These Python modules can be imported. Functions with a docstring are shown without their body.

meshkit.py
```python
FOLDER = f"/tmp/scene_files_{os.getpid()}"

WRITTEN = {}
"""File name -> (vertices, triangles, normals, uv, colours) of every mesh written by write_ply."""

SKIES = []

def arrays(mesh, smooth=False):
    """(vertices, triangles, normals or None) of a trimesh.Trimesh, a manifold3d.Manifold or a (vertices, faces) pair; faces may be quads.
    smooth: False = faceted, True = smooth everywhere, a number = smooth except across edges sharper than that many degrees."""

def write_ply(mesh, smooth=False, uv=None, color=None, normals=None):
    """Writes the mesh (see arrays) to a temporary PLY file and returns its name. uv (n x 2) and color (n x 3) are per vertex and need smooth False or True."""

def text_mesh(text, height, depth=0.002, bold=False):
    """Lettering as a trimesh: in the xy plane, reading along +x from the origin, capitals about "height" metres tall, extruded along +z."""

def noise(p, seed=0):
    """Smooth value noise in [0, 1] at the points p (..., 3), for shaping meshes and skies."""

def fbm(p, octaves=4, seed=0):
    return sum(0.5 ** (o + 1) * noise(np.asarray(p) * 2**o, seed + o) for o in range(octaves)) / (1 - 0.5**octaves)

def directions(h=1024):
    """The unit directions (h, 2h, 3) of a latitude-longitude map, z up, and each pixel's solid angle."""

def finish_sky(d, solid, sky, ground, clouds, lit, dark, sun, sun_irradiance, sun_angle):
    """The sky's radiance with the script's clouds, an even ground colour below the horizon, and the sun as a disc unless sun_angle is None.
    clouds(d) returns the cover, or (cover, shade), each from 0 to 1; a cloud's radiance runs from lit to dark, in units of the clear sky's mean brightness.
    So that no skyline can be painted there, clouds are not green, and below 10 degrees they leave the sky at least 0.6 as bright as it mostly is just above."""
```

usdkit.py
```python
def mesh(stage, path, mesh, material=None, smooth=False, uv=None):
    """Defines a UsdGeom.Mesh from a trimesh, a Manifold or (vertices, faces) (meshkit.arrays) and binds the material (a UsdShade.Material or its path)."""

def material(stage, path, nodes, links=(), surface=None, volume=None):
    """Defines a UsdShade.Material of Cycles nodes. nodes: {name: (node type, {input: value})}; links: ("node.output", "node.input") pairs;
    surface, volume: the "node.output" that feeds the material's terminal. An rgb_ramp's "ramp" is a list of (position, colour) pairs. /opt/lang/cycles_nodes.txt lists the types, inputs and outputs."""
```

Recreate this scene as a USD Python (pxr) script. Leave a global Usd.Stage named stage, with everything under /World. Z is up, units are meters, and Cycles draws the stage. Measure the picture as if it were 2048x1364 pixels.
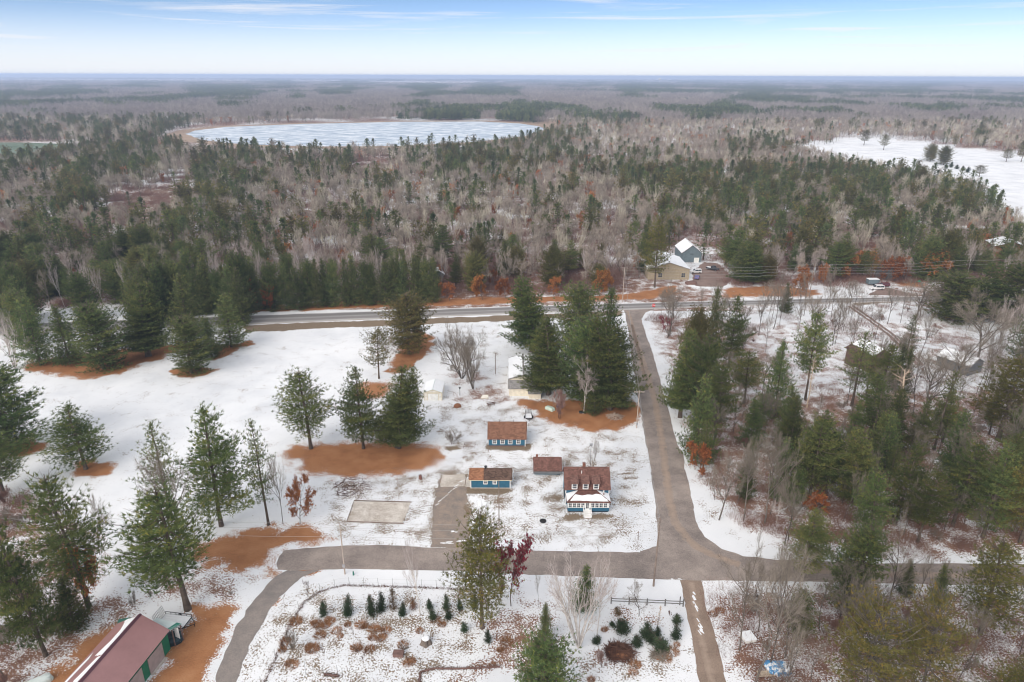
import math, random
import numpy as np
import trimesh
import shapely
from shapely.geometry import Polygon, LineString, Point, box as sbox
from shapely.ops import unary_union
import usdkit, meshkit
from pxr import Usd, UsdGeom, UsdLux, UsdShade, Gf, Sdf, Vt

PI = math.pi
stage = Usd.Stage.CreateInMemory()
UsdGeom.SetStageUpAxis(stage, 'Z')
UsdGeom.SetStageMetersPerUnit(stage, 1.0)
UsdGeom.Xform.Define(stage, '/World')
UsdGeom.Scope.Define(stage, '/World/Looks')

# ------------------------------------------------------------------ camera
K = 1.1                      # metres per plan unit
CAM_H, PITCH, ROLL, FOC = 70.0 * K, math.radians(21.25), math.radians(0.2), 2048 * 24 / 36.0
cam = UsdGeom.Camera.Define(stage, '/World/camera')
cam.CreateHorizontalApertureAttr(36.0); cam.CreateVerticalApertureAttr(24.0); cam.CreateFocalLengthAttr(24.0)
cam.CreateClippingRangeAttr(Gf.Vec2f(1.0, 200000.0))
EXPOSURE = 1.02
cam.CreateExposureAttr(EXPOSURE)
cam.AddTranslateOp().Set(Gf.Vec3d(0, 0, CAM_H))
cam.AddRotateXOp().Set(90 - math.degrees(PITCH))
cam.AddRotateZOp().Set(math.degrees(ROLL))

# ------------------------------------------------------------------ sky and sun
SUN_EL, SUN_AZ = math.radians(30), math.radians(215)      # azimuth from +y towards +x
sky = UsdLux.DomeLight.Define(stage, '/World/sky')
sky.GetPrim().SetCustomDataByKey('kind', 'structure')
sun = UsdLux.DistantLight.Define(stage, '/World/sun')
sun.CreateNormalizeAttr(True) if hasattr(sun, 'CreateNormalizeAttr') else None
sun.CreateIntensityAttr(0.40); sun.CreateAngleAttr(48.0); sun.CreateColorAttr(Gf.Vec3f(1.0, 0.93, 0.84))
sun.AddRotateZOp().Set(-math.degrees(SUN_AZ)); sun.AddRotateXOp().Set(-(90 - math.degrees(SUN_EL)))
SKY_STRENGTH = 0.10
usdkit.material(stage, '/World/Looks/sky_look', {
    'tc': ('texture_coordinate', {}),
    'sx': ('separate_xyz', {}),
    'zz': ('math', {'math_type': 'multiply_add', 'value2': 3.2, 'value3': 0.03}),
    'cv': ('combine_xyz', {}),
    'nv': ('vector_math', {'math_type': 'normalize'}),
    'sk': ('sky_texture', {'sky_type': 'single_scattering', 'sun_disc': False, 'sun_elevation': SUN_EL, 'sun_rotation': SUN_AZ,
                           'altitude': 300.0, 'air_density': 1.0, 'aerosol_density': 1.2, 'ozone_density': 2.0}),
    # thin cirrus streaks, stretched sideways
    'mp': ('mapping', {'scale': (1.6, 1.6, 46.0), 'location': (3.1, 0.4, 0.2)}),
    'no': ('noise_texture', {'scale': 1.5, 'detail': 6.0, 'roughness': 0.6, 'distortion': 0.6}),
    'cr': ('map_range', {'range_type': 'smoothstep', 'from_min': 0.46, 'from_max': 0.68, 'to_min': 0.0, 'to_max': 0.80, 'clamp': True}),
    'az': ('math', {'math_type': 'absolute'}),
    'hz': ('map_range', {'range_type': 'smoothstep', 'from_min': 0.0, 'from_max': 0.090, 'to_min': 0.92, 'to_max': 0.0, 'clamp': True}),
    'mx': ('math', {'math_type': 'maximum'}),
    'mc': ('mix_color', {'b': (4.50, 4.58, 4.85), 'use_clamp': False}),
    # the thin high overcast that softens the light, thickening overhead
    'n2': ('noise_texture', {'scale': 2.2, 'detail': 5.0, 'roughness': 0.6}),
    'ov': ('map_range', {'range_type': 'smoothstep', 'from_min': 0.10, 'from_max': 0.45, 'to_min': 0.0, 'to_max': 0.80, 'clamp': True}),
    'om': ('map_range', {'from_min': 0.3, 'from_max': 0.6, 'to_min': 0.75, 'to_max': 1.0, 'clamp': True}),
    'oo': ('math', {'math_type': 'multiply'}),
    'mo': ('mix_color', {'b': (4.75, 4.75, 4.80), 'use_clamp': False}),
    'bg': ('background_shader', {'strength': SKY_STRENGTH}),
}, [('tc.generated', 'sx.vector'), ('sx.z', 'zz.value1'), ('sx.x', 'cv.x'), ('sx.y', 'cv.y'), ('zz.value', 'cv.z'), ('cv.vector', 'nv.vector1'), ('nv.vector', 'sk.vector'),
    ('tc.generated', 'mp.vector'), ('mp.vector', 'no.vector'), ('no.fac', 'cr.value'), ('sx.z', 'az.value1'), ('az.value', 'hz.value'),
    ('cr.result', 'mx.value1'), ('hz.result', 'mx.value2'), ('mx.value', 'mc.fac'), ('sk.color', 'mc.a'),
    ('tc.generated', 'n2.vector'), ('n2.fac', 'om.value'), ('sx.z', 'ov.value'), ('ov.result', 'oo.value1'), ('om.result', 'oo.value2'), ('oo.value', 'mo.fac'), ('mc.result', 'mo.a'), ('mo.result', 'bg.color')], surface='bg.background')
UsdShade.MaterialBindingAPI.Apply(sky.GetPrim()).Bind(UsdShade.Material.Get(stage, '/World/Looks/sky_look'))
HAZE = 0.00014

# ------------------------------------------------------------------ from the photograph's plan to the ground
def ray(px, py):
    u, v = (px - 1024) / FOC, (682 - py) / FOC
    c, s = math.cos(ROLL), math.sin(ROLL)
    u, v = u * c - v * s, u * s + v * c
    return np.array([u, math.cos(PITCH) + v * math.sin(PITCH), -math.sin(PITCH) + v * math.cos(PITCH)])
def G(px, py, z=0.0):
    d = ray(px, py); t = (z - CAM_H) / d[2]
    return (d[0] * t, d[1] * t)
def rise(px, py, pt):
    """height of what stands at ground pixel (px, py) and reaches up to row pt"""
    x, y = G(px, py); d = ray(px, pt)
    return CAM_H + d[2] * y / d[1]
def depth(x, y, z=0.0):
    return y * math.cos(PITCH) + (CAM_H - z) * math.sin(PITCH)
def px_of(x, y, z=0.0):
    dz = z - CAM_H
    f = y * math.cos(PITCH) - dz * math.sin(PITCH); v = (y * math.sin(PITCH) + dz * math.cos(PITCH)) / f; u = x / f
    c, s = math.cos(ROLL), math.sin(ROLL)
    u, v = u * c + v * s, -u * s + v * c
    return 1024 + FOC * u, 682 - FOC * v
def PG(pts, z=0.0):
    return Polygon([G(*p, z) for p in pts]).buffer(0)

# ------------------------------------------------------------------ helpers
taken = {}
def numbered(parent, name):
    n = taken.get((parent, name), 0); taken[(parent, name)] = n + 1
    return f'{parent}/{name}' + (f'_{n:03d}' if n else '')
def tag(prim, label=None, cat=None, group=None, kind=None):
    p = prim.GetPrim() if hasattr(prim, 'GetPrim') else prim
    for k, v in (('label', label), ('category', cat), ('group', group), ('kind', kind)):
        if v: p.SetCustomDataByKey(k, v)
    return p
def thing(name, label, cat, loc=(0, 0, 0), rz=0.0, group=None, scale=None):
    x = UsdGeom.Xform.Define(stage, numbered('/World', name))
    x.AddTranslateOp().Set(Gf.Vec3d(*map(float, loc)))
    if rz: x.AddRotateZOp().Set(float(math.degrees(rz)))
    if scale is not None: x.AddScaleOp().Set(Gf.Vec3f(*map(float, scale)))
    tag(x, label, cat, group)
    return x.GetPath().pathString
def put(parent, name, vf, mat, smooth=False, pv=None):
    v, f = vf
    path = numbered(parent, name)
    m = usdkit.mesh(stage, path, (np.asarray(v, float), np.asarray(f, int)), '/World/Looks/' + mat, smooth=smooth)
    if pv:
        for k, a in pv.items():
            UsdGeom.PrimvarsAPI(m).CreatePrimvar(k, Sdf.ValueTypeNames.FloatArray, 'vertex').Set(Vt.FloatArray.FromNumpy(np.asarray(a, np.float32)))
    return path
class MB:
    """collects plain shapes into one mesh"""
    def __init__(s): s.v, s.f, s.n = [], [], 0
    def add(s, v, f):
        v = np.asarray(v, float); f = np.asarray(f, int)
        if f.shape[1] == 4: f = np.vstack([f[:, [0, 1, 2]], f[:, [0, 2, 3]]])
        s.v.append(v); s.f.append(f + s.n); s.n += len(v); return s
    def box(s, x0, x1, y0, y1, z0, z1):
        v = [(x, y, z) for x in (x0, x1) for y in (y0, y1) for z in (z0, z1)]
        return s.add(v, [(0, 1, 3, 2), (4, 6, 7, 5), (0, 4, 5, 1), (2, 3, 7, 6), (0, 2, 6, 4), (1, 5, 7, 3)])
    def poly(s, pts):
        n = len(pts); return s.add(pts, [(0, i, i + 1) for i in range(1, n - 1)])
    def slab(s, quad, t):
        """a sloping board: quad of four points, thickness t downwards along its normal"""
        q = np.array(quad, float); nn = np.cross(q[1] - q[0], q[3] - q[0]); nn /= np.linalg.norm(nn)
        if nn[2] < 0: nn = -nn
        b = q - nn * t
        return s.add(np.vstack([q, b]), [(0, 1, 2, 3), (7, 6, 5, 4), (0, 4, 5, 1), (1, 5, 6, 2), (2, 6, 7, 3), (3, 7, 4, 0)])
    def tube(s, pts, r, sides=6):
        v, f = tube(np.array(pts, float), r, sides); return s.add(v, f)
    def cyl(s, x, y, z0, z1, r, sides=12, r1=None):
        a = np.arange(sides) * 2 * PI / sides; r1 = r if r1 is None else r1
        v = np.vstack([np.c_[x + r * np.cos(a), y + r * np.sin(a), np.full(sides, z0)], np.c_[x + r1 * np.cos(a), y + r1 * np.sin(a), np.full(sides, z1)], [[x, y, z1]], [[x, y, z0]]])
        f = [(i, (i + 1) % sides, sides + (i + 1) % sides) for i in range(sides)] + [(i, sides + (i + 1) % sides, sides + i) for i in range(sides)]
        f += [(sides + i, sides + (i + 1) % sides, 2 * sides) for i in range(sides)] + [((i + 1) % sides, i, 2 * sides + 1) for i in range(sides)]
        return s.add(v, f)
    @property
    def vf(s): return np.vstack(s.v), np.vstack(s.f)
def tube(p, r, sides):
    n = len(p); r = np.broadcast_to(r, (n,))
    t = np.gradient(p, axis=0); t /= np.linalg.norm(t, axis=1, keepdims=True) + 1e-9
    ref = np.where(np.abs(t[:, 2:]) < 0.92, [[0, 0, 1.0]], [[1.0, 0, 0]])
    a = np.cross(t, ref); a /= np.linalg.norm(a, axis=1, keepdims=True) + 1e-9
    b = np.cross(t, a); g = np.arange(sides) * 2 * PI / sides
    v = p[:, None] + r[:, None, None] * (np.cos(g)[None, :, None] * a[:, None] + np.sin(g)[None, :, None] * b[:, None])
    i, j = np.meshgrid(np.arange(n - 1), np.arange(sides), indexing='ij'); j2 = (j + 1) % sides
    q = np.stack([i * sides + j, i * sides + j2, (i + 1) * sides + j2, (i + 1) * sides + j], -1).reshape(-1, 4)
    return v.reshape(-1, 3), np.vstack([q[:, [0, 1, 2]], q[:, [0, 2, 3]]])
def poly_mesh(poly, z, jitter=0.0, step=0.8, seed=0):
    """a flat sheet from a shapely polygon with a slightly ragged outline"""
    V, Fc, n = [], [], 0
    for g in getattr(poly, 'geoms', [poly]):
        if jitter:
            g = g.segmentize(step)
            def wob(ring):
                a = np.array(ring.coords)[:-1, :2]
                k = np.c_[a / 1.7, np.full(len(a), seed)]
                return a + (np.c_[meshkit.fbm(k, 3, seed), meshkit.fbm(k + 91.3, 3, seed + 5)] - 0.5) * 2 * jitter
            g = Polygon(wob(g.exterior), [wob(h) for h in g.interiors]).buffer(0)
        for h in getattr(g, 'geoms', [g]):
            if h.area < 0.01: continue
            v, f = trimesh.creation.triangulate_polygon(h, engine='earcut')
            V.append(np.c_[v, np.full(len(v), z)]); Fc.append(np.asarray(f) + n); n += len(v)
    v, f = np.vstack(V), np.vstack(Fc)
    nz = np.cross(v[f[:, 1]] - v[f[:, 0]], v[f[:, 2]] - v[f[:, 0]])[:, 2]
    f[nz < 0] = f[nz < 0][:, ::-1]
    return v, f

# ------------------------------------------------------------------ materials
def mat(name, nodes, links, surface, volume=None):
    return usdkit.material(stage, '/World/Looks/' + name, nodes, links, surface=surface, volume=volume)
def plain(name, col, rough=0.7, var=0.12, scale=1.5, metal=0.0, spec=0.4):
    """a colour with a little unevenness"""
    lo, hi = [c * (1 - var) for c in col], [min(1, c * (1 + var)) for c in col]
    mat(name, {'g': ('geometry', {}), 'n': ('noise_texture', {'scale': scale, 'detail': 4.0, 'roughness': 0.65}),
               'r': ('rgb_ramp', {'ramp': [(0.3, lo), (0.7, hi)]}), 'p': ('principled_bsdf', {'roughness': rough, 'metallic': metal, 'specular_ior_level': spec})},
        [('g.position', 'n.vector'), ('n.fac', 'r.fac'), ('r.color', 'p.base_color')], 'p.BSDF')
def foliage(name, dark, light, yellow=0.0, trans=0.22, hues=(0.464, 0.503)):
    """needles or leaves: colour varies from tuft to tuft and from tree to tree"""
    mat(name, {'a': ('attribute', {'attribute': 'tint'}), 'oi': ('object_info', {}),
               'r': ('rgb_ramp', {'ramp': [(0.0, dark), (0.75, light), (1.0, [light[0] * (1.25 + yellow), light[1] * (1.12 + yellow * 0.4), light[2] * 0.9])]}),
               'mr': ('map_range', {'from_min': 0.0, 'from_max': 1.0, 'to_min': 0.78, 'to_max': 1.44}),
               'mh': ('map_range', {'from_min': 0.0, 'from_max': 1.0, 'to_min': hues[0], 'to_max': hues[1]}),
               'w': ('math', {'math_type': 'multiply', 'value2': 7.31}), 'w2': ('math', {'math_type': 'fraction'}),
               'h': ('hsv', {'saturation': 1.0}), 'd': ('diffuse_bsdf', {}), 't': ('translucent_bsdf', {}), 'm': ('mix_closure', {'fac': trans})},
        [('a.fac', 'r.fac'), ('r.color', 'h.color'), ('oi.random', 'mr.value'), ('mr.result', 'h.value'), ('oi.random', 'w.value1'), ('w.value', 'w2.value1'), ('w2.value', 'mh.value'),
         ('mh.result', 'h.hue'), ('h.color', 'd.color'), ('h.color', 't.color'), ('d.BSDF', 'm.closure1'), ('t.BSDF', 'm.closure2')], 'm.closure')
def bark(name, lo, hi, scale=2.0):
    mat(name, {'g': ('texture_coordinate', {}), 'n': ('noise_texture', {'scale': scale, 'detail': 3.0}), 'oi': ('object_info', {}),
               'mr': ('map_range', {'from_min': 0.0, 'from_max': 1.0, 'to_min': 0.82, 'to_max': 1.18}),
               'r': ('rgb_ramp', {'ramp': [(0.3, lo), (0.7, hi)]}), 'h': ('hsv', {}), 'd': ('diffuse_bsdf', {})},
        [('g.object', 'n.vector'), ('n.fac', 'r.fac'), ('r.color', 'h.color'), ('oi.random', 'mr.value'), ('mr.result', 'h.value'), ('h.color', 'd.color')], 'd.BSDF')
foliage('white_pine_needles', (0.048, 0.082, 0.034), (0.140, 0.172, 0.060), 0.38, 0.34)
foliage('dense_pine_needles', (0.046, 0.080, 0.036), (0.130, 0.168, 0.062), 0.32, 0.34)
foliage('red_pine_needles', (0.070, 0.082, 0.032), (0.165, 0.160, 0.056), 0.32, 0.34)
foliage('yellow_pine_needles', (0.078, 0.090, 0.030), (0.195, 0.185, 0.055), 0.35, 0.32)
foliage('spruce_needles', (0.026, 0.052, 0.030), (0.062, 0.098, 0.052), 0.05, 0.15)
foliage('brown_needles', (0.10, 0.070, 0.030), (0.19, 0.12, 0.05), 0.2)
foliage('oak_leaves', (0.22, 0.085, 0.036), (0.38, 0.160, 0.066), 0.1, 0.22, (0.494, 0.510))
foliage('red_leaves', (0.17, 0.030, 0.028), (0.26, 0.06, 0.04), 0.0)
foliage('larch_needles', (0.40, 0.25, 0.06), (0.55, 0.36, 0.10), 0.0)
foliage('far_needles', (0.048, 0.074, 0.040), (0.115, 0.145, 0.066), 0.15, 0.25)
bark('pine_bark', (0.07, 0.055, 0.045), (0.17, 0.135, 0.11), 1.5)
bark('grey_bark', (0.085, 0.073, 0.063), (0.18, 0.155, 0.135), 1.2)
bark('twig_bark', (0.17, 0.142, 0.115), (0.27, 0.23, 0.19), 0.5)
bark('forest_twigs', (0.25, 0.212, 0.176), (0.375, 0.322, 0.272), 0.3)
bark('far_twigs', (0.185, 0.158, 0.146), (0.275, 0.238, 0.222), 0.05)
bark('far_aspen_twigs', (0.25, 0.222, 0.195), (0.36, 0.325, 0.288), 0.05)
bark('aspen_twigs', (0.36, 0.325, 0.255), (0.52, 0.475, 0.385), 0.3)
bark('birch_bark', (0.42, 0.38, 0.35), (0.68, 0.63, 0.59), 1.5)
bark('birch_twigs', (0.34, 0.28, 0.26), (0.50, 0.43, 0.40), 0.6)
bark('dead_wood', (0.40, 0.30, 0.22), (0.58, 0.46, 0.36), 1.0)
bark('brush_twigs', (0.085, 0.045, 0.035), (0.17, 0.095, 0.07), 0.7)
bark('red_shrub_twigs', (0.18, 0.105, 0.085), (0.27, 0.165, 0.14), 0.4)

mat('ground_look', {
    'g': ('geometry', {}),
    'n1': ('noise_texture', {'scale': 3.6, 'detail': 2.5, 'roughness': 0.65}),
    'n2': ('noise_texture', {'scale': 0.28, 'detail': 3.0, 'roughness': 0.6}),
    'n3': ('noise_texture', {'scale': 0.06, 'detail': 4.0, 'roughness': 0.6}),
    'n4': ('noise_texture', {'scale': 5.0, 'detail': 2.0, 'roughness': 0.7}),
    'c1': ('math', {'math_type': 'multiply_add', 'value2': 0.75, 'value3': -0.375}),
    't': ('math', {'math_type': 'add'}),
    'ag': ('attribute', {'attribute': 'grass'}), 'al': ('attribute', {'attribute': 'leaf'}), 'an': ('attribute', {'attribute': 'needle'}),
    'dg': ('math', {'math_type': 'multiply_add', 'value2': 0.80}), 'dl': ('math', {'math_type': 'multiply_add', 'value2': 0.80}), 'dn': ('math', {'math_type': 'multiply_add', 'value2': 0.80}),
    'mg': ('map_range', {'range_type': 'smoothstep', 'from_min': 0.70, 'from_max': 0.80, 'clamp': True}),
    'ml': ('map_range', {'range_type': 'smoothstep', 'from_min': 0.70, 'from_max': 0.80, 'clamp': True}),
    'mn': ('map_range', {'range_type': 'smoothstep', 'from_min': 0.76, 'from_max': 0.90, 'clamp': True}),
    'snow': ('rgb_ramp', {'ramp': [(0.30, (0.66, 0.67, 0.695)), (0.5, (0.78, 0.785, 0.80)), (0.70, (0.85, 0.85, 0.86))]}),
    'gc': ('rgb_ramp', {'ramp': [(0.3, (0.13, 0.10, 0.075)), (0.55, (0.24, 0.18, 0.125)), (0.75, (0.36, 0.28, 0.19))]}),
    'lc': ('rgb_ramp', {'ramp': [(0.3, (0.12, 0.062, 0.045)), (0.5, (0.23, 0.125, 0.085)), (0.72, (0.34, 0.20, 0.14))]}),
    'nc': ('rgb_ramp', {'ramp': [(0.25, (0.17, 0.078, 0.038)), (0.5, (0.355, 0.158, 0.070)), (0.75, (0.46, 0.245, 0.125))]}),
    'x1': ('mix_color', {}), 'x2': ('mix_color', {}), 'x3': ('mix_color', {}),
    'nm': ('math', {'math_type': 'multiply_add', 'value2': 0.5}), 'nh': ('math', {'math_type': 'multiply', 'value2': 0.5}),
    'bp': ('bump', {'strength': 0.45, 'distance': 0.12}),
    'p': ('principled_bsdf', {'roughness': 0.85, 'specular_ior_level': 0.15}),
}, [('g.position', 'n1.vector'), ('g.position', 'n2.vector'), ('g.position', 'n3.vector'), ('g.position', 'n4.vector'),
    ('n2.fac', 'c1.value1'), ('n1.fac', 't.value1'), ('c1.value', 't.value2'),
    ('ag.fac', 'dg.value1'), ('t.value', 'dg.value3'), ('al.fac', 'dl.value1'), ('t.value', 'dl.value3'), ('an.fac', 'dn.value1'), ('t.value', 'dn.value3'),
    ('dg.value', 'mg.value'), ('dl.value', 'ml.value'), ('dn.value', 'mn.value'),
    ('n3.fac', 'snow.fac'), ('n4.fac', 'gc.fac'), ('n4.fac', 'lc.fac'), ('n4.fac', 'nh.value1'), ('n2.fac', 'nm.value1'), ('nh.value', 'nm.value3'), ('nm.value', 'nc.fac'),
    ('mg.result', 'x1.fac'), ('snow.color', 'x1.a'), ('gc.color', 'x1.b'), ('ml.result', 'x2.fac'), ('x1.result', 'x2.a'), ('lc.color', 'x2.b'),
    ('mn.result', 'x3.fac'), ('x2.result', 'x3.a'), ('nc.color', 'x3.b'), ('x3.result', 'p.base_color'), ('n1.fac', 'bp.height'), ('bp.normal', 'p.normal')], 'p.BSDF')

# ------------------------------------------------------------------ regions, read off the photograph as outlines on the ground
TOWN_L = [(1243, 612), (1249, 622), (1257, 662), (1263, 713), (1274, 782), (1291, 884), (1297, 905), (1309, 990), (1317, 1068), (1312, 1092), (1278, 1103)]
CROSS_U = [(1278, 1105), (1160, 1103), (1056, 1101), (885, 1096), (760, 1090), (690, 1091), (620, 1096), (568, 1101)]
ROADEND = [(560, 1112), (552, 1128), (556, 1140)]
CROSS_D = [(600, 1141), (649, 1139), (690, 1138), (899, 1141), (1056, 1149), (1295, 1158), (1402, 1161), (1587, 1163), (1758, 1166), (2048, 1173), (2300, 1178)]
CROSS_R = [(2300, 1133), (2048, 1129), (1895, 1127), (1730, 1127), (1553, 1119), (1485, 1112), (1444, 1098), (1409, 1074), (1392, 1043), (1379, 979), (1363, 900), (1355, 890), (1340, 830), (1322, 768), (1305, 706), (1290, 662), (1283, 640), (1291, 625), (1325, 612), (1325, 604)]
town_poly = PG(TOWN_L + CROSS_U + ROADEND + CROSS_D + CROSS_R)
gravel_lane = PG([(1361, 1160), (1372, 1218), (1386, 1293), (1399, 1364), (1420, 1480), (1480, 1480), (1454, 1364), (1437, 1293), (1416, 1228), (1403, 1160)])
gravel_drive = PG([(577, 1138), (547, 1155), (496, 1214), (461, 1276), (428, 1364), (395, 1480), (440, 1480), (470, 1364), (496, 1293), (547, 1207), (575, 1178), (609, 1153), (640, 1140), (610, 1136)])
house_drive = PG([(899, 1097), (866, 1095), (862, 1050), (868, 1000), (880, 950), (930, 948), (934, 975), (928, 1010), (932, 1060), (936, 1097)])
hw_top = [(-700, 672), (-300, 660), (0, 650), (300, 638), (490, 630), (680, 623), (850, 617), (1022, 612), (1261, 606), (1450, 600), (1650, 597), (1850, 594), (2100, 590), (2500, 584)]
hw_bot = [(-700, 702), (-300, 684), (0, 671), (300, 658), (490, 649), (680, 642), (850, 635), (1022, 629), (1261, 619), (1450, 612), (1650, 607), (1850, 603), (2100, 598), (2500, 591)]
highway_poly = PG(hw_top + hw_bot[::-1])
field = PG([(0, 760), (330, 690), (480, 680), (500, 652), (1010, 636), (1250, 622), (1262, 700), (1292, 884), (1310, 990), (1318, 1090), (880, 1095), (640, 1100), (300, 1160), (240, 1080), (120, 960), (-100, 960), (-100, 790)])
lake = PG([(372, 268), (390, 261), (450, 254), (600, 248), (800, 243.5), (960, 243), (1040, 247), (1075, 252), (1092, 258), (1050, 272), (960, 283), (800, 292), (620, 293), (480, 288), (405, 280)])
reeds = unary_union([lake.buffer(26), PG([(1040, 239), (1120, 238), (1210, 243), (1190, 250), (1090, 262), (1040, 255)])])
green_field = PG([(-260, 283), (40, 285), (110, 287), (150, 291), (166, 297), (150, 303), (110, 311), (70, 320), (0, 330), (-200, 345)])
golf = PG([(1552, 296), (1585, 289), (1640, 284), (1688, 277), (1740, 277), (1830, 282), (1920, 295), (2048, 311), (2200, 330), (2300, 480), (2060, 452), (2005, 440), (1985, 408), (1940, 385), (1870, 366), (1800, 345), (1720, 330), (1670, 322), (1620, 312)])
golf_wood = PG([(1590, 295), (1612, 288), (1650, 284), (1680, 280), (1688, 298), (1672, 308), (1630, 305)])
tan_lot = PG([(1390, 572), (1384, 548), (1408, 524), (1436, 527), (1466, 556), (1446, 574)])
east_drive = PG([(1700, 597), (1730, 575), (1775, 563), (1800, 575), (1850, 592), (1900, 592), (1890, 560), (1870, 560), (1860, 590), (1700, 600)])
clear_a = PG([(170, 430), (230, 385), (300, 360), (372, 352), (400, 375), (350, 415), (280, 440)], 4)
clear_b = PG([(690, 350), (705, 318), (760, 312), (800, 325), (740, 345)], 4)
glade = PG([(1500, 640), (1560, 615), (1700, 612), (1850, 622), (1930, 680), (1960, 760), (1850, 770), (1700, 775), (1600, 800), (1500, 800), (1480, 720)])
east_track = PG([(1695, 612), (1712, 612), (1790, 668), (1850, 730), (1830, 735), (1765, 672)])

# needle beds (orange), leaf litter (brown) and dead grass: (outline, density, soft edge in metres)
needle = [
    ([(40, 742), (130, 752), (190, 757), (240, 748), (275, 730), (320, 722), (335, 705), (440, 700), (450, 690), (330, 690), (240, 700), (60, 722)], 1.0, 2.5),
    ([(338, 742), (350, 751), (383, 756), (415, 752), (432, 740), (400, 733), (360, 732)], 1.0, 1.6),
    ([(425, 700), (430, 718), (455, 710), (480, 696), (505, 690), (500, 683), (460, 690)], 1.0, 1.6),
    ([(35, 880), (60, 878), (95, 886), (85, 903), (40, 910), (-60, 900), (-60, 870)], 1.0, 2.5),
    ([(145, 928), (170, 920), (215, 924), (228, 936), (220, 952), (180, 957), (150, 945)], 1.0, 2.0),
    ([(578, 898), (610, 886), (700, 882), (790, 884), (850, 885), (884, 896), (886, 916), (868, 932), (800, 944), (720, 952), (660, 950), (600, 938), (570, 915)], 1.0, 4.0),
    ([(392, 1095), (440, 1076), (480, 1060), (540, 1050), (615, 1053), (660, 1065), (672, 1082), (600, 1092), (556, 1100), (548, 1140), (556, 1146), (500, 1140), (430, 1132), (385, 1115)], 0.95, 3.5),
    ([(560, 1136), (612, 1137), (655, 1141), (620, 1148), (575, 1178), (548, 1206), (560, 1180), (600, 1152)], 0.85, 1.5),
    ([(375, 1212), (420, 1216), (480, 1214), (465, 1262), (440, 1320), (425, 1364), (400, 1480), (250, 1480), (290, 1364), (335, 1315), (350, 1270), (392, 1240)], 0.95, 3.0),
    ([(180, 1262), (150, 1290), (110, 1340), (70, 1420), (140, 1420), (240, 1300), (260, 1240)], 0.9, 3.0),
    ([(855, 665), (870, 672), (868, 690), (850, 712), (825, 735), (800, 745), (775, 742), (790, 715), (800, 690), (830, 660)], 1.0, 2.0),
    ([(712, 770), (760, 760), (790, 765), (775, 790), (740, 800), (700, 800)], 0.8, 2.5),
    ([(1035, 800), (1075, 798), (1110, 806), (1150, 800), (1210, 800), (1255, 800), (1275, 806), (1283, 822), (1276, 845), (1245, 858), (1205, 862), (1160, 858), (1115, 848), (1080, 832), (1050, 818)], 1.0, 3.0),
    ([(1090, 740), (1180, 740), (1262, 735), (1268, 765), (1230, 800), (1120, 800)], 0.25, 4.0),
    ([(495, 612), (640, 606), (850, 598), (1000, 594), (1240, 590), (1350, 570), (1362, 588), (1300, 597), (1022, 607), (850, 612), (680, 618), (490, 626)], 0.95, 2.0),
    ([(1440, 575), (1560, 570), (1640, 580), (1640, 592), (1450, 596)], 0.8, 3.0),
    ([(1350, 845), (1372, 850), (1400, 930), (1402, 1000), (1380, 950), (1366, 905)], 0.30, 3.0),
    ([(1700, 545), (1860, 560), (1850, 580), (1800, 570), (1760, 560), (1690, 560)], 0.8, 3.0),
]
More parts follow.
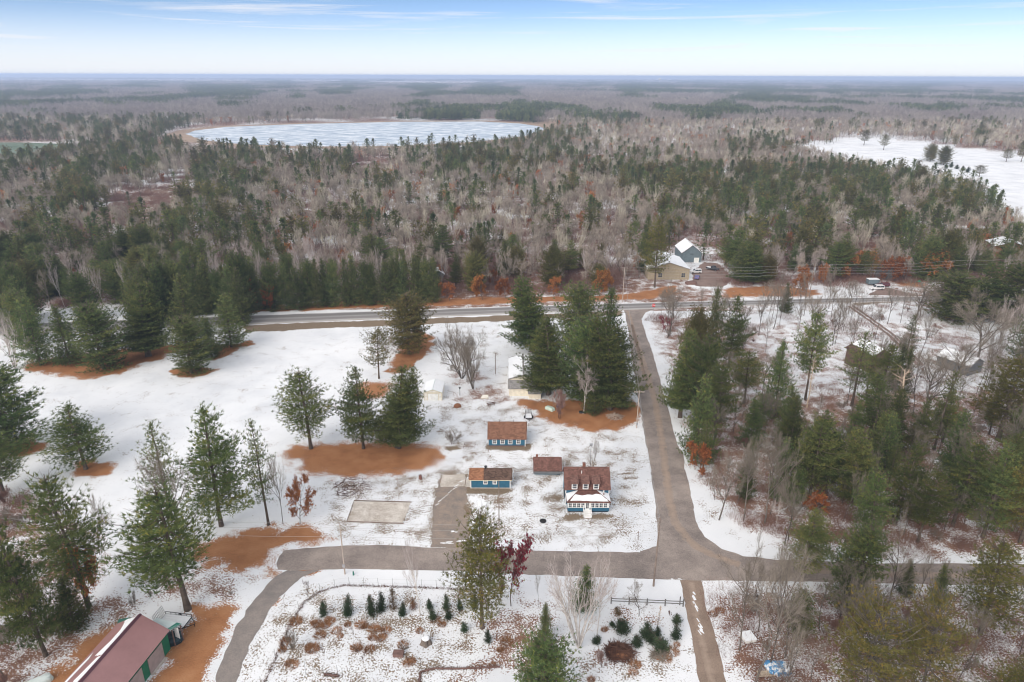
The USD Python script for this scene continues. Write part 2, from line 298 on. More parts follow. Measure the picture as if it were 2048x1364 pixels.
leaf = [
    ([(990, 1190), (1060, 1200), (1120, 1230), (1140, 1280), (1120, 1364), (900, 1364), (960, 1300), (950, 1240)], 0.33, 8.0),
    ([(1215, 1222), (1275, 1215), (1320, 1222), (1330, 1250), (1260, 1270), (1220, 1250)], 0.30, 4.0),
    ([(1190, 1310), (1280, 1300), (1290, 1320), (1180, 1345)], 0.30, 3.0),
    ([(1395, 860), (1500, 880), (1640, 980), (1660, 1060), (1560, 1080), (1460, 1040), (1400, 960)], 0.36, 7.0),
    ([(1480, 640), (1900, 640), (2100, 760), (1500, 800)], 0.25, 6.0),
    ([(1350, 760), (1500, 800), (1700, 780), (1900, 780), (2100, 760), (2100, 1120), (1700, 1120), (1560, 1090), (1420, 1000)], 0.39, 8.0),
    ([(1420, 1175), (2200, 1180), (2300, 1480), (1480, 1480)], 0.34, 6.0),
    ([(1300, 640), (1360, 630), (1500, 640), (1600, 760), (1500, 830), (1340, 760)], 0.35, 7.0),
    ([(0, 1240), (200, 1180), (300, 1210), (250, 1260), (120, 1360), (-200, 1480), (-300, 1250)], 0.36, 6.0),
    ([(-200, 960), (110, 985), (200, 1080), (220, 1200), (-200, 1300)], 0.35, 6.0),
    ([(905, 790), (960, 770), (1020, 775), (1020, 805), (950, 800), (900, 805)], 0.36, 3.0),
    ([(885, 750), (960, 738), (985, 758), (920, 772)], 0.30, 3.0),
    ([(380, 1120), (520, 1145), (480, 1210), (300, 1215), (260, 1150)], 0.30, 6.0),
]
leaf = [r for r in leaf if r[1] > 0]
grass = [
    ([(490, 651), (700, 643), (1022, 631), (1240, 622), (1240, 630), (1022, 640), (850, 648), (680, 655), (490, 664)], 1.0, 1.6),
    ([(640, 960), (1290, 880), (1312, 1095), (640, 1095)], 0.25, 6.0),
    ([(860, 780), (1260, 820), (1300, 960), (860, 960)], 0.21, 6.0),
    ([(0, 770), (480, 690), (1010, 640), (1250, 640), (1290, 880), (640, 1000), (240, 1080), (0, 960)], 0.07, 8.0),
    ([(870, 650), (1010, 645), (1020, 790), (880, 770)], 0.16, 6.0),
    ([(1130, 960), (1100, 970), (1060, 985), (1080, 1040), (1130, 1045), (1140, 1000)], 0.34, 6.0),
    ([(1220, 985), (1260, 1000), (1250, 1040), (1215, 1036)], 0.36, 5.0),
    ([(1125, 1026), (1225, 1028), (1232, 1036), (1190, 1040), (1110, 1044)], 0.60, 1.8),
    ([(932, 975), (1025, 976), (1030, 984), (1000, 988), (930, 986)], 0.85, 1.2),
    ([(970, 890), (1058, 890), (1056, 900), (972, 899)], 0.80, 1.2),
    ([(885, 895), (915, 890), (930, 898), (900, 903)], 0.85, 1.2),
    ([(640, 965), (700, 955), (760, 965), (740, 985), (680, 990)], 0.34, 5.0),
    ([(520, 1170), (1000, 1180), (1000, 1364), (460, 1480)], 0.25, 5.0),
    ([(1300, 640), (2100, 640), (2100, 1120), (1560, 1100), (1400, 1040)], 0.16, 5.0),
    ([(1100, 1060), (1200, 1050), (1230, 1090), (1100, 1095)], 0.30, 5.0),
    ([(856, 1094), (864, 1000), (874, 942), (942, 944), (948, 1000), (944, 1094)], 0.50, 3.0),
    ([(1224, 948), (1300, 943), (1300, 945.5), (1224, 951)], 0.55, 0.8), ([(1224, 957), (1300, 953), (1300, 955.5), (1224, 960)], 0.50, 0.8), ([(900, 907), (985, 903), (985, 905), (900, 909.5)], 0.42, 0.8), ([(905, 914), (985, 911), (985, 913), (905, 916.5)], 0.38, 0.8),
    ([(1030, 955), (1120, 962), (1120, 964.5), (1030, 958)], 0.40, 0.8),
    ([(1160, 1300), (1390, 1290), (1400, 1480), (1100, 1480)], 0.24, 5.0),
    ([(640, 1085), (560, 1060), (660, 1040), (700, 1080)], 0.30, 4.0),
    ([(1700, 600), (1860, 588), (1870, 600), (1700, 612)], 0.5, 3.0),
    ([(1315, 1060), (1320, 900), (1330, 900), (1322, 1060)], 0.0, 1.0),
]
grass = [r for r in grass if r[1] > 0]

def field_of(pts, regs):
    out = np.zeros(len(pts))
    for poly, dens, soft in regs:
        soft = soft * (1.7 if regs is needle else 1.0); dens = dens * (0.86 if regs is needle else 1.0)
        P_ = PG(poly); x0, y0, x1, y1 = P_.bounds
        idx = np.nonzero((pts[:, 0] > x0 - soft) & (pts[:, 0] < x1 + soft) & (pts[:, 1] > y0 - soft) & (pts[:, 1] < y1 + soft))[0]
        if not len(idx): continue
        q = shapely.points(pts[idx]); shapely.prepare(P_)
        inside = shapely.contains(P_, q)
        dist = shapely.distance(P_.boundary, q) * np.where(inside, 1, -1)
        wob = (meshkit.fbm(np.c_[pts[idx] / 3.0, np.zeros(len(idx))], 3, 7) - 0.5) * (4.0 if regs is needle else 2.4)
        out[idx] = np.maximum(out[idx], dens * np.clip(0.5 + (dist + wob * min(1, soft / 2)) / soft, 0, 1))
    return out
ys = np.concatenate([np.linspace(30, 60, 16)[:-1], 60 * (430 / 60.0) ** np.linspace(0, 1, 430), 430 * (42000 / 430.0) ** np.linspace(0, 1, 90)[1:]])
us = np.linspace(-1, 1, 401)
GX, GY = np.meshgrid(us, ys); GX = GX * (0.95 * GY + 25)
gp = np.c_[GX.ravel(), GY.ravel()]
near = gp[:, 1] < 470
pv = {k: np.zeros(len(gp)) for k in ('needle', 'leaf', 'grass')}
pv['needle'][near] = field_of(gp[near], needle); pv['leaf'][near] = field_of(gp[near], leaf); pv['grass'][near] = field_of(gp[near], grass)
fp = shapely.points(gp)
forest_floor = gp[:, 1] > 228
inner = shapely.contains(unary_union([golf, tan_lot]).buffer(2), fp)
big = meshkit.fbm(np.c_[gp / 60.0, np.zeros(len(gp))], 3, 3)
ff = forest_floor & ~inner
pv['leaf'][ff] = np.maximum(pv['leaf'][ff], np.clip(0.24 + (big[ff] - 0.5) * 0.8, 0.08, 0.5) + np.clip((gp[ff, 1] - 500) / 1800, 0, 0.12))
pv['leaf'][shapely.contains(tan_lot, fp)] = 0.6
ca = shapely.contains(unary_union([clear_a, clear_b]), fp)
pv['grass'][ca] = 0.45; pv['leaf'][ca] = 0.28
nx = len(us); i, j = np.meshgrid(np.arange(len(ys) - 1), np.arange(nx - 1), indexing='ij')
quads = np.stack([i * nx + j, i * nx + j + 1, (i + 1) * nx + j + 1, (i + 1) * nx + j], -1).reshape(-1, 4)
tag(stage.GetPrimAtPath(put('/World', 'ground', (np.c_[gp, np.zeros(len(gp))], np.vstack([quads[:, :3], quads[:, [0, 2, 3]]])), 'ground_look', pv=pv)), kind='structure')

# ------------------------------------------------------------------ roads, lanes, slab
def road_mat(name, lo, hi, scale, fine=5.0, extra=None):
    mat(name, {'g': ('geometry', {}), 'n': ('noise_texture', {'scale': scale, 'detail': 5.0, 'roughness': 0.7}), 'f': ('noise_texture', {'scale': fine, 'detail': 2.0}),
               'm': ('mix_float', {'fac': 0.4}), 'r': ('rgb_ramp', {'ramp': [(0.32, lo), (0.66, hi)]}), 'p': ('principled_bsdf', {'roughness': 0.8, 'specular_ior_level': 0.25})},
        [('g.position', 'n.vector'), ('g.position', 'f.vector'), ('n.fac', 'm.a'), ('f.fac', 'm.b'), ('m.result', 'r.fac'), ('r.color', 'p.base_color')], 'p.BSDF')
mat('asphalt', {'g': ('geometry', {}), 'n': ('noise_texture', {'scale': 0.16, 'detail': 6.0, 'roughness': 0.7}), 'f': ('noise_texture', {'scale': 4.0, 'detail': 3.0}), 'm': ('mix_float', {'fac': 0.3}),
                'r': ('rgb_ramp', {'ramp': [(0.34, (0.155, 0.130, 0.118)), (0.48, (0.262, 0.217, 0.193)), (0.64, (0.38, 0.315, 0.272))]}),
                'mp': ('mapping', {'scale': (0.13, 0.13, 0.13)}), 'v': ('voronoi_texture', {'feature': 'distance_to_edge', 'scale': 1.0, 'randomness': 1.0}), 'c': ('map_range', {'from_min': 0.0, 'from_max': 0.006, 'to_min': 0.80, 'to_max': 1.0, 'clamp': True}),
                'x': ('mix_color', {'blend_type': 'multiply', 'fac': 1.0}), 'p': ('principled_bsdf', {'roughness': 0.8, 'specular_ior_level': 0.25})},
    [('g.position', 'n.vector'), ('g.position', 'f.vector'), ('n.fac', 'm.a'), ('f.fac', 'm.b'), ('m.result', 'r.fac'), ('g.position', 'mp.vector'), ('mp.vector', 'v.vector'), ('v.distance', 'c.value'), ('r.color', 'x.a'), ('c.result', 'x.b'), ('x.result', 'p.base_color')], 'p.BSDF')
road_mat('brown_gravel', (0.20, 0.145, 0.112), (0.33, 0.245, 0.19), 0.35)
road_mat('grey_gravel', (0.17, 0.155, 0.148), (0.32, 0.27, 0.24), 0.4)
road_mat('drive_gravel', (0.16, 0.15, 0.14), (0.36, 0.27, 0.21), 0.5)
road_mat('concrete', (0.30, 0.235, 0.18), (0.74, 0.69, 0.63), 0.34)
road_mat('lot_gravel', (0.17, 0.12, 0.10), (0.30, 0.21, 0.18), 0.2)
def structure(name, vf, m, pv=None):
    return tag(stage.GetPrimAtPath(put('/World', name, vf, m, pv=pv)), kind='structure')
structure('town_road', poly_mesh(town_poly.difference(highway_poly.buffer(0.15)), 0.020, 0.28, 0.8, 1), 'asphalt')
structure('gravel_lane', poly_mesh(gravel_lane.difference(town_poly), 0.016, 0.3, 0.7, 2), 'brown_gravel')
structure('curved_driveway', poly_mesh(gravel_drive.difference(town_poly), 0.016, 0.5, 0.7, 3), 'grey_gravel')
structure('house_driveway', poly_mesh(house_drive.difference(town_poly), 0.014, 0.9, 0.6, 4), 'drive_gravel')
structure('gravel_yard', poly_mesh(tan_lot, 0.012, 1.2, 1.5, 5), 'lot_gravel')
structure('side_road', poly_mesh(PG([(1735, 590), (1765, 574), (1785, 577), (1840, 593), (1880, 575), (1905, 550), (1925, 552), (1900, 580), (1880, 593)]), 0.012, 0.5, 1.5, 6), 'lot_gravel')
for a_, b_ in ((0, 41), (9, 42)):   # two wheel ruts
    structure('wheel_rut', poly_mesh(LineString([G(1699 + a_, 613), G(1776 + a_, 668), G(1836 + a_, 730)]).buffer(0.55), 0.012, 0.3, 0.8, b_), 'lot_gravel')
# the highway: paler, snow-dusted bands run along it
mat('highway_look', {'a': ('attribute', {'attribute': 'across'}), 'g': ('geometry', {}), 'mp': ('mapping', {'scale': (0.05, 0.7, 1)}), 'n': ('noise_texture', {'scale': 1.0, 'detail': 4.0}),
                     'm': ('math', {'math_type': 'multiply_add', 'value2': 0.20, 'value3': -0.10}), 's': ('math', {'math_type': 'add'}),
                     'r': ('rgb_ramp', {'ramp': [(0.0, (0.80, 0.80, 0.80)), (0.06, (0.70, 0.69, 0.68)), (0.12, (0.24, 0.23, 0.225)), (0.34, (0.20, 0.185, 0.18)), (0.48, (0.34, 0.33, 0.32)), (0.60, (0.24, 0.22, 0.215)), (0.78, (0.27, 0.25, 0.24)), (0.90, (0.50, 0.48, 0.46)), (1.0, (0.40, 0.34, 0.30))]}),
                     'p': ('principled_bsdf', {'roughness': 0.7, 'specular_ior_level': 0.3})},
    [('g.position', 'mp.vector'), ('mp.vector', 'n.vector'), ('n.fac', 'm.value1'), ('a.fac', 's.value1'), ('m.value', 's.value2'), ('s.value', 'r.fac'), ('r.color', 'p.base_color')], 'p.BSDF')
def resample(pts, n):
    p = np.array([G(*q) for q in pts]); d = np.r_[0, np.cumsum(np.linalg.norm(np.diff(p, axis=0), axis=1))]; t = np.linspace(0, d[-1], n)
    return np.c_[np.interp(t, d, p[:, 0]), np.interp(t, d, p[:, 1])]
hs = []
for pts in (hw_top, hw_bot):
    p = np.array([G(*q) for q in pts]); c = np.polynomial.polynomial.polyfit(p[:, 0] / 100, p[:, 1], 3)
    X = np.linspace(-330, 420, 200); hs.append(np.c_[X, np.polynomial.polynomial.polyval(X / 100, c)])
A = np.linspace(0, 1, 13)
hv = np.concatenate([hs[0][:, None] * (1 - A)[None, :, None] + hs[1][:, None] * A[None, :, None]], 0).reshape(-1, 2)
i, j = np.meshgrid(np.arange(199), np.arange(12), indexing='ij')
hq = np.stack([i * 13 + j, (i * 13 + j + 1), (i + 1) * 13 + j + 1, (i + 1) * 13 + j], -1).reshape(-1, 4)[:, ::-1]
structure('highway', (np.c_[hv, np.full(len(hv), 0.024)], np.vstack([hq[:, [0, 1, 2]], hq[:, [0, 2, 3]]])), 'highway_look', pv={'across': np.tile(A, 200)})
HW = Polygon(np.vstack([hs[0], hs[1][::-1]]))
# sand left by the traffic: speckled streaks along the wheel path
mat('road_sand', {'g': ('geometry', {}), 'n': ('noise_texture', {'scale': 0.7, 'detail': 5.0, 'roughness': 0.75}), 'a': ('attribute', {'attribute': 'fade'}), 's': ('math', {'math_type': 'multiply_add', 'value2': 0.7}),
                  'm': ('map_range', {'from_min': 0.88, 'from_max': 1.25, 'to_min': 0.0, 'to_max': 0.75, 'clamp': True}), 'd': ('diffuse_bsdf', {'color': (0.47, 0.36, 0.285)}), 't': ('transparent_bsdf', {}), 'x': ('mix_closure', {})},
    [('g.position', 'n.vector'), ('a.fac', 's.value1'), ('n.fac', 's.value3'), ('s.value', 'm.value'), ('m.result', 'x.fac'), ('t.BSDF', 'x.closure1'), ('d.BSDF', 'x.closure2')], 'x.closure')
def streak(pts, w, name='sand_streak'):
    c = resample(pts, 60); t = np.gradient(c, axis=0); t /= np.linalg.norm(t, axis=1, keepdims=True); nrm = np.c_[-t[:, 1], t[:, 0]]
    a = np.linspace(-1, 1, 5); v = (c[:, None] + nrm[:, None] * (a * w / 2)[None, :, None]).reshape(-1, 2)
    i, j = np.meshgrid(np.arange(59), np.arange(4), indexing='ij'); q = np.stack([i * 5 + j, (i + 1) * 5 + j, (i + 1) * 5 + j + 1, i * 5 + j + 1], -1).reshape(-1, 4)[:, ::-1]
    structure(name, (np.c_[v, np.full(len(v), 0.026)], np.vstack([q[:, [0, 1, 2]], q[:, [0, 2, 3]]])), 'road_sand', pv={'fade': np.tile(1 - a ** 2, 60)})
streak([(1262, 650), (1275, 690), (1292, 740), (1310, 800), (1322, 870), (1331, 940), (1339, 1000), (1350, 1045), (1380, 1085), (1420, 1108), (1480, 1130)], 3.0)
streak([(1255, 622), (1262, 640), (1268, 665), (1276, 700), (1290, 760)], 2.0)
streak([(1600, 1140), (1750, 1148), (1900, 1150), (2048, 1152)], 2.4)
streak([(1383, 1165), (1392, 1230), (1408, 1300), (1424, 1364)], 1.8)
# frozen lake, reeds, green field, pale marshes far off
mat('lake_ice', {'g': ('geometry', {}), 'mp': ('mapping', {'scale': (0.016, 0.040, 1.0), 'rotation': (0, 0, 0.30)}), 'n': ('noise_texture', {'scale': 2.6, 'detail': 5.0, 'roughness': 0.62, 'distortion': 0.8}),
                 'r': ('rgb_ramp', {'ramp': [(0.40, (0.30, 0.38, 0.47)), (0.52, (0.55, 0.61, 0.68)), (0.64, (0.82, 0.84, 0.86))]}), 'p': ('principled_bsdf', {'roughness': 0.6, 'specular_ior_level': 0.3})},
    [('g.position', 'mp.vector'), ('mp.vector', 'n.vector'), ('n.fac', 'r.fac'), ('r.color', 'p.base_color')], 'p.BSDF')
road_mat('reed_straw', (0.24, 0.16, 0.11), (0.42, 0.31, 0.22), 0.03, 0.4)
road_mat('winter_crop', (0.045, 0.085, 0.035), (0.20, 0.25, 0.19), 0.012, 0.15)
road_mat('pale_marsh', (0.42, 0.36, 0.30), (0.66, 0.60, 0.54), 0.002, 0.02)
structure('reed_bed', poly_mesh(reeds.difference(lake), 0.030, 4.0, 8.0, 8), 'reed_straw')
structure('frozen_lake', poly_mesh(lake, 0.040, 3.0, 8.0, 9), 'lake_ice')
structure('green_field', poly_mesh(green_field, 0.030, 2.0, 6.0, 10), 'winter_crop')
MARSH = [[(-200, 159.5), (300, 159.5), (690, 161.5), (690, 163.8), (300, 162.5), (-200, 161.5)], [(700, 163.0), (940, 163.6), (1040, 165.6), (900, 168.2), (760, 167)], [(300, 240.0), (350, 238.6), (420, 239.2), (390, 243.0), (330, 244.0)],
         [(365, 201), (470, 198.6), (480, 201.5), (400, 204.0)], [(1560, 163.6), (1700, 164.0), (1700, 165.6), (1560, 165.0)]]
marsh_polys = [PG(m) for m in MARSH]
for k, m in enumerate(marsh_polys):
    structure('marsh', poly_mesh(m, 0.2 if k < 2 else 0.05), 'pale_marsh')

# ------------------------------------------------------------------ tree kinds (each modelled once, then placed many times)
stage.CreateClassPrim('/World/Kinds')
KIND = {}
def unit(a): return a / (np.linalg.norm(a, axis=-1, keepdims=True) + 1e-9)
def blades(C, D, k, L, W, rng, spread=0.75, tint=None):
    n = len(C)
    d = unit(D[:, None] + spread * rng.normal(size=(n, k, 3)))
    pr = unit(np.cross(d, rng.normal(size=(n, k, 3))))
    ln = L * (0.6 + 0.7 * rng.random((n, k, 1))); w = W * (0.7 + 0.6 * rng.random((n, k, 1)))
    c = C[:, None] + rng.normal(size=(n, k, 3)) * L * 0.12
    v = np.stack([c - pr * w / 2, c + pr * w / 2, c + d * ln], 2).reshape(-1, 3)
    f = np.arange(len(v)).reshape(-1, 3)
    tn = rng.random(n) if tint is None else tint
    return v, f, np.repeat(np.clip(np.repeat(tn, k) + rng.normal(size=n * k) * 0.10, 0, 1), 3)
def kind(key, H, R, parts):
    """parts: (name, (v, f), material, tint or None)"""
    path = '/World/Kinds/' + key
    UsdGeom.Xform.Define(stage, path)
    for name, vf, m, tn in parts:
        put(path, name, vf, m, pv={'tint': tn} if tn is not None else None)
    KIND[key] = (path, H, R)
def pine(key, seed, H=20.0, cb=0.25, R=4.2, step=0.75, prof=None, e0=8, e1=62, nb=5, gap=0.12, tuft=0.46, tw=0.085, K_=8, tstep=0.42, lateral=0.34, s0=0.25, needles='white_pine_needles', bk='pine_bark', sag=0.12, twin=False, spread=0.75, bare_low=0, upc=0.10, dead=0.0, clump=0.0, up0=0.35, zj=0.13):
    rng = np.random.default_rng(seed); wood = MB(); C, D, T = [], [], []
    prof = prof or (lambda t: min(1, 0.55 + 2.2 * t) * (1 - t) ** 0.62)
    lean = rng.normal(size=2) * 0.012
    for st in range(2 if twin else 1):
        off = np.array([0, 0]) if st == 0 else rng.normal(size=2) * 0.25
        zz = np.linspace(0, H * (0.97 if st == 0 else 0.86), 12)
        wob = np.cumsum(rng.normal(size=(12, 2)) * 0.07, axis=0)
        if st == 1: wob = wob + np.c_[zz, zz] * rng.normal(size=2) * 0.06
        tr = np.c_[lean * zz[:, None] + wob * (zz[:, None] / H) * 1.5 + off, zz]
        rt = H * 0.0135 * (1 - zz / H) ** 0.85 + 0.03; rt[0] *= 1.25
        wood.tube(tr, rt, 7)
        z = cb * H; base = rng.random() * 6.28
        lob = rng.random(8) * 0.5 + 0.72
        while z < H * 0.965:
            t = (z - cb * H) / (H - cb * H)
            c0 = np.array([np.interp(z, zz, tr[:, 0]), np.interp(z, zz, tr[:, 1]), z])
            n = nb + rng.integers(-1, 2); base += 0.9 + rng.random() * 0.6
            wl = rng.random() * 0.35 + 0.75
            for q in range(max(2, n)):
                if rng.random() < gap: continue
                az = base + q * 2 * PI / n + rng.normal() * 0.22
                ln = R * prof(t) * wl * lob[int(az / 6.283 * 8) % 8] * (0.75 + 0.45 * rng.random()) + 0.25
                el = math.radians(e0 + (e1 - e0) * t ** 1.3 + rng.normal() * 7)
                h = np.array([math.cos(az), math.sin(az), 0])
                s = np.linspace(0, 1, 6)
                side = np.array([-h[1], h[0], 0]) * rng.normal() * 0.10
                p = c0 + ln * (s[:, None] * (h * math.cos(el)) + (s ** 2)[:, None] * side)
                p[:, 2] += ln * (s * math.sin(el) - sag * np.sin(PI * s) + upc * s ** 3)
                wood.tube(p, (0.018 + 0.011 * ln) * (1 - s * 0.85), 3)
                if rng.random() < dead: continue
                m = max(2, int(ln * (1 - s0) / tstep))
                btone = rng.random()
                for sv in np.linspace(s0, 1.0, m):
                    pc = np.array([np.interp(sv, s, p[:, k]) for k in range(3)])
                    tn = p[min(5, int(sv * 5) + 1)] - p[min(4, int(sv * 5))]; tn = tn / np.linalg.norm(tn)
                    wv = lateral * ln * math.sin(PI * (0.12 + 0.80 * sv)) * (1 - 0.25 * sv)
                    ls = [0.0] + [x for x in np.arange(tstep, wv, tstep)] + [-x for x in np.arange(tstep, wv, tstep)]
                    sd = unit(np.cross(tn, [0, 0, 1.0]))
                    for l in ls:
                        if clump and meshkit.noise(np.array([pc + sd * l]) / 1.3, seed)[0] < clump: continue
                        jit = rng.normal(size=3) * [0.13, 0.13, zj]
                        q3 = pc + sd * l - tn * abs(l) * 0.35 + jit; q3[2] += abs(l) * 0.06
                        C.append(q3); D.append(tn * 0.7 + sd * (np.sign(l) * 0.6) + np.array([0, 0, up0 + 0.25 * t])); T.append(0.55 * btone + 0.45 * rng.random())
            z += step * (0.7 + 0.6 * rng.random()) * (1 - 0.35 * t)
        top = tr[-1]
        for _ in range(14):
            C.append(top + np.array([*(rng.normal(size=2) * 0.18), -rng.random() * 0.9])); D.append(np.array([*rng.normal(size=2) * 0.4, 1.0])); T.append(rng.random())
    C = np.array(C); sx = R / np.percentile(np.hypot(C[:, 0], C[:, 1]), 97); C[:, :2] *= sx
    v, f, tn = blades(C, np.array(D), K_, tuft, tw, rng, spread, np.array(T))
    v[:, 2] *= H / v[:, 2].max()
    wv, wf = wood.vf; far_ = np.hypot(wv[:, 0], wv[:, 1]) > H * 0.03; wv[far_, :2] *= sx
    kind(key, H, R, [('trunk', (wv, wf), bk, None), ('crown', (v, f), needles, tn)])
    return len(f)
def ribbons(P0, P1, w, rng):
    d = P1 - P0; pr = unit(np.cross(d, rng.normal(size=d.shape))) * w / 2
    mid = (P0 + P1) / 2 + rng.normal(size=d.shape) * np.linalg.norm(d, axis=1, keepdims=True) * 0.06
    v = np.stack([P0 - pr, P0 + pr, mid + pr * 0.7, mid - pr * 0.7, P1], 1).reshape(-1, 3)
    b = np.arange(len(P0))[:, None] * 5
    f = np.vstack([b + [0, 1, 2], b + [0, 2, 3], b + [3, 2, 4]])
    return v, f
def bare(key, seed, H=16.0, R=5.0, first=0.3, n=(10, 6, 5), twigs=5, ang=(38, 42, 45), up=0.25, tlen=0.95, tw=0.026, stems=1, fan=0.0, bk='grey_bark', tk='twig_bark', leafy=None, leaf_n=0, droop=0.0, trunk_r=0.0165, leaf_size=0.26, lr=(0.55, 0.45, 0.42)):
    rng = np.random.default_rng(seed); wood, limb = MB(), MB(); ends = []
    def grow(p, d, L, r, lev, nseg):
        pts = [p]; dd = d
        for _ in range(nseg):
            dd = unit(dd + rng.normal(size=3) * 0.11 + np.array([0, 0, up * 0.22 * (1 if lev else 0.2)]) - np.array([0, 0, droop * lev * 0.1]))
            pts.append(pts[-1] + dd * L / nseg)
        pts = np.array(pts); (wood if lev < 2 else limb).tube(pts, r * np.linspace(1, 0.30 if lev else 0.35, nseg + 1), (7, 5, 3, 3)[lev])
        if lev < 3:
            for q in range(n[lev]):
                s = (first if lev == 0 else 0.25) + (1 - (first if lev == 0 else 0.25)) * (q + rng.random()) / n[lev]
                s = min(s, 0.99); i = int(s * nseg); pp = pts[i] + (pts[min(i + 1, nseg)] - pts[i]) * (s * nseg - i)
                ax = unit(pts[min(i + 1, nseg)] - pts[i]); a = math.radians(ang[lev] + rng.normal() * 9)
                rd = unit(np.cross(ax, rng.normal(size=3))); cd = ax * math.cos(a) + rd * math.sin(a)
                ll = L * lr[lev] * (1.15 - 0.6 * s if lev else 1.1 - 0.55 * abs(s - 0.45)) * (0.75 + 0.5 * rng.random())
                grow(pp, cd, ll, r * 0.56 * (1 - 0.4 * s), lev + 1, 4 if lev < 1 else 3)
        if lev >= 2:
            for s in np.linspace(0.25, 1.0, twigs):
                i = min(int(s * nseg), nseg - 1); ends.append((pts[i] + (pts[i + 1] - pts[i]) * (s * nseg - i), unit(pts[i + 1] - pts[i])))
    for k in range(stems):
        a = rng.random() * 6.28 if stems > 1 else 0; f = fan * (0.5 + 0.8 * rng.random())
        d = unit(np.array([math.cos(a) * f, math.sin(a) * f, 1.0])); hh = H * (0.92 if stems == 1 else 0.75 + 0.25 * rng.random())
        grow(np.array([math.cos(a) * 0.25 * (stems > 1), math.sin(a) * 0.25 * (stems > 1), 0.0]), d, hh * 0.86, H * trunk_r, 0, 7)
    P = np.array([e[0] for e in ends]); Dn = np.array([e[1] for e in ends])
    P = np.repeat(P, 2, 0); Dn = np.repeat(Dn, 2, 0)
    q = P + unit(Dn + rng.normal(size=P.shape) * 0.55 + np.array([0, 0, up * 0.8 - droop])) * tlen * (0.5 + rng.random((len(P), 1)))
    tv, tf = ribbons(P, q, tw, rng)
    lv, lf = limb.vf
    tv = np.vstack([lv, tv]); tf = np.vstack([lf, tf + len(lv)])
    rr = np.percentile(np.hypot(tv[:, 0], tv[:, 1]), 95); hh = tv[:, 2].max()
    sc = np.array([R / rr, R / rr, H / hh])
    wv, wf = wood.vf
    parts = [('trunk', (wv * [1, 1, sc[2]] if R / rr < 0.6 else wv * sc, wf), bk, None), ('crown', (tv * sc, tf), tk, None)]
    parts[0] = ('trunk', (wv * sc, wf), bk, None)
    if leafy:
        idx = rng.integers(0, len(q), leaf_n); C = (P[idx] + (q[idx] - P[idx]) * rng.random((leaf_n, 1))) * sc
        lvv, lff, tn = blades(C, rng.normal(size=(leaf_n, 3)) * 0.6 - [0, 0, 0.3], 4, leaf_size, leaf_size * 0.62, rng, 0.8)
        parts.append(('leaves', (lvv, lff), leafy, tn))
    kind(key, H, R, parts)
    return len(tf)

cone = lambda t: max(0.05, (1 - t) ** 0.62) * min(1, 0.80 + 1.5 * t)
rnd = lambda t: math.sin(PI * min(1, 0.22 + 0.66 * t)) ** 0.6 * min(1.0, 0.10 + 4.0 * (1 - t))
flat = lambda t: min(0.55 + 1.3 * t, 1.0) * max(0.02, 1 - t) ** 0.52
NT = []
wide = lambda t: min(1, 0.66 + 1.8 * t) * max(0.03, 1 - t) ** 0.74
for k in range(4): NT.append(pine(f'white_pine_{"abcd"[k]}', 11 + k, H=20, cb=(0.16, 0.26, 0.14, 0.34)[k], R=(5.2, 4.8, 5.4, 4.6)[k], step=(1.2, 1.3, 1.15, 1.25)[k], nb=7, gap=0.12, sag=0.09, e0=-2, e1=55, prof=flat if k % 2 else wide, twin=(k == 2), upc=0.18, zj=0.06, lateral=0.42, tstep=0.37, tuft=0.52, tw=0.095))
for k in range(3): NT.append(pine(f'dense_pine_{"abc"[k]}', 31 + k, H=16, cb=0.05, R=4.4, step=0.62, nb=6, gap=0.05, prof=cone if k else rnd, e0=4, e1=66 if k else 44, tuft=0.50, tw=0.10, K_=8, needles='dense_pine_needles', tstep=0.46))
for k in range(2): NT.append(pine(f'red_pine_{"ab"[k]}', 41 + k, H=17, cb=(0.08, 0.30)[k], R=4.6, step=(0.6, 0.8)[k], nb=(8, 6)[k], gap=0.06, prof=rnd, e0=10, e1=48, tuft=0.42, tw=0.08, K_=9, needles='red_pine_needles', s0=0.35, tstep=0.44, spread=0.9, clump=(0.22, 0.36)[k]))
NT.append(pine('ragged_pine', 51, H=20, cb=0.18, R=5.6, step=0.9, nb=6, gap=0.12, prof=rnd, e0=15, e1=60, tuft=0.40, tw=0.085, K_=9, needles='yellow_pine_needles', s0=0.38, tstep=0.42, spread=1.0, clump=0.42, bk='grey_bark'))
NT.append(pine('yellow_pine', 52, H=20, cb=0.24, R=5.0, step=0.95, nb=6, gap=0.10, prof=flat, upc=0.15, zj=0.08, lateral=0.40, tstep=0.38, needles='yellow_pine_needles'))
NT.append(pine('thin_pine', 53, H=20, cb=0.30, R=3.8, step=1.1, nb=5, gap=0.16, prof=wide, e0=0, e1=55, upc=0.15, zj=0.08, tstep=0.38, needles='white_pine_needles'))
NT.append(pine('olive_pine', 54, H=20, cb=0.30, R=3.8, step=1.0, nb=4, gap=0.2, prof=flat, e0=0, e1=50, needles='red_pine_needles', sag=0.16))
for k in range(2): NT.append(pine(f'small_spruce_{"ab"[k]}', 61 + k, H=3.0, cb=0.03, R=1.05, step=0.22, nb=7, gap=0.03, prof=cone, e0=2, e1=60, tuft=0.22, tw=0.05, K_=7, tstep=0.18, lateral=0.3, s0=0.1, needles='spruce_needles', sag=0.05))
NT.append(pine('brown_spruce', 63, H=3.0, cb=0.03, R=0.9, step=0.28, nb=6, gap=0.15, prof=cone, e0=10, e1=60, tuft=0.22, tw=0.045, K_=6, tstep=0.24, s0=0.1, needles='brown_needles', sag=0.02))
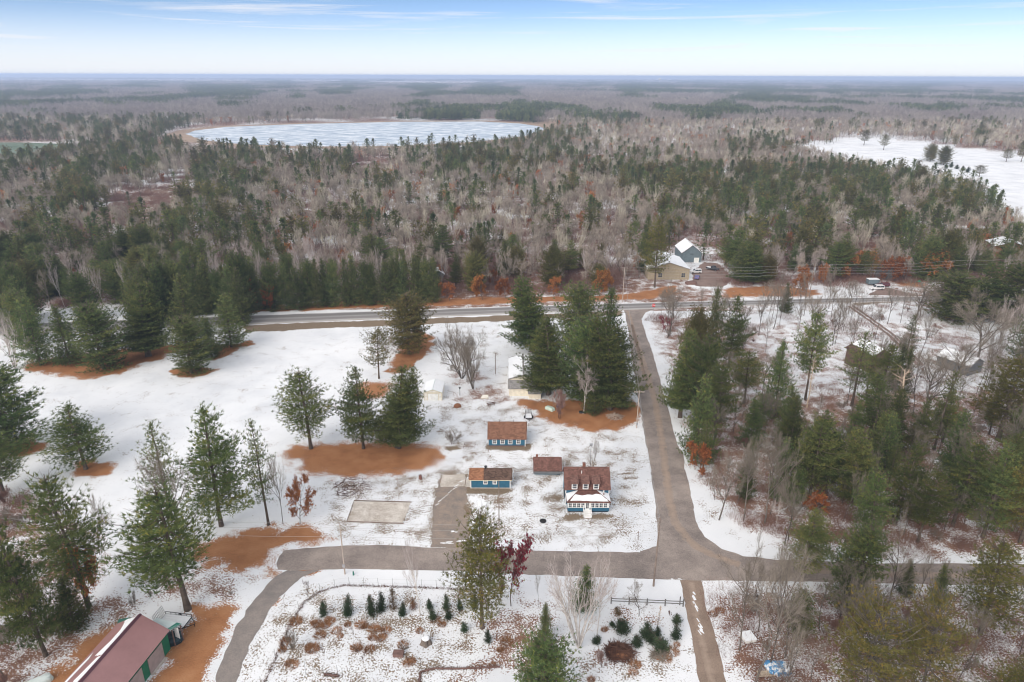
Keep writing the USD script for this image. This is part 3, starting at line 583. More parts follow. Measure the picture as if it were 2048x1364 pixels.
NT.append(pine('small_larch', 64, H=5.0, cb=0.15, R=0.8, step=0.45, nb=4, gap=0.1, prof=cone, tuft=0.2, tw=0.04, K_=5, tstep=0.4, needles='larch_needles'))
NB = []
for k in range(3): NB.append(bare(f'bare_tree_{"abc"[k]}', 71 + k, H=15, R=4.6, first=(0.28, 0.35, 0.22)[k], n=(11, 6, 4), up=0.28, ang=(42, 40, 44), lr=(0.6, 0.47, 0.42)))
NB.append(bare('maple', 75, H=14, R=5.0, first=0.10, n=(7, 7, 5), twigs=4, tw=0.032, up=0.26, ang=(40, 36, 36), tlen=0.9, stems=5, fan=0.50, lr=(0.62, 0.5, 0.45)))
for k in range(3): NB.append(bare(f'slender_tree_{"abc"[k]}', 81 + k, H=17, R=2.6, first=0.45, n=(10, 5, 4), up=0.42, ang=(38, 38, 42), twigs=4, trunk_r=0.011, tk='twig_bark'))
for k in range(2): NB.append(bare(f'birch_{"ab"[k]}', 91 + k, H=16, R=2.6, first=0.42, n=(10, 6, 3), up=0.55, ang=(36, 34, 38), twigs=4, trunk_r=0.012, bk='birch_bark', tk='birch_twigs', stems=1 + k, fan=0.12))
NB.append(bare('clump_birch', 93, H=14, R=5.0, first=0.30, n=(6, 4, 2), up=0.35, ang=(28, 32, 36), twigs=2, tw=0.03, trunk_r=0.0135, bk='birch_bark', tk='birch_twigs', stems=9, fan=0.42, lr=(0.5, 0.4, 0.38)))
NB.append(bare('aspen', 94, H=15, R=3.2, first=0.5, n=(9, 6, 4), up=0.3, ang=(48, 45, 42), twigs=5, trunk_r=0.0095, bk='birch_bark', tk='birch_twigs', stems=2, fan=0.10))
for k in range(2): NB.append(bare(f'oak_{"ab"[k]}', 95 + k, H=10, R=3.4, first=0.15, n=(10, 6, 4), up=0.3, ang=(55, 45, 45), twigs=4, leafy='oak_leaves', leaf_n=(2600, 1500)[k], tk='brush_twigs', trunk_r=0.014))
NB.append(bare('red_oak', 97, H=8, R=2.4, first=0.15, n=(8, 5, 3), up=0.4, twigs=4, leafy='red_leaves', leaf_n=700, trunk_r=0.010))
for k in range(2): NB.append(bare(f'shrub_{"ab"[k]}', 101 + k, H=3.0, R=1.7, first=0.1, n=(5, 4, 3), up=0.4, ang=(30, 32, 36), twigs=3, tlen=0.5, tw=0.022, stems=6, fan=0.55, bk='brush_twigs', tk=('red_shrub_twigs', 'twig_bark')[k], trunk_r=0.012))
NB.append(bare('sapling', 103, H=3.2, R=0.9, first=0.2, n=(7, 4, 3), up=0.5, twigs=3, tlen=0.35, tw=0.018, bk='brush_twigs', tk='brush_twigs', trunk_r=0.008))
# a dead, barkless pine
def snag(key, seed, H=19, R=4.0):
    rng = np.random.default_rng(seed); a, b = MB(), MB(); z = np.linspace(0, H, 10)
    tr = np.c_[np.cumsum(rng.normal(size=(10, 2)) * 0.12, axis=0), z]; a.tube(tr, 0.30 * (1 - z / H) ** 0.7 + 0.05, 7)
    for q in range(46):
        s = 0.2 + 0.78 * rng.random(); c0 = np.array([np.interp(s * H, z, tr[:, k]) for k in range(3)]); az = rng.random() * 6.28; L = R * (1.1 - s * 0.7) * (0.4 + 0.7 * rng.random()); t = np.linspace(0, 1, 5)
        p = c0 + L * np.c_[t * math.cos(az), t * math.sin(az), 0.15 * t + 0.35 * t ** 2]
        b.tube(p, 0.075 * (1 - 0.75 * t), 4)
        for _ in range(3):
            u = 0.4 + 0.5 * rng.random(); c1 = c0 + (p[-1] - c0) * u; b.tube(np.array([c1, c1 + rng.normal(size=3) * 0.5 + [math.cos(az) * .6, math.sin(az) * .6, 0.35]]), [0.03, 0.012], 3)
    kind(key, H, R, [('trunk', a.vf, 'dead_wood', None), ('branch', b.vf, 'dead_wood', None)])
snag('snag', 111)
# lighter models for trees seen from farther off
for k in range(4): NT.append(pine(f'forest_pine_{"abcd"[k]}', 121 + k, H=17, cb=(0.15, 0.25, 0.2, 0.1)[k], R=(3.6, 3.4, 4.2, 3.4)[k], step=1.5, nb=5, gap=0.1, prof=(cone, flat, rnd, cone)[k], tuft=0.95, tw=0.26, K_=6, tstep=0.95, s0=0.2, needles=('dense_pine_needles', 'white_pine_needles', 'red_pine_needles', 'far_needles')[k]))
for k in range(3): NB.append(bare(f'forest_bare_{"abc"[k]}', 131 + k, H=14, R=(4.0, 3.2, 3.6)[k], first=0.3, n=(9, 5, 3), twigs=3, tlen=1.5, tw=0.055, up=0.3, tk='forest_twigs'))
for k in range(2): NB.append(bare(f'forest_aspen_{"ab"[k]}', 141 + k, H=15, R=2.4, first=0.40, n=(8, 5, 2), twigs=3, tlen=1.4, tw=0.055, up=0.6, ang=(32, 34, 38), bk='aspen_twigs', tk='aspen_twigs'))
NB.append(bare('forest_oak', 145, H=12, R=3.4, first=0.2, n=(8, 4, 3), twigs=3, tlen=1.2, tw=0.05, leafy='oak_leaves', leaf_n=700, leaf_size=0.5, tk='forest_twigs'))
# clumps of far trees
def clump_pine(key, seed, nt=9, half=14):
    rng = np.random.default_rng(seed); C, D, T = [], [], []
    for _ in range(nt):
        x, y = (rng.random(2) - 0.5) * 2 * half; h = 12 + 6 * rng.random(); tone = rng.random()
        for z in np.arange(0.2, 1.0, 0.09):
            r = 3.6 * (1 - z) ** 0.8 + 0.3
            for _ in range(6 if z < 0.8 else 3):
                a = rng.random() * 6.28; C.append((x + r * math.cos(a) * rng.random() ** .5, y + r * math.sin(a) * rng.random() ** .5, z * h)); D.append((math.cos(a), math.sin(a), 0.5)); T.append(0.6 * tone + 0.4 * rng.random())
    v, f, tn = blades(np.array(C), np.array(D), 3, 2.3, 1.1, rng, 0.7, np.array(T)); kind(key, 17, half, [('crown', (v, f), 'far_needles', tn)])
def clump_bare(key, seed, m, nt=9, half=14):
    rng = np.random.default_rng(seed); P, Q = [], []
    for _ in range(nt):
        x, y = (rng.random(2) - 0.5) * 2 * half; h = 10 + 6 * rng.random(); r = 3.2 + 1.5 * rng.random()
        P.append((x, y, 0)); Q.append((x, y, h * 0.7))
        for _ in range(95):
            z = 0.35 + 0.6 * rng.random(); a = rng.random() * 6.28; rr = r * rng.random() ** .5 * math.sin(PI * (0.2 + 0.75 * z)) 
            p = np.array([x + rr * 0.6 * math.cos(a), y + rr * 0.6 * math.sin(a), h * z]); P.append(p); Q.append(p + np.array([math.cos(a) * 0.8, math.sin(a) * 0.8, 1.5]) * (0.8 + rng.random()))
    v, f = ribbons(np.array(P), np.array(Q), 0.17, rng); kind(key, 15, half, [('crown', (v, f), m, None)])
for k in range(2): clump_pine(f'pine_clump_{"ab"[k]}', 151 + k)
for k in range(3): clump_bare(f'bare_clump_{"abc"[k]}', 161 + k, ('far_twigs', 'far_twigs', 'far_aspen_twigs')[k])
def clump_shrub(key, seed):
    rng = np.random.default_rng(seed); n = 500; P = np.c_[(rng.random((n, 2)) - 0.5) * 9, rng.random(n) * 0.4]
    v, f = ribbons(P, P + np.c_[rng.normal(size=(n, 2)) * 0.5, 0.7 + 1.4 * rng.random(n)], 0.05, rng); kind(key, 2, 4.5, [('crown', (v, f), 'red_shrub_twigs', None)])
clump_shrub('shrub_clump', 171)

PR = np.random.default_rng(7)
def plant(name, key, label, cat, base, group=None, h=None, w=None, rz=None, lean=None):
    """one tree: base is a ground point, h its height, w its crown's width"""
    path, H0, R0 = KIND[key]
    h = h or H0; sz = h / H0; sx = (w / 2 / R0) if w else sz
    x = UsdGeom.Xform.Define(stage, numbered('/World', name))
    x.AddTranslateOp().Set(Gf.Vec3d(float(base[0]), float(base[1]), -0.03))
    x.AddRotateYOp().Set(float(lean or PR.normal() * 0.9)); x.AddRotateXOp().Set(float(PR.normal() * 0.9))
    x.AddRotateZOp().Set(float(PR.random() * 360 if rz is None else rz))
    x.AddScaleOp().Set(Gf.Vec3f(float(sx), float(sx), float(sz)))
    x.GetPrim().GetReferences().AddInternalReference(path); x.GetPrim().SetInstanceable(True)
    tag(x, label, cat, group)
    return x
def plant_px(name, key, label, cat, bx, by, ty, wpx=None, group=None, lean=None):
    b = G(bx, by); h = rise(bx, by, ty)
    w = wpx * depth(b[0], b[1], h / 2) / FOC * ((1.02 if key[:5] in ('white', 'thin_', 'ragge', 'yello') else 0.94) if cat == 'pine tree' else 1.0) if wpx else None
    return plant(name, key, label, cat, b, group, h, w, lean=lean)
def scatter(name, label, cat, items, z=-0.03):
    """many as one: items = (kind, x, y, h scale, w scale); one PointInstancer"""
    pi = UsdGeom.PointInstancer.Define(stage, '/World/' + name); tag(pi, label, cat, kind='stuff')
    keys = sorted(set(i[0] for i in items)); rel = []
    for k in keys:
        q = UsdGeom.Xform.Define(stage, f'/World/{name}/Models/{k}'); q.GetPrim().GetReferences().AddInternalReference(KIND[k][0]); rel.append(q.GetPath())
    pi.CreatePrototypesRel().SetTargets(rel)
    rng = np.random.default_rng(len(items)); a = rng.random(len(items)) * PI
    pi.CreateProtoIndicesAttr(Vt.IntArray([keys.index(i[0]) for i in items]))
    pi.CreatePositionsAttr(Vt.Vec3fArray.FromNumpy(np.array([(i[1], i[2], z) for i in items], np.float32)))
    pi.CreateScalesAttr(Vt.Vec3fArray.FromNumpy(np.array([(i[4], i[4], i[3]) for i in items], np.float32)))
    pi.CreateOrientationsAttr(Vt.QuathArray([Gf.Quath(float(math.cos(t)), 0, 0, float(math.sin(t))) for t in a]))

# ------------------------------------------------------------------ building materials
def siding(name, col, pitch=0.2, axis='z', rough=0.6, amount=0.5):
    mat(name, {'g': ('geometry', {}), 'tc': ('texture_coordinate', {}), 'w': ('wave_texture', {'wave_type': 'bands', 'bands_direction': axis, 'profile': 'saw', 'scale': 0.314 / pitch}),
               'n': ('noise_texture', {'scale': 1.6, 'detail': 4.0}), 'r': ('rgb_ramp', {'ramp': [(0.3, [c * 0.86 for c in col]), (0.7, [min(1, c * 1.12) for c in col])]}),
               'b': ('bump', {'strength': amount, 'distance': 0.03}), 'p': ('principled_bsdf', {'roughness': rough, 'specular_ior_level': 0.3})},
        [('tc.object', 'w.vector'), ('g.position', 'n.vector'), ('n.fac', 'r.fac'), ('r.color', 'p.base_color'), ('w.fac', 'b.height'), ('b.normal', 'p.normal')], 'p.BSDF')
def shingles(name, col, var=0.28):
    lo, hi = [c * (1 - var) for c in col], [c * (1 + var) for c in col]
    mat(name, {'tc': ('texture_coordinate', {}), 'b': ('brick_texture', {'color1': lo, 'color2': hi, 'mortar': [c * 0.6 for c in col], 'scale': 1.0, 'mortar_size': 0.012, 'brick_width': 0.33, 'row_height': 0.16, 'bias': 0.0}),
               'n': ('noise_texture', {'scale': 0.9, 'detail': 4.0, 'roughness': 0.65}), 'mr': ('map_range', {'from_min': 0.3, 'from_max': 0.7, 'to_min': 0.80, 'to_max': 1.18}),
               'h': ('hsv', {}), 'bp': ('bump', {'strength': 0.35, 'distance': 0.02}), 'p': ('principled_bsdf', {'roughness': 0.85, 'specular_ior_level': 0.2})},
        [('tc.object', 'b.vector'), ('tc.object', 'n.vector'), ('b.color', 'h.color'), ('n.fac', 'mr.value'), ('mr.result', 'h.value'), ('h.color', 'p.base_color'), ('b.fac', 'bp.height'), ('bp.normal', 'p.normal')], 'p.BSDF')
siding('blue_siding', (0.033, 0.125, 0.20)); siding('white_siding', (0.78, 0.74, 0.66), 0.25, 'x'); siding('cream_siding', (0.72, 0.66, 0.54), 0.2)
siding('tan_siding', (0.40, 0.33, 0.23), 0.25); siding('grey_blue_siding', (0.145, 0.185, 0.205), 0.3, 'x'); siding('brown_boards', (0.135, 0.085, 0.066), 0.25, 'x')
siding('orange_boards', (0.30, 0.15, 0.08), 0.25); siding('grey_boards', (0.13, 0.135, 0.14), 0.3, 'x'); siding('green_siding', (0.012, 0.115, 0.060), 0.25, 'x'); siding('door_panels', (0.30, 0.235, 0.215), 0.5, 'z')
siding('white_panels', (0.80, 0.79, 0.75), 0.55, 'z', 0.5)
shingles('brown_shingles', (0.165, 0.083, 0.067)); shingles('rust_shingles', (0.215, 0.108, 0.070)); shingles('mottled_shingles', (0.115, 0.072, 0.055), 0.45); shingles('mossy_shingles', (0.29, 0.135, 0.075), 0.35); shingles('grey_shingles', (0.30, 0.285, 0.275)); shingles('dormer_shingles', (0.19, 0.102, 0.083))
plain('white_paint', (0.80, 0.79, 0.77), 0.5, 0.05); plain('cream_trim', (0.62, 0.53, 0.37), 0.55, 0.08); plain('snow_cover', (0.83, 0.835, 0.85), 0.9, 0.04, 0.8, 0, 0.1)
plain('brick_red', (0.20, 0.085, 0.06), 0.85, 0.3, 6.0); plain('black_metal', (0.018, 0.018, 0.02), 0.5, 0.3); plain('dark_gap', (0.03, 0.028, 0.026), 0.8, 0.2); plain('pole_wood', (0.22, 0.17, 0.14), 0.85, 0.25, 1.0)
plain('pale_pole', (0.40, 0.33, 0.28), 0.85, 0.2, 1.0); plain('grey_metal', (0.42, 0.42, 0.43), 0.4, 0.1, 2.0, 0.6); plain('wire_metal', (0.36, 0.34, 0.33), 0.5, 0.1); plain('old_boards', (0.17, 0.10, 0.085), 0.85, 0.3, 3.0)
plain('grey_rail', (0.15, 0.145, 0.14), 0.85, 0.25, 3.0); plain('pale_wood', (0.55, 0.45, 0.34), 0.8, 0.2, 2.0); plain('tarp_green', (0.012, 0.030, 0.036), 0.45, 0.3, 1.2); plain('tarp_pale', (0.50, 0.60, 0.52), 0.5, 0.15, 1.5); mat('tarp_blue', {'g': ('geometry', {}), 'n': ('noise_texture', {'scale': 1.1, 'detail': 5.0, 'roughness': 0.7}), 'r': ('rgb_ramp', {'ramp': [(0.40, (0.06, 0.24, 0.48)), (0.47, (0.12, 0.34, 0.58)), (0.50, (0.80, 0.81, 0.83)), (1.0, (0.84, 0.84, 0.85))]}), 'p': ('principled_bsdf', {'roughness': 0.5})}, [('g.position', 'n.vector'), ('n.fac', 'r.fac'), ('r.color', 'p.base_color')], 'p.BSDF'); plain('tarp_navy', (0.035, 0.035, 0.085), 0.5, 0.3, 1.5)
plain('maroon_steel', (0.32, 0.168, 0.160), 0.45, 0.10, 0.4); plain('maroon_trim', (0.085, 0.030, 0.042), 0.5, 0.1); plain('green_steel', (0.030, 0.155, 0.115), 0.4, 0.12, 0.6); plain('pale_steel', (0.62, 0.68, 0.66), 0.4, 0.08, 1.0); plain('green_trim', (0.012, 0.10, 0.055), 0.5, 0.15)
plain('car_white', (0.78, 0.78, 0.78), 0.3, 0.03, 1, 0, 0.5); plain('car_dark', (0.03, 0.035, 0.045), 0.3, 0.15, 1, 0, 0.5); plain('car_blue', (0.13, 0.12, 0.26), 0.3, 0.1, 1, 0, 0.5); plain('car_red', (0.12, 0.02, 0.03), 0.3, 0.1, 1, 0, 0.5); plain('tyre_black', (0.02, 0.02, 0.02), 0.8, 0.2); plain('sign_red', (0.55, 0.03, 0.035), 0.5, 0.05); plain('sign_green', (0.02, 0.25, 0.13), 0.5, 0.05); plain('lamp_red', (0.4, 0.02, 0.02), 0.4, 0.1)
plain('leaf_heap', (0.24, 0.105, 0.055), 0.9, 0.35, 4.0); plain('stump_bark', (0.15, 0.12, 0.10), 0.9, 0.3, 3.0); plain('stick_pale', (0.40, 0.31, 0.25), 0.85, 0.3, 2.0); plain('yellow_metal', (0.60, 0.58, 0.20), 0.5, 0.1)
mat('window_glass', {'n': ('noise_texture', {'scale': 0.8}), 'g': ('geometry', {}), 'r': ('rgb_ramp', {'ramp': [(0.35, (0.035, 0.04, 0.05)), (0.65, (0.10, 0.11, 0.125))]}), 'p': ('principled_bsdf', {'roughness': 0.08, 'specular_ior_level': 0.7})}, [('g.position', 'n.vector'), ('n.fac', 'r.fac'), ('r.color', 'p.base_color')], 'p.BSDF')
# snow lying in ragged patches on the maroon steel roof's cold side
# ------------------------------------------------------------------ building pieces (plan units times K, built round a corner at the front left)
def window(t, x, z, w, h, y, cols=2, rows=2, fr=0.11, frame='white_paint', d=0.07):
    """a window in a wall facing -y at depth y"""
    m = MB(); x0, x1, z0, z1 = x - w / 2, x + w / 2, z, z + h
    m.box(x0 - fr, x0, y - d, y, z0 - fr, z1 + fr).box(x1, x1 + fr, y - d, y, z0 - fr, z1 + fr).box(x0, x1, y - d, y, z1, z1 + fr).box(x0, x1, y - d - 0.02, y, z0 - fr, z0)
    for k in range(1, cols): m.box(x0 + w * k / cols - 0.02, x0 + w * k / cols + 0.02, y - d + 0.025, y, z0, z1)
    for k in range(1, rows): m.box(x0, x1, y - d + 0.02, y, z0 + h * k / rows - 0.03, z0 + h * k / rows + 0.03)
    p = put(t, 'window', m.vf, frame)
    put(p, 'pane', MB().box(x0, x1, y - 0.03, y + 0.02, z0, z1).vf, 'window_glass')
def walls_gable_x(x0, x1, y0, y1, ze, zr, yr=None):
    """closed walls, gables at the x ends (ridge along x)"""
    yr = (y0 + y1) / 2 if yr is None else yr
    m = MB()
    m.add([(x0, y0, 0), (x1, y0, 0), (x1, y0, ze), (x0, y0, ze)], [(0, 1, 2, 3)]).add([(x0, y1, 0), (x1, y1, 0), (x1, y1, ze), (x0, y1, ze)], [(3, 2, 1, 0)])
    for x, o in ((x0, 1), (x1, 0)):
        m.add([(x, y0, 0), (x, y1, 0), (x, y1, ze), (x, yr, zr), (x, y0, ze)], [(0, 1, 2), (0, 2, 3), (0, 3, 4)] if not o else [(2, 1, 0), (3, 2, 0), (4, 3, 0)])
    return m
def walls_gable_y(x0, x1, y0, y1, ze, zr):
    m = MB(); xr = (x0 + x1) / 2
    m.add([(x0, y0, 0), (x0, y1, 0), (x0, y1, ze), (x0, y0, ze)], [(3, 2, 1, 0)]).add([(x1, y0, 0), (x1, y1, 0), (x1, y1, ze), (x1, y0, ze)], [(0, 1, 2, 3)])
    for y in (y0, y1): m.add([(x0, y, 0), (x1, y, 0), (x1, y, ze), (xr, y, zr), (x0, y, ze)], [(0, 1, 2), (0, 2, 3), (0, 3, 4)])
    return m
def roof_x(t, x0, x1, y0, y1, yr, ze, zr, m, over=0.3, th=0.12, name='roof', ze2=None):
    """two slopes, ridge along x; eaves at (y0, ze) and (y1, ze2)"""
    ze2 = ze if ze2 is None else ze2
    r = MB().slab([(x0 - over, y0, ze), (x1 + over, y0, ze), (x1 + over, yr, zr), (x0 - over, yr, zr)], th).slab([(x1 + over, y1, ze2), (x0 - over, y1, ze2), (x0 - over, yr, zr + 0.004), (x1 + over, yr, zr + 0.004)], th)
    return put(t, name, r.vf, m)
def roof_y(t, x0, x1, y0, y1, ze, zr, m, th=0.12, name='roof', xr=None):
    xr = (x0 + x1) / 2 if xr is None else xr
    r = MB().slab([(x0, y1, ze), (x0, y0, ze), (xr, y0, zr), (xr, y1, zr)], th).slab([(x1, y0, ze), (x1, y1, ze), (xr, y1, zr + 0.004), (xr, y0, zr + 0.004)], th)
    return put(t, name, r.vf, m)
def snow_on(t, quad, name='snow', th=0.07, seed=1, cover=None):
    """a blanket of snow on a slope, ragged along its outline; quad = four points, cover = sub-outline in (u, v)"""
    q = np.array(quad, float); pol = Polygon(cover or [(0.01, 0.02), (0.99, 0.02), (0.99, 0.98), (0.01, 0.98)]).segmentize(0.04)
    a = np.array(pol.exterior.coords)[:-1]; k = np.c_[a * 9, np.full(len(a), seed)]
    a = np.clip(a + (np.c_[meshkit.fbm(k, 3, seed), meshkit.fbm(k + 50, 3, seed)] - 0.5) * 0.05, 0.004, 0.996)
    pol = Polygon(a).buffer(0); pol = max(getattr(pol, 'geoms', [pol]), key=lambda g: g.area)
    tm = trimesh.creation.extrude_polygon(pol, th, engine='earcut'); uv = tm.vertices
    P = (q[0] * ((1 - uv[:, :1]) * (1 - uv[:, 1:2])) + q[1] * (uv[:, :1] * (1 - uv[:, 1:2])) + q[2] * (uv[:, :1] * uv[:, 1:2]) + q[3] * ((1 - uv[:, :1]) * uv[:, 1:2]))
    n = np.cross(q[1] - q[0], q[3] - q[0]); n /= np.linalg.norm(n); n = n if n[2] > 0 else -n
    put(t, name, (P + n * (uv[:, 2:3] + 0.003), tm.faces), 'snow_cover')
def corner_boards(t, pts, ze, m='white_paint', w=0.14):
    b = MB()
    for x, y in pts: b.box(x - w / 2, x + w / 2, y - w / 2 - 0.02, y + w / 2 - 0.02, 0.02, ze)
    put(t, 'corner_board', b.vf, m)

# ------------------------------------------------------------------ the blue house with porch and dormers
t = thing('house', 'blue house with brown roof, three dormers and a snowy hipped porch roof', 'house')
k = K
X0, X1, Y0, YR, YE, ZE, ZR = 9.45 * k, 16.95 * k, 101.2 * k, 103.9 * k, 106.7 * k, 3.12 * k, 5.95 * k
ye = 100.85 * k; sl = (ZR - ZE) / (YR - ye)
put(t, 'wall', walls_gable_x(X0, X1, Y0, YE, ZE + 0.1, ZR - 0.2, YR).vf, 'blue_siding')
rf = roof_x(t, X0, X1, ye, 2 * YR - ye, YR, ZE, ZR, 'brown_shingles', 0.32)
put(rf, 'chimney', MB().box(12.55 * k, 13.0 * k, YR + 0.15, YR + 0.7, ZR - 0.5, ZR + 0.42).box(12.5 * k, 13.05 * k, YR + 0.1, YR + 0.75, ZR + 0.42, ZR + 0.52).vf, 'brick_red')
put(rf, 'vent_pipe', MB().cyl(12.28 * k, YR - 0.95, ZR - 1.2, ZR - 0.35, 0.07).vf, 'white_paint')
corner_boards(t, [(X0, Y0), (X1, Y0)], ZE)
for xc in (10.92, 12.83, 14.66):
    x = xc * k; w = 1.22 * k / 2; yf = 101.02 * k; zt = 4.42 * k; yb = 102.75 * k; zb = ZE + (yb - ye) * sl
    zf = ZE + (yf - ye) * sl
    d = put(t, 'dormer', MB().poly([(x - w, yf, zf - 0.1), (x + w, yf, zf - 0.1), (x + w, yf, zt), (x - w, yf, zt)]).poly([(x - w, yf, zf - 0.1), (x - w, yf, zt), (x - w, yb, zb)]).poly([(x + w, yf, zf - 0.1), (x + w, yb, zb), (x + w, yf, zt)]).vf, 'brown_shingles')
    put(d, 'dormer_roof', MB().slab([(x - w - 0.12, yf - 0.2, zt - 0.02), (x + w + 0.12, yf - 0.2, zt - 0.02), (x + w + 0.12, yb + 0.1, zb + 0.06), (x - w - 0.12, yb + 0.1, zb + 0.06)], 0.10).vf, 'dormer_shingles')
    window(t, x, zf + 0.10, 0.72 * k, zt - zf - 0.30, yf - 0.01, 1, 2, 0.14)
# porch
px0, px1, py0 = 9.65 * k, 16.75 * k, 98.8 * k
put(t, 'porch_wall', MB().box(px0, px1, py0, Y0 - 0.01, 0.25, 0.92 * k).vf, 'blue_siding')
put(t, 'porch_foundation', MB().box(px0 + 0.15, px1 - 0.15, py0 + 0.12, Y0 - 0.02, -0.2, 0.25).vf, 'dark_gap')
put(t, 'porch_frame', MB().box(px0, px1, py0, Y0 - 0.01, 0.92 * k, 1.0 * k).box(px0, px1, py0, Y0 - 0.01, 1.92 * k, 2.25 * k).vf, 'white_paint')
for x in (px0, px1): put(t, 'porch_side_glass', MB().box(x + (0.02 if x == px0 else -0.06), x + (0.06 if x == px0 else -0.02), py0 + 0.06, Y0 - 0.02, 1.0 * k, 1.92 * k).vf, 'window_glass')
post = MB()
wx = list(np.linspace(9.98, 12.12, 4)) + list(np.linspace(13.82, 16.0, 4))
for a_ in wx: window(t, (a_ + 0.10) * k, 1.06 * k, 0.50 * k, 0.80 * k, py0 - 0.005, 2, 2, 0.10)
put(t, 'porch_panel', MB().box(px0, px1, py0 + 0.04, py0 + 0.10, 1.0 * k, 1.92 * k).vf, 'white_paint')
dd = put(t, 'door', MB().box(12.62 * k, 13.40 * k, py0 - 0.05, py0 + 0.02, 0.50 * k, 2.0 * k).vf, 'white_paint')
put(dd, 'pane', MB().box(12.78 * k, 13.24 * k, py0 - 0.075, py0 - 0.03, 0.85 * k, 1.9 * k).vf, 'window_glass')
put(dd, 'glazing_bar', MB().box(12.99 * k, 13.03 * k, py0 - 0.09, py0 - 0.06, 0.85 * k, 1.9 * k).box(12.78 * k, 13.24 * k, py0 - 0.088, py0 - 0.06, 1.18 * k, 1.21 * k).box(12.78 * k, 13.24 * k, py0 - 0.088, py0 - 0.06, 1.52 * k, 1.55 * k).vf, 'white_paint')
e0, e1, ey, ez = px0 - 0.28, px1 + 0.28, py0 - 0.32, 2.22 * k
tx0, tx1, tz = 11.75 * k, 14.65 * k, 2.98 * k
A_, B_, C_, D_ = (e0, ey, ez), (e1, ey, ez), (tx1, Y0 - 0.01, tz), (tx0, Y0 - 0.01, tz)
EL, ER = (e0, Y0 - 0.01, ez), (e1, Y0 - 0.01, ez)
hip = MB().add([A_, B_, C_, D_], [(0, 1, 2, 3)]).add([A_, D_, EL], [(0, 1, 2)]).add([B_, ER, C_], [(0, 1, 2)]).box(e0, e1, ey, Y0 - 0.02, ez - 0.14, ez - 0.001)
pr = put(t, 'porch_roof', hip.vf, 'brown_shingles')
snow_on(pr, [A_, B_, C_, D_], 'snow', 0.06, 3, [(0.05, 0.10), (0.30, 0.13), (0.36, 0.10), (0.97, 0.07), (0.97, 0.60), (0.80, 0.66), (0.65, 0.58), (0.48, 0.60), (0.30, 0.52), (0.02, 0.63)])
def tri_snow(p, T, s):
    T = np.array(T, float); c = T.mean(0); q = c + (T - c) * 0.90; n = np.cross(T[1] - T[0], T[2] - T[0]); n /= np.linalg.norm(n); n = n if n[2] > 0 else -n
    put(p, 'snow', MB().add(np.vstack([q + n * 0.01, q + n * 0.06]), [(0, 1, 2), (3, 4, 5), (0, 1, 4), (0, 4, 3), (1, 2, 5), (1, 5, 4), (2, 0, 3), (2, 3, 5)]).vf, 'snow_cover')
tri_snow(pr, [A_, D_, EL], 1); tri_snow(pr, [B_, ER, C_], 2)
put(t, 'upper_window', MB().box(15.9 * k, 16.15 * k, Y0 - 0.06, Y0, 2.55 * k, 3.1 * k).vf, 'white_paint')
put(pr, 'stove_pipe', MB().cyl(15.93 * k, 100.2 * k, 2.2 * k, 2.95 * k, 0.10).vf, 'brick_red')
st = MB()
for s in range(5): st.box(12.42 * k, 13.58 * k, py0 - 0.35 - 0.36 * s, py0 - 0.36 * s, 0.0, (0.55 * k) * (1 - s / 5.0))
put(t, 'steps', st.vf, 'white_paint')
put(t, 'stair_railing', MB().box(12.30 * k, 12.40 * k, py0 - 1.5, py0 - 0.02, 0.5, 0.62).box(13.60 * k, 13.70 * k, py0 - 1.5, py0 - 0.02, 0.5, 0.62).box(12.29 * k, 12.41 * k, py0 - 1.62, py0 - 1.5, 0, 1.0).box(13.59 * k, 13.71 * k, py0 - 1.62, py0 - 1.5, 0, 1.0).box(12.29 * k, 12.41 * k, py0 - 0.2, py0 - 0.02, 0.62, 1.6).box(13.59 * k, 13.71 * k, py0 - 0.2, py0 - 0.02, 0.62, 1.6)
    .box(12.32 * k, 12.38 * k, py0 - 1.5, py0 - 0.2, 1.0, 1.08).box(13.62 * k, 13.68 * k, py0 - 1.5, py0 - 0.2, 1.0, 1.08).vf, 'white_paint')
put(t, 'link_passage', MB().box(9.35 * k, X0 - 0.01, 103.2 * k, 104.4 * k, 0, 1.5).vf, 'dark_gap')
# ------------------------------------------------------------------ outbuildings of the blue house
t = thing('cottage', 'blue cottage with four white front windows and a rust brown roof', 'cottage')
X0, X1, Y0 = -4.62 * k, 2.75 * k, 121.1 * k
put(t, 'wall', walls_gable_x(X0, X1, Y0, 126.9 * k, 1.85 * k, 4.0 * k, 124 * k).vf, 'blue_siding')
rf = roof_x(t, X0, X1, 120.7 * k, 127.3 * k, 124 * k, 1.82 * k, 4.12 * k, 'rust_shingles', 0.32)
put(rf, 'ridge_vent', MB().box(-2.6 * k, -2.35 * k, 124.1 * k, 124.4 * k, 4.0 * k, 4.3 * k).box(0.2 * k, 0.45 * k, 124.1 * k, 124.4 * k, 4.0 * k, 4.3 * k).vf, 'grey_metal')
put(t, 'rake_board', MB().slab([(X1 + 0.32, 122.2 * k, 2.9 * k), (X1 + 0.42, 122.2 * k, 2.9 * k), (X1 + 0.42, 124.1 * k, 4.2 * k), (X1 + 0.32, 124.1 * k, 4.2 * k)], 0.12).vf, 'dark_gap')
for x in (-3.43, -1.86, -0.30, 1.33): window(t, x * k, 0.68 * k, 0.66 * k, 0.86 * k, Y0, 2, 2, 0.13)
corner_boards(t, [(X1 - 0.02, Y0)], 1.8 * k); put(t, 'foundation', MB().box(X0 - 0.03, X1 + 0.03, Y0 - 0.03, Y0 + 0.2, 0, 0.25).vf, 'old_boards')
t = thing('garage', 'blue garage whose roof is orange brown at one end and dark brown at the other', 'garage')
X0, X1, Y0 = -7.4 * k, -0.22 * k, 106.05 * k
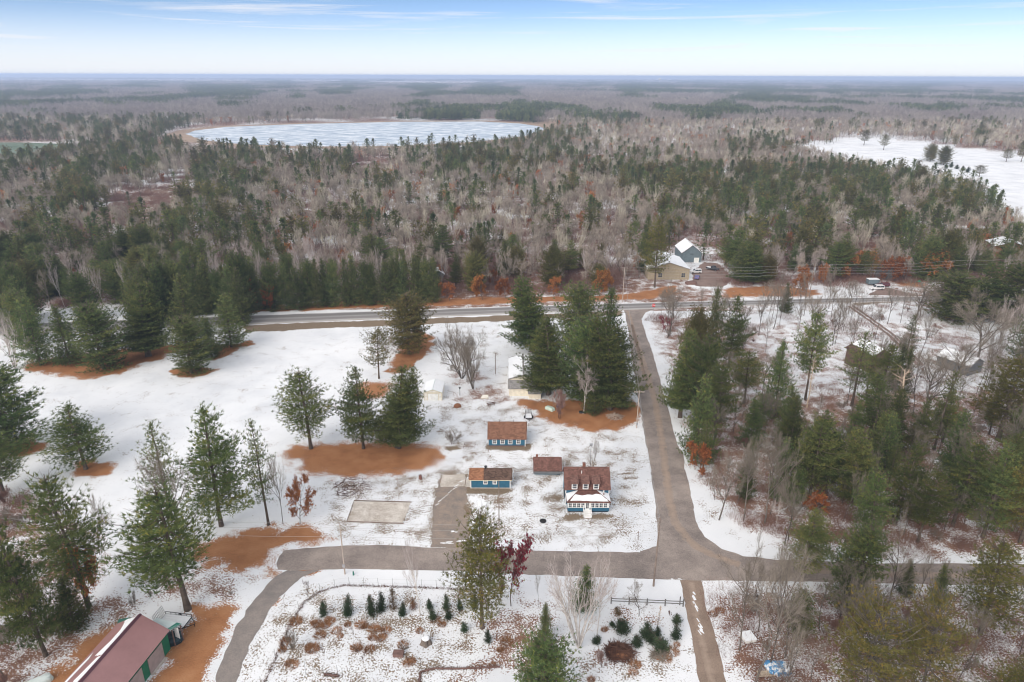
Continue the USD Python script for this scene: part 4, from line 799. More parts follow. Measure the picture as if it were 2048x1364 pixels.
put(t, 'wall', walls_gable_x(X0, X1, Y0, 109.4 * k, 2.05 * k, 3.1 * k, 107.7 * k).vf, 'blue_siding')
q = lambda a, b, y, z, y2, z2: [(a, y, z), (b, y, z), (b, y2, z2), (a, y2, z2)]
xs = -5.05 * k
r0 = put(t, 'roof', MB().slab(q(X0 - 0.35, xs - 0.003, 105.65 * k, 1.98 * k, 107.7 * k, 3.2 * k), 0.12).slab(q(X0 - 0.35, xs - 0.003, 109.75 * k, 1.98 * k, 107.7 * k, 3.204 * k), 0.12).vf, 'mossy_shingles')
put(t, 'roof', MB().slab(q(xs, X1 + 0.35, 105.65 * k, 1.98 * k, 107.7 * k, 3.2 * k), 0.12).slab(q(xs, X1 + 0.35, 109.75 * k, 1.98 * k, 107.7 * k, 3.204 * k), 0.12).vf, 'mottled_shingles')
put(r0, 'roof_vent', MB().cyl(-4.72 * k, 107.75 * k, 3.1 * k, 3.45 * k, 0.2).cyl(-4.72 * k, 107.75 * k, 3.45 * k, 3.6 * k, 0.32).vf, 'black_metal')
for x in (-4.72, -3.03): window(t, x * k, 1.02 * k, 0.50 * k, 0.72 * k, Y0, 2, 2, 0.15)
corner_boards(t, [(X0 + 0.03, Y0), (X1 - 0.03, Y0)], 2.0 * k)
put(t, 'fascia', MB().box(X0 - 0.35, X1 + 0.35, 105.62 * k, 105.65 * k, 1.86 * k, 1.99 * k).vf, 'cream_trim')
put(t, 'foundation', MB().box(X0 - 0.03, X1 + 0.03, Y0 - 0.04, Y0 + 0.1, 0, 0.14).vf, 'concrete')
put(t, 'door_slab', MB().box(X0 - 1.1, X0 - 0.05, Y0 + 0.4, 109 * k, 0, 0.10).vf, 'concrete')
t = thing('cellar_house', 'low building with steep brown roof and brick chimney left of the blue house', 'outbuilding')
X0, X1, Y0 = 4.3 * k, 9.25 * k, 110.75 * k
put(t, 'wall', walls_gable_x(X0, X1, Y0, 113.9 * k, 0.95 * k, 2.75 * k, 112.35 * k).vf, 'blue_siding')
rf = roof_x(t, X0, X1, 110.35 * k, 114.3 * k, 112.35 * k, 0.92 * k, 2.82 * k, 'brown_shingles', 0.25)
put(rf, 'chimney', MB().box(4.62 * k, 4.98 * k, 112.3 * k, 112.75 * k, 2.2 * k, 3.2 * k).vf, 'brick_red')
put(t, 'skirt_roof', MB().slab([(X0 - 0.25, 110.0 * k, 0.62 * k), (X1 + 0.25, 110.0 * k, 0.62 * k), (X1 + 0.25, 110.5 * k, 0.86 * k), (X0 - 0.25, 110.5 * k, 0.86 * k)], 0.06).vf, 'grey_boards')
# ------------------------------------------------------------------ white metal garage and the white long house
t = thing('metal_garage', 'small white metal garage with snow on its roof and a cream roller door', 'garage')
X0, X1, Y0, Y1 = -20.25 * k, -16.1 * k, 142.0 * k, 147.8 * k
put(t, 'wall', walls_gable_y(X0, X1, Y0, Y1, 2.0 * k, 2.72 * k).vf, 'white_siding')
rf = roof_y(t, X0 - 0.12, X1 + 0.12, Y0 - 0.15, Y1 + 0.15, 2.02 * k, 2.80 * k, 'pale_steel')
xr = (X0 + X1) / 2
snow_on(rf, [(X0 - 0.1, Y0 - 0.1, 2.03 * k), (xr - 0.05, Y0 - 0.1, 2.80 * k), (xr - 0.05, Y1 + 0.1, 2.80 * k), (X0 - 0.1, Y1 + 0.1, 2.03 * k)], seed=5)
snow_on(rf, [(xr + 0.05, Y0 - 0.1, 2.80 * k), (X1 + 0.1, Y0 - 0.1, 2.03 * k), (X1 + 0.1, Y1 + 0.1, 2.03 * k), (xr + 0.05, Y1 + 0.1, 2.80 * k)], seed=6)
put(t, 'trim', MB().box(X0 - 0.04, X0 + 0.10, Y0 - 0.05, Y0, 0, 2.0 * k).box(X1 - 0.10, X1 + 0.04, Y0 - 0.05, Y0, 0, 2.0 * k).box(X0 + 0.10, X1 - 0.10, Y0 - 0.05, Y0, 1.86 * k, 2.0 * k)
    .slab([(X0 - 0.1, Y0 - 0.17, 2.0 * k), (X0 - 0.1, Y0 - 0.153, 2.0 * k), (xr, Y0 - 0.153, 2.78 * k), (xr, Y0 - 0.17, 2.78 * k)], 0.14).slab([(X1 + 0.1, Y0 - 0.17, 2.0 * k), (X1 + 0.1, Y0 - 0.153, 2.0 * k), (xr, Y0 - 0.153, 2.78 * k), (xr, Y0 - 0.17, 2.78 * k)], 0.14).vf, 'cream_trim')
dr = put(t, 'door', MB().box(-19.35 * k, -17.0 * k, Y0 - 0.04, Y0 - 0.002, 0.02, 1.72 * k).vf, 'white_panels')
put(dr, 'door_frame', MB().box(-19.45 * k, -19.352 * k, Y0 - 0.05, Y0 - 0.002, 0, 1.80 * k).box(-16.998 * k, -16.9 * k, Y0 - 0.05, Y0 - 0.002, 0, 1.80 * k).box(-19.352 * k, -16.998 * k, Y0 - 0.05, Y0 - 0.002, 1.722 * k, 1.80 * k).vf, 'cream_trim')
t = thing('long_house', 'long white house under tall pines with snow on its low ridged roof', 'house')
X0, X1, Y0, Y1 = -0.75 * k, 6.6 * k, 147 * k, 160 * k; xr = 2.75 * k
put(t, 'wall', walls_gable_y(X0, X1, Y0, Y1, 3.2 * k, 4.15 * k).vf, 'cream_siding')
rf = roof_y(t, X0 - 0.2, X1 + 0.2, Y0 - 0.2, Y1 + 0.2, 3.18 * k, 4.28 * k, 'grey_shingles', xr=xr)
snow_on(rf, [(X0 - 0.18, Y0 - 0.15, 3.19 * k), (xr - 0.18, Y0 - 0.15, 4.25 * k), (xr - 0.18, Y1 + 0.1, 4.25 * k), (X0 - 0.18, Y1 + 0.1, 3.19 * k)], seed=7)
snow_on(rf, [(xr + 0.25, Y0 - 0.15, 4.23 * k), (X1 + 0.15, Y0 - 0.15, 3.19 * k), (X1 + 0.15, Y1 + 0.1, 3.19 * k), (xr + 0.25, Y1 + 0.1, 4.23 * k)], seed=8)
put(rf, 'roof_vent', MB().box(0.9 * k, 1.2 * k, 154 * k, 154.3 * k, 3.5 * k, 3.95 * k).box(1.3 * k, 1.6 * k, 152 * k, 152.3 * k, 3.6 * k, 4.0 * k).vf, 'dark_gap')
put(t, 'front_wall', MB().box(X0 + 0.1, X1 - 0.1, 144.5 * k, Y0 - 0.003, 0, 2.2 * k).vf, 'cream_siding')
put(t, 'porch_roof', MB().slab([(X0 - 0.2, 144.1 * k, 2.05 * k), (X1 + 0.2, 144.1 * k, 2.05 * k), (X1 + 0.2, 147.0 * k - 0.2, 3.05 * k), (X0 - 0.2, 147.0 * k - 0.2, 3.05 * k)], 0.12).vf, 'grey_shingles')
put(t, 'annex_wall', MB().box(3.95 * k, 6.75 * k, 143.0 * k, 144.45 * k, 0, 1.32 * k).vf, 'cream_siding')
put(t, 'annex_roof', MB().slab([(3.75 * k, 142.8 * k, 1.34 * k), (6.95 * k, 142.8 * k, 1.34 * k), (6.95 * k, 144.48 * k, 1.95 * k), (3.75 * k, 144.48 * k, 1.95 * k)], 0.10).vf, 'grey_shingles')
# ------------------------------------------------------------------ buildings over the highway
t = thing('tan_house', 'broad tan house with a snow covered gable roof across the highway', 'house')
X0, X1, Y0, Y1 = 50 * k, 65.2 * k, 243.2 * k, 262 * k; xr = 57.6 * k
put(t, 'wall', walls_gable_y(X0, X1, Y0, Y1, 3.9 * k, 6.3 * k).vf, 'tan_siding')
rf = roof_y(t, X0 - 0.5, X1 + 0.5, Y0 - 0.4, Y1 + 0.3, 3.85 * k, 6.45 * k, 'grey_shingles')
for a_, b_, s in ((X0 - 0.48, xr - 0.03, 9), (X1 + 0.48, xr + 0.03, 10)):
    snow_on(rf, [(a_, Y0 - 0.35, 3.86 * k), (b_, Y0 - 0.35, 6.45 * k), (b_, Y1 + 0.25, 6.45 * k), (a_, Y1 + 0.25, 3.86 * k)], seed=s, th=0.12)
for x in (54.5, 63): window(t, x * k, 1.0, 1.6, 1.7, Y0, 2, 2, 0.1, 'cream_trim')
t = thing('grey_barn', 'tall grey blue barn with steep snowy roof and white door behind the tan house', 'barn')
X0, X1, Y0, Y1 = 68.3 * k, 76.0 * k, 268.3 * k, 281 * k; xr = 72.15 * k
put(t, 'wall', walls_gable_y(X0, X1, Y0, Y1, 4.0 * k, 6.9 * k).vf, 'grey_blue_siding')
rf = roof_y(t, X0 - 0.4, X1 + 0.4, Y0 - 0.4, Y1 + 0.3, 3.75 * k, 7.0 * k, 'grey_shingles')
for a_, b_, s in ((X0 - 0.38, xr - 0.03, 11), (X1 + 0.38, xr + 0.03, 12)):
    snow_on(rf, [(a_, Y0 - 0.35, 3.76 * k), (b_, Y0 - 0.35, 7.0 * k), (b_, Y1 + 0.25, 7.0 * k), (a_, Y1 + 0.25, 3.76 * k)], seed=s, th=0.12)
put(t, 'door', MB().box(73.2 * k, 75.2 * k, Y0 - 0.08, Y0 - 0.003, 0, 1.9 * k).vf, 'white_panels')
put(t, 'loft_door', MB().box(71.5 * k, 72.8 * k, Y0 - 0.05, Y0 - 0.003, 3.3 * k, 3.5 * k).vf, 'dark_gap')
def hut(name, label, cat, fx0, fx1, fy, ze_px, zr_px, dep, wallm, roofm, rz=0.0, snow=True, wid=None, gable='y'):
    a = np.array(G(fx0, fy)); b = np.array(G(fx1, fy)); c = (a + b) / 2; w = wid or np.linalg.norm(b - a)
    ze, zr = rise((fx0 + fx1) / 2, fy, ze_px), rise((fx0 + fx1) / 2, fy, zr_px)
    t = thing(name, label, cat, (c[0], c[1], 0), rz)
    put(t, 'wall', walls_gable_y(-w / 2, w / 2, 0, dep, ze, zr - 0.1).vf, wallm)
    rf = roof_y(t, -w / 2 - 0.4, w / 2 + 0.4, -0.4, dep + 0.3, ze - 0.05, zr, roofm)
    if snow:
        snow_on(rf, [(-w / 2 - 0.38, -0.35, ze - 0.04), (-0.03, -0.35, zr), (-0.03, dep + 0.25, zr), (-w / 2 - 0.38, dep + 0.25, ze - 0.04)], seed=21, th=0.1)
        snow_on(rf, [(w / 2 + 0.38, -0.35, ze - 0.04), (0.03, -0.35, zr), (0.03, dep + 0.25, zr), (w / 2 + 0.38, dep + 0.25, ze - 0.04)], seed=22, th=0.1)
    return t, w, ze, zr
t, w, ze, zr = hut('brown_house', 'brown board house with patchy snow on its roof among the bare trees', 'house', 1738, 1777, 746, 710, 698, 8.5, 'brown_boards', 'mottled_shingles', 0.28)
window(t, 0.3, 1.5, 0.8, 0.9, 0, 1, 2, 0.06, 'old_boards')
wg = put(t, 'wing_wall', MB().box(-w / 2 - 1.6, -w / 2 - 0.003, 5.2, 8.5, 0, ze - 0.6).vf, 'brown_boards')
put(wg, 'wing_roof', MB().slab([(-w / 2 - 2.1, 4.8, ze - 0.65), (-w / 2 + 0.2, 4.8, ze + 0.4), (-w / 2 + 0.2, 8.9, ze + 0.4), (-w / 2 - 2.1, 8.9, ze - 0.65)], 0.12).vf, 'mottled_shingles')
hut('grey_house', 'small grey house with snow covered roof at the woods edge on the right', 'house', 1925, 1972, 748, 728, 716, 9, 'grey_boards', 'grey_shingles', 0.5)
hut('orange_house', 'orange brown house with snowy roof among bare trees at the right edge', 'house', 1988, 2046, 524, 494, 484, 12, 'orange_boards', 'mottled_shingles', -0.25)
hut('open_shed', 'small dark shed with a snowy roof beside the gravel yard', 'shed', 1455, 1478, 540, 528, 518, 5, 'grey_boards', 'grey_shingles', -0.5)
hut('dark_shed', 'dark low shed behind the big pines beside the highway', 'shed', 1495, 1525, 567, 551, 545, 6, 'old_boards', 'grey_shingles', 0.1)
hut('small_cabin', 'dark cabin hidden among russet oaks with snow on its roof', 'cabin', 1672, 1700, 552, 540, 531, 6, 'old_boards', 'grey_shingles', 0.3)
hut('grey_shed', 'blue grey shed behind the parked white vehicle with a thin line of snow', 'shed', 1752, 1792, 560, 542, 532, 6, 'grey_boards', 'mottled_shingles', -0.6, snow=False)
hut('roadside_hut', 'white roofed hut half hidden behind the roadside pines', 'hut', 868, 888, 560, 549, 541, 5, 'grey_boards', 'grey_shingles', 0.2)
hut('red_roof_house', 'far house with a faint red roof in the trees near the snow field', 'house', 1488, 1512, 352, 346, 342, 12, 'brown_boards', 'rust_shingles', 0.8, snow=False)
# ------------------------------------------------------------------ the maroon pole barn at the lower left
t = thing('pole_barn', 'large shed with maroon steel roof and green trim, snow on one slope', 'barn', (-44.2 * k, 68.5 * k, 0), math.radians(-8))
hw, L, ze, zr = 3.75 * k, 18.0, 2.95 * k, 5.1 * k
# local frame: x = 0 is the right eave's wall, y = 0 the far gable, the barn runs towards -y
put(t, 'wall', walls_gable_y(-2 * hw + 0.3, -0.3, -L, 0, ze - 0.15, zr - 0.25).vf, 'green_siding')
put(t, 'roof', MB().slab([(0, 0.3, ze), (0, -L, ze), (-hw, -L, zr), (-hw, 0.3, zr)], 0.10).slab([(-2 * hw, -L, ze), (-2 * hw, 0.3, ze), (-hw, 0.3, zr + 0.004), (-hw, -L, zr + 0.004)], 0.10).vf, 'maroon_steel')
put(t, 'ridge_cap', MB().slab([(-hw + 0.25, 0.33, zr - 0.08), (-hw + 0.25, -L, zr - 0.08), (-hw, -L, zr + 0.06), (-hw, 0.33, zr + 0.06)], 0.04).slab([(-hw - 0.25, -L, zr - 0.08), (-hw - 0.25, 0.33, zr - 0.08), (-hw, 0.33, zr + 0.064), (-hw, -L, zr + 0.064)], 0.04).vf, 'maroon_trim')
sq = [(-2 * hw + 0.05, -L, ze + 0.03), (-hw - 0.28, -L, zr - 0.12), (-hw - 0.28, 0.25, zr - 0.12), (-2 * hw + 0.05, 0.25, ze + 0.03)]
for s, cv in enumerate(([(0.55, 0.62), (0.97, 0.60), (0.98, 0.99), (0.45, 0.99), (0.70, 0.88), (0.72, 0.75)], [(0.62, 0.40), (0.95, 0.34), (0.97, 0.58), (0.80, 0.60)], [(0.55, 0.16), (0.92, 0.10), (0.95, 0.32), (0.62, 0.36)], [(0.05, 0.30), (0.16, 0.26), (0.30, 0.62), (0.20, 0.70), (0.10, 0.50)], [(0.03, 0.05), (0.20, 0.03), (0.14, 0.26), (0.05, 0.30)], [(0.28, 0.02), (0.50, 0.02), (0.48, 0.26), (0.30, 0.30)])):
    snow_on(t, sq, 'snow', 0.05, 31 + s, cv)
for s, (a_, b_) in enumerate(((-4.6, -1.5), (-9.6, -5.9), (-14.4, -10.7))):
    put(t, 'roller_door', MB().box(-0.30, -0.20, a_, b_, 0, ze - 0.55).vf, 'door_panels')
    put(t, 'door_sill', MB().box(-0.3, 0.25, a_, b_, -0.02, 0.06).vf, 'concrete')
put(t, 'gable_trim', MB().box(-hw - 1.4, -hw + 1.4, -L - 0.6, -L - 0.02, ze + 1.2, zr - 0.3).vf, 'green_trim')
lt = put(t, 'lean_to_roof', MB().slab([(-hw + 0.9, 0.32, ze + 0.7), (0.1, 0.32, ze - 0.05), (0.7, 1.9, ze - 0.35), (-hw + 1.3, 1.7, ze + 0.5)], 0.05).vf, 'pale_steel')
rb = MB()
for q_ in np.linspace(0.02, 0.98, 18):
    a_ = np.array([-hw + 0.9 + q_ * (hw - 0.8), 0.36, ze + 0.7 - q_ * 0.75 + 0.03]); b_ = np.array([-hw + 1.3 + q_ * (hw - 0.6), 1.7 + 0.2 * q_, ze + 0.5 - q_ * 0.85 + 0.03]); rb.tube([a_, b_], 0.035, 4)
put(lt, 'rib', rb.vf, 'pale_steel')
put(lt, 'edge_flashing', MB().slab([(-0.4, 0.36, ze + 0.12), (0.12, 0.36, ze), (0.74, 1.9, ze - 0.31), (0.05, 1.85, ze - 0.10)], 0.03).vf, 'green_steel')
put(t, 'lean_to_roof', MB().slab([(-2 * hw - 0.2, 0.32, ze - 0.3), (-hw - 1.0, 0.32, ze + 0.6), (-hw - 1.6, 1.7, ze + 0.45), (-2 * hw - 0.7, 1.5, ze - 0.4)], 0.05).vf, 'green_steel')
put(t, 'lean_to_post', MB().box(0.0, 0.12, 0.5, 0.62, 0, ze - 0.2).box(0.5, 0.62, 1.7, 1.82, 0, ze - 0.42).box(-hw + 1.4, -hw + 1.52, 1.5, 1.62, 0, ze + 0.2).vf, 'old_boards')
put(t, 'side_panel', MB().box(-0.1, 0.5, 1.2, 1.3, 0.25, ze - 0.5).vf, 'white_panels')

# ------------------------------------------------------------------ yard things
def at(px, py): x, y = G(px, py); return (x, y, 0)
p = at(756, 1024)
SL = PG([(709, 1003), (822, 1006), (806, 1047), (694, 1043)])
t = tag(stage.GetPrimAtPath(put('/World', 'house_slab', poly_mesh(SL, 0.08, 0.25, 0.8, 31), 'concrete')), 'pale concrete slab of a vanished building framed by old foundation boards', 'slab')
fr = MB(); c4 = np.array([G(*q_) for q_ in ((708, 1002), (823, 1005), (807, 1048), (693, 1044))])
for a_, b_ in ((0, 1), (3, 0), (3, 2)):
    fr.slab([(*c4[a_], 0.16), (*c4[b_], 0.16), (*(c4[b_] + [0.0, 0.13]), 0.16), (*(c4[a_] + [0.13 if a_ == 3 and b_ == 0 else 0.0, 0.13]), 0.16)], 0.16)
put('/World/house_slab', 'foundation_edge', fr.vf, 'pole_wood')
structure('door_slab', poly_mesh(PG([(884, 950), (930, 948), (930, 972), (880, 975)]), 0.022, 0.4, 0.5, 33), 'concrete')

# picnic table
t = thing('picnic_table', 'dark picnic table with snowy boards standing on the white yard', 'picnic table', at(981, 809), 0.3)
for q_ in range(4): put(t, 'board', MB().box(-1.0, 1.0, -0.40 + q_ * 0.2, -0.22 + q_ * 0.2, 0.70, 0.75).vf, 'snow_cover' if q_ in (1, 2) else 'old_boards')
for s in (-1, 1): put(t, 'bench', MB().box(-1.0, 1.0, s * 0.72 - 0.13, s * 0.72 + 0.13, 0.40, 0.45).vf, 'pale_wood' if s > 0 else 'old_boards')
for x in (-0.75, 0.75): put(t, 'leg', MB().slab([(x - 0.05, -0.75, 0.02), (x + 0.05, -0.75, 0.02), (x + 0.05, -0.2, 0.70), (x - 0.05, -0.2, 0.70)], 0.06).slab([(x - 0.05, 0.2, 0.70), (x + 0.05, 0.2, 0.70), (x + 0.05, 0.75, 0.02), (x - 0.05, 0.75, 0.02)], 0.06).box(x - 0.05, x + 0.05, -0.8, 0.8, 0.33, 0.40).vf, 'old_boards')
def heap(name, label, cat, px, py, r, h, m, n=260, st=None, seed=1):
    """a low mound, or a pile of sticks"""
    rng = np.random.default_rng(seed); x, y, _ = at(px, py); t = thing(name, label, cat, (x, y, 0))
    s = trimesh.creation.icosphere(3, 1.0); v = s.vertices.copy(); v = v[:, :] * (1 + 0.25 * (meshkit.fbm(v * 2 + seed * 7.0, 3, seed)[:, None] - 0.5)); v = v * [r, r * 0.85, h]; v[:, 2] = np.maximum(v[:, 2], -0.05)
    if h > 0.15: put(t, 'mound', (v * ([0.8, 0.8, 0.6] if st else [1, 1, 1]), s.faces), m, True)
    if st:
        b = MB()
        for _ in range(n):
            a_ = rng.random() * 6.28; q_ = rng.random() ** 0.6; c = np.array([math.cos(a_) * q_ * r, math.sin(a_) * q_ * r * 0.85, h * (1 - q_ ** 2) * rng.random() + 0.08]); d = rng.normal(size=3) * [0.6, 0.6, 0.22]
            b.tube([c - d * 0.7, c + rng.normal(size=3) * 0.08, c + d * 0.9], [0.045, 0.04, 0.02], 3)
        put(t, 'sticks', b.vf, st)
heap('leaf_mound', 'rounded brown heap of leaves in front of the white metal garage', 'leaf heap', 915, 813, 0.95, 0.85, 'leaf_heap', seed=2)
heap('branch_pile', 'pale pile of cut branches on the orange needles beside the town road', 'branch pile', 1230, 835, 1.75, 0.75, 'leaf_heap', 300, 'stick_pale', 3)
heap('brush_pile', 'big dark red brown brush heap at the lower edge of the tree garden', 'brush pile', 1238, 1306, 2.1, 1.2, 'leaf_heap', 520, 'brush_twigs', 4)
heap('brush_pile', 'small grey brush heap right below the widest dark spruce', 'brush pile', 1318, 1312, 1.1, 0.5, 'leaf_heap', 160, 'twig_bark', 5)
# white hatch-like board on the leaves
x, y, _ = at(969, 795); t = thing('cellar_hatch', 'sloping white cellar hatch on the brown leaves left of the long house', 'hatch', (x, y, 0), 0.05)
put(t, 'cover', MB().add([(-1.0, -0.5, 0.05), (1.0, -0.5, 0.25), (1.0, 0.5, 0.55), (-0.5, 0.5, 0.55), (-1.0, -0.5, 0), (1.0, -0.5, 0), (1.0, 0.5, 0), (-0.5, 0.5, 0)], [(0, 1, 2, 3), (4, 5, 1, 0), (5, 6, 2, 1), (6, 7, 3, 2), (7, 4, 0, 3)]).vf, 'white_siding')
put(t, 'sill', MB().box(-1.05, 1.05, -0.56, -0.503, 0, 0.10).vf, 'cream_trim')
def trailer(name, label, pos, rz, L, W, rail, gate, tongue, snow=True):
    """a flat utility trailer, x along its length, tongue towards +x"""
    t = thing(name, label, 'trailer', (*pos, 0), rz)
    for q_ in range(5): put(t, 'deck_board', MB().box(-L / 2, L / 2, -W / 2 + W * q_ / 5 + 0.01, -W / 2 + W * (q_ + 1) / 5 - 0.01, 0.58, 0.63).vf, 'snow_cover' if snow  else 'old_boards')
    m = MB()
    for s in (-1, 1): m.box(-L / 2, L / 2, s * (W / 2 + 0.04) - 0.03, s * (W / 2 + 0.04) + 0.03, 0.50, 0.60).box(-L / 2, L / 2, s * (W / 2 + 0.04) - 0.03, s * (W / 2 + 0.04) + 0.03, 0.58 + rail, 0.65 + rail)
    for x in np.linspace(-L / 2, L / 2, 6):
        for s in (-1, 1): m.box(x - 0.03, x + 0.03, s * (W / 2 + 0.04) - 0.025, s * (W / 2 + 0.04) + 0.025, 0.60, 0.58 + rail)
    m.box(L / 2, L / 2 + 0.06, -W / 2, W / 2, 0.5, 0.63)
    put(t, 'frame', m.vf, 'black_metal')
    put(t, 'tongue', MB().slab([(L / 2, -W / 2, 0.56), (L / 2, -W / 2 + 0.12, 0.56), (L / 2 + tongue, 0.05, 0.56), (L / 2 + tongue, -0.05, 0.56)], 0.08).slab([(L / 2, W / 2 - 0.12, 0.562), (L / 2, W / 2, 0.562), (L / 2 + tongue, 0.05, 0.562), (L / 2 + tongue, -0.05, 0.562)], 0.08).box(L / 2 + tongue - 0.2, L / 2 + tongue - 0.12, -0.04, 0.04, 0.0, 0.5).vf, 'black_metal')
    for s in (-1, 1):
        w = MB(); v, f = tube(np.array([[0, s * (W / 2 + 0.12), 0.33], [0, s * (W / 2 + 0.34), 0.33]]), [0.33, 0.33], 14); w.add(v, f)
        wp = put(t, 'wheel', w.vf, 'tyre_black'); put(wp, 'rim', MB().box(-0.12, 0.12, s * (W / 2 + 0.345) - 0.01, s * (W / 2 + 0.345) + 0.01, 0.21, 0.45).vf, 'grey_metal')
    if gate:
        g_ = MB(); x0 = -L / 2 - 0.05; lean = 0.35
        for y_ in np.linspace(-W / 2, W / 2, 9): g_.tube([(x0, y_, 0.6), (x0 - lean, y_, 0.6 + gate)], 0.025, 4)
        for q_ in np.linspace(0, 1, 5): g_.tube([(x0 - lean * q_, -W / 2, 0.6 + gate * q_), (x0 - lean * q_, W / 2, 0.6 + gate * q_)], 0.03, 4)
        put(t, 'ramp_gate', g_.vf, 'black_metal')
    return t
a_, b_ = np.array(G(322, 1247)), np.array(G(377, 1249)); d = b_ - a_
trailer('utility_trailer', 'black railed utility trailer with snowy deck and raised mesh ramp behind the maroon shed', (a_ + b_) / 2, math.atan2(d[1], d[0]) - 0.10, np.linalg.norm(d) * 1.0, 2.3, 0.40, 1.5, 1.3)
trailer('small_trailer', 'small trailer with snow on its bed just behind the rust roofed cottage', G(1057, 836), -PI / 2 + 0.05, 2.3, 1.5, 0.45, 0.9, 0.9)
def lump(name, label, cat, px, py, rx, ry, h, m, rz=0.0, seed=1, extra=None):
    x, y, _ = at(px, py); t = thing(name, label, cat, (x, y, 0), rz)
    s = trimesh.creation.icosphere(3, 1.0); v = s.vertices.copy(); v = np.sign(v) * np.abs(v) ** 0.5; v *= 1 + 0.42 * (meshkit.fbm(v * 1.8 + seed * 9.0, 4, seed)[:, None] - 0.5); v = v * [rx, ry, h]; v[:, 2] = np.maximum(v[:, 2], -0.04)
    put(t, 'cover', (v, s.faces), m, 40); e = MB(); an = np.linspace(0, 2 * PI, 40); e.tube(np.c_[np.cos(an) * rx * 1.02, np.sin(an) * ry * 1.02, np.full(40, 0.05)], 0.04, 4); put(t, 'hem_rope', e.vf, 'pale_wood' if m != 'tarp_green' else 'black_metal')
    return t
lump('covered_pile', 'dark green tarpaulin thrown over a pile at the maroon shed corner', 'tarp', 343, 1283, 1.5, 1.1, 1.1, 'tarp_green', 0.4, 2)
lump('covered_boat', 'pale green and white covered boat on the orange needles', 'boat', 1100, 819, 1.25, 0.75, 0.75, 'tarp_pale', -0.8, 3)
lump('navy_bundle', 'navy blue tarpaulin bundle inside the twiggy shrub by the pale boat', 'tarp', 1119, 815, 0.8, 0.6, 0.95, 'tarp_navy', 0, 4)
lump('blue_tarp_pile', 'bright blue and white tarpaulin over a woodpile under the yellow pines', 'tarp', 1555, 1338, 1.7, 1.2, 0.6, 'tarp_blue', 0.05, 5)
lump('black_tub', 'black sheet bundled around the foot of the white aspen pair', 'tarp', 1165, 825, 0.85, 0.6, 0.35, 'black_metal', 0, 6)
lump('silver_boat', 'pale covered boat tip at the lower left corner by the maroon shed', 'boat', 78, 1368, 1.6, 0.7, 0.9, 'pale_steel', 0.7, 7)
x, y, _ = at(1532, 1350); t = thing('wood_rack', 'stack of pale weathered boards below the blue tarpaulin', 'board stack', (x, y, 0), 0.05)
for q_ in range(4): put(t, 'plank', MB().box(-1.2, 1.2, -0.45 + q_ * 0.24, -0.27 + q_ * 0.24, 0.2 + 0.05 * (q_ % 2), 0.28 + 0.05 * (q_ % 2)).vf, 'pale_wood')
put(t, 'bearer', MB().box(-1.0, -0.85, -0.5, 0.55, 0, 0.2).box(0.85, 1.0, -0.5, 0.55, 0, 0.2).vf, 'old_boards')
x, y, _ = at(1495, 1280); t = thing('white_cover', 'snow covered square trailer lid standing among the lower right trees', 'lid', (x, y, 0), 0.25)
put(t, 'lid', MB().box(-0.9, 0.9, -0.9, 0.9, 0.7, 0.85).vf, 'snow_cover'); put(t, 'side', MB().box(-0.85, 0.85, -0.85, 0.85, 0.25, 0.70).vf, 'white_panels')
# stump, crate, log, barrel, fire ring, posts
x, y, _ = at(852, 1286); t = thing('tree_stump', 'broad old tree stump with a cap of snow in the garden', 'stump', (x, y, 0))
an = np.arange(16) * 2 * PI / 16; rr = 0.62 + 0.14 * np.cos(an * 5 + 1); v = np.vstack([np.c_[np.cos(an) * (rr + 0.28), np.sin(an) * (rr + 0.28), 0 * an - 0.02], np.c_[np.cos(an) * rr, np.sin(an) * rr, 0 * an + 0.35], np.c_[np.cos(an) * (rr - 0.10), np.sin(an) * (rr - 0.10), 0 * an + 0.85], [[0, 0, 0.86]]])
f = [(r * 16 + i, r * 16 + (i + 1) % 16, (r + 1) * 16 + (i + 1) % 16, (r + 1) * 16 + i) for r in range(2) for i in range(16)]
m = MB().add(v, f).add(v, [(32 + i, 32 + (i + 1) % 16, 48) for i in range(16)]); put(t, 'trunk', m.vf, 'stump_bark')
put(t, 'snow', MB().cyl(0, 0, 0.862, 0.97, 0.56, 14, 0.42).vf, 'snow_cover')
x, y, _ = at(797, 1310); t = thing('wooden_box', 'dark weathered wooden box lying on the garden snow', 'box', (x, y, 0), -0.05)
for q_ in range(4): put(t, 'plank', MB().box(-0.75, 0.75, -0.5 + q_ * 0.25, -0.27 + q_ * 0.25, 0.5, 0.55).vf, 'old_boards')
put(t, 'side', MB().box(-0.72, 0.72, -0.47, 0.45, 0, 0.499).vf, 'old_boards')
x, y, _ = at(811, 1298); t = thing('log', 'short dark log beside the wooden box', 'log', (x, y, 0)); put(t, 'bark', MB().tube([(-0.4, -0.25, 0.12), (0, 0, 0.13), (0.4, 0.25, 0.12)], [0.12, 0.13, 0.11], 8).vf, 'stump_bark'); put(t, 'cut_end', MB().tube([(-0.41, -0.257, 0.12), (-0.40, -0.25, 0.12)], [0.11, 0.11], 8).vf, 'pale_wood')
x, y, _ = at(841, 958); t = thing('burn_barrel', 'rusty red burn barrel standing on the snow near the bare driveway', 'barrel', (x, y, 0))
put(t, 'barrel', MB().cyl(0, 0, 0, 0.9, 0.31, 14).vf, 'brick_red'); put(t, 'hoop', MB().cyl(0, 0, 0.28, 0.33, 0.325, 14).cyl(0, 0, 0.58, 0.63, 0.325, 14).cyl(0, 0, 0.87, 0.92, 0.325, 14).vf, 'old_boards')
x, y, _ = at(1086, 1043); t = thing('fire_ring', 'round black fire pit ring on the snowy front lawn', 'fire pit', (x, y, 0))
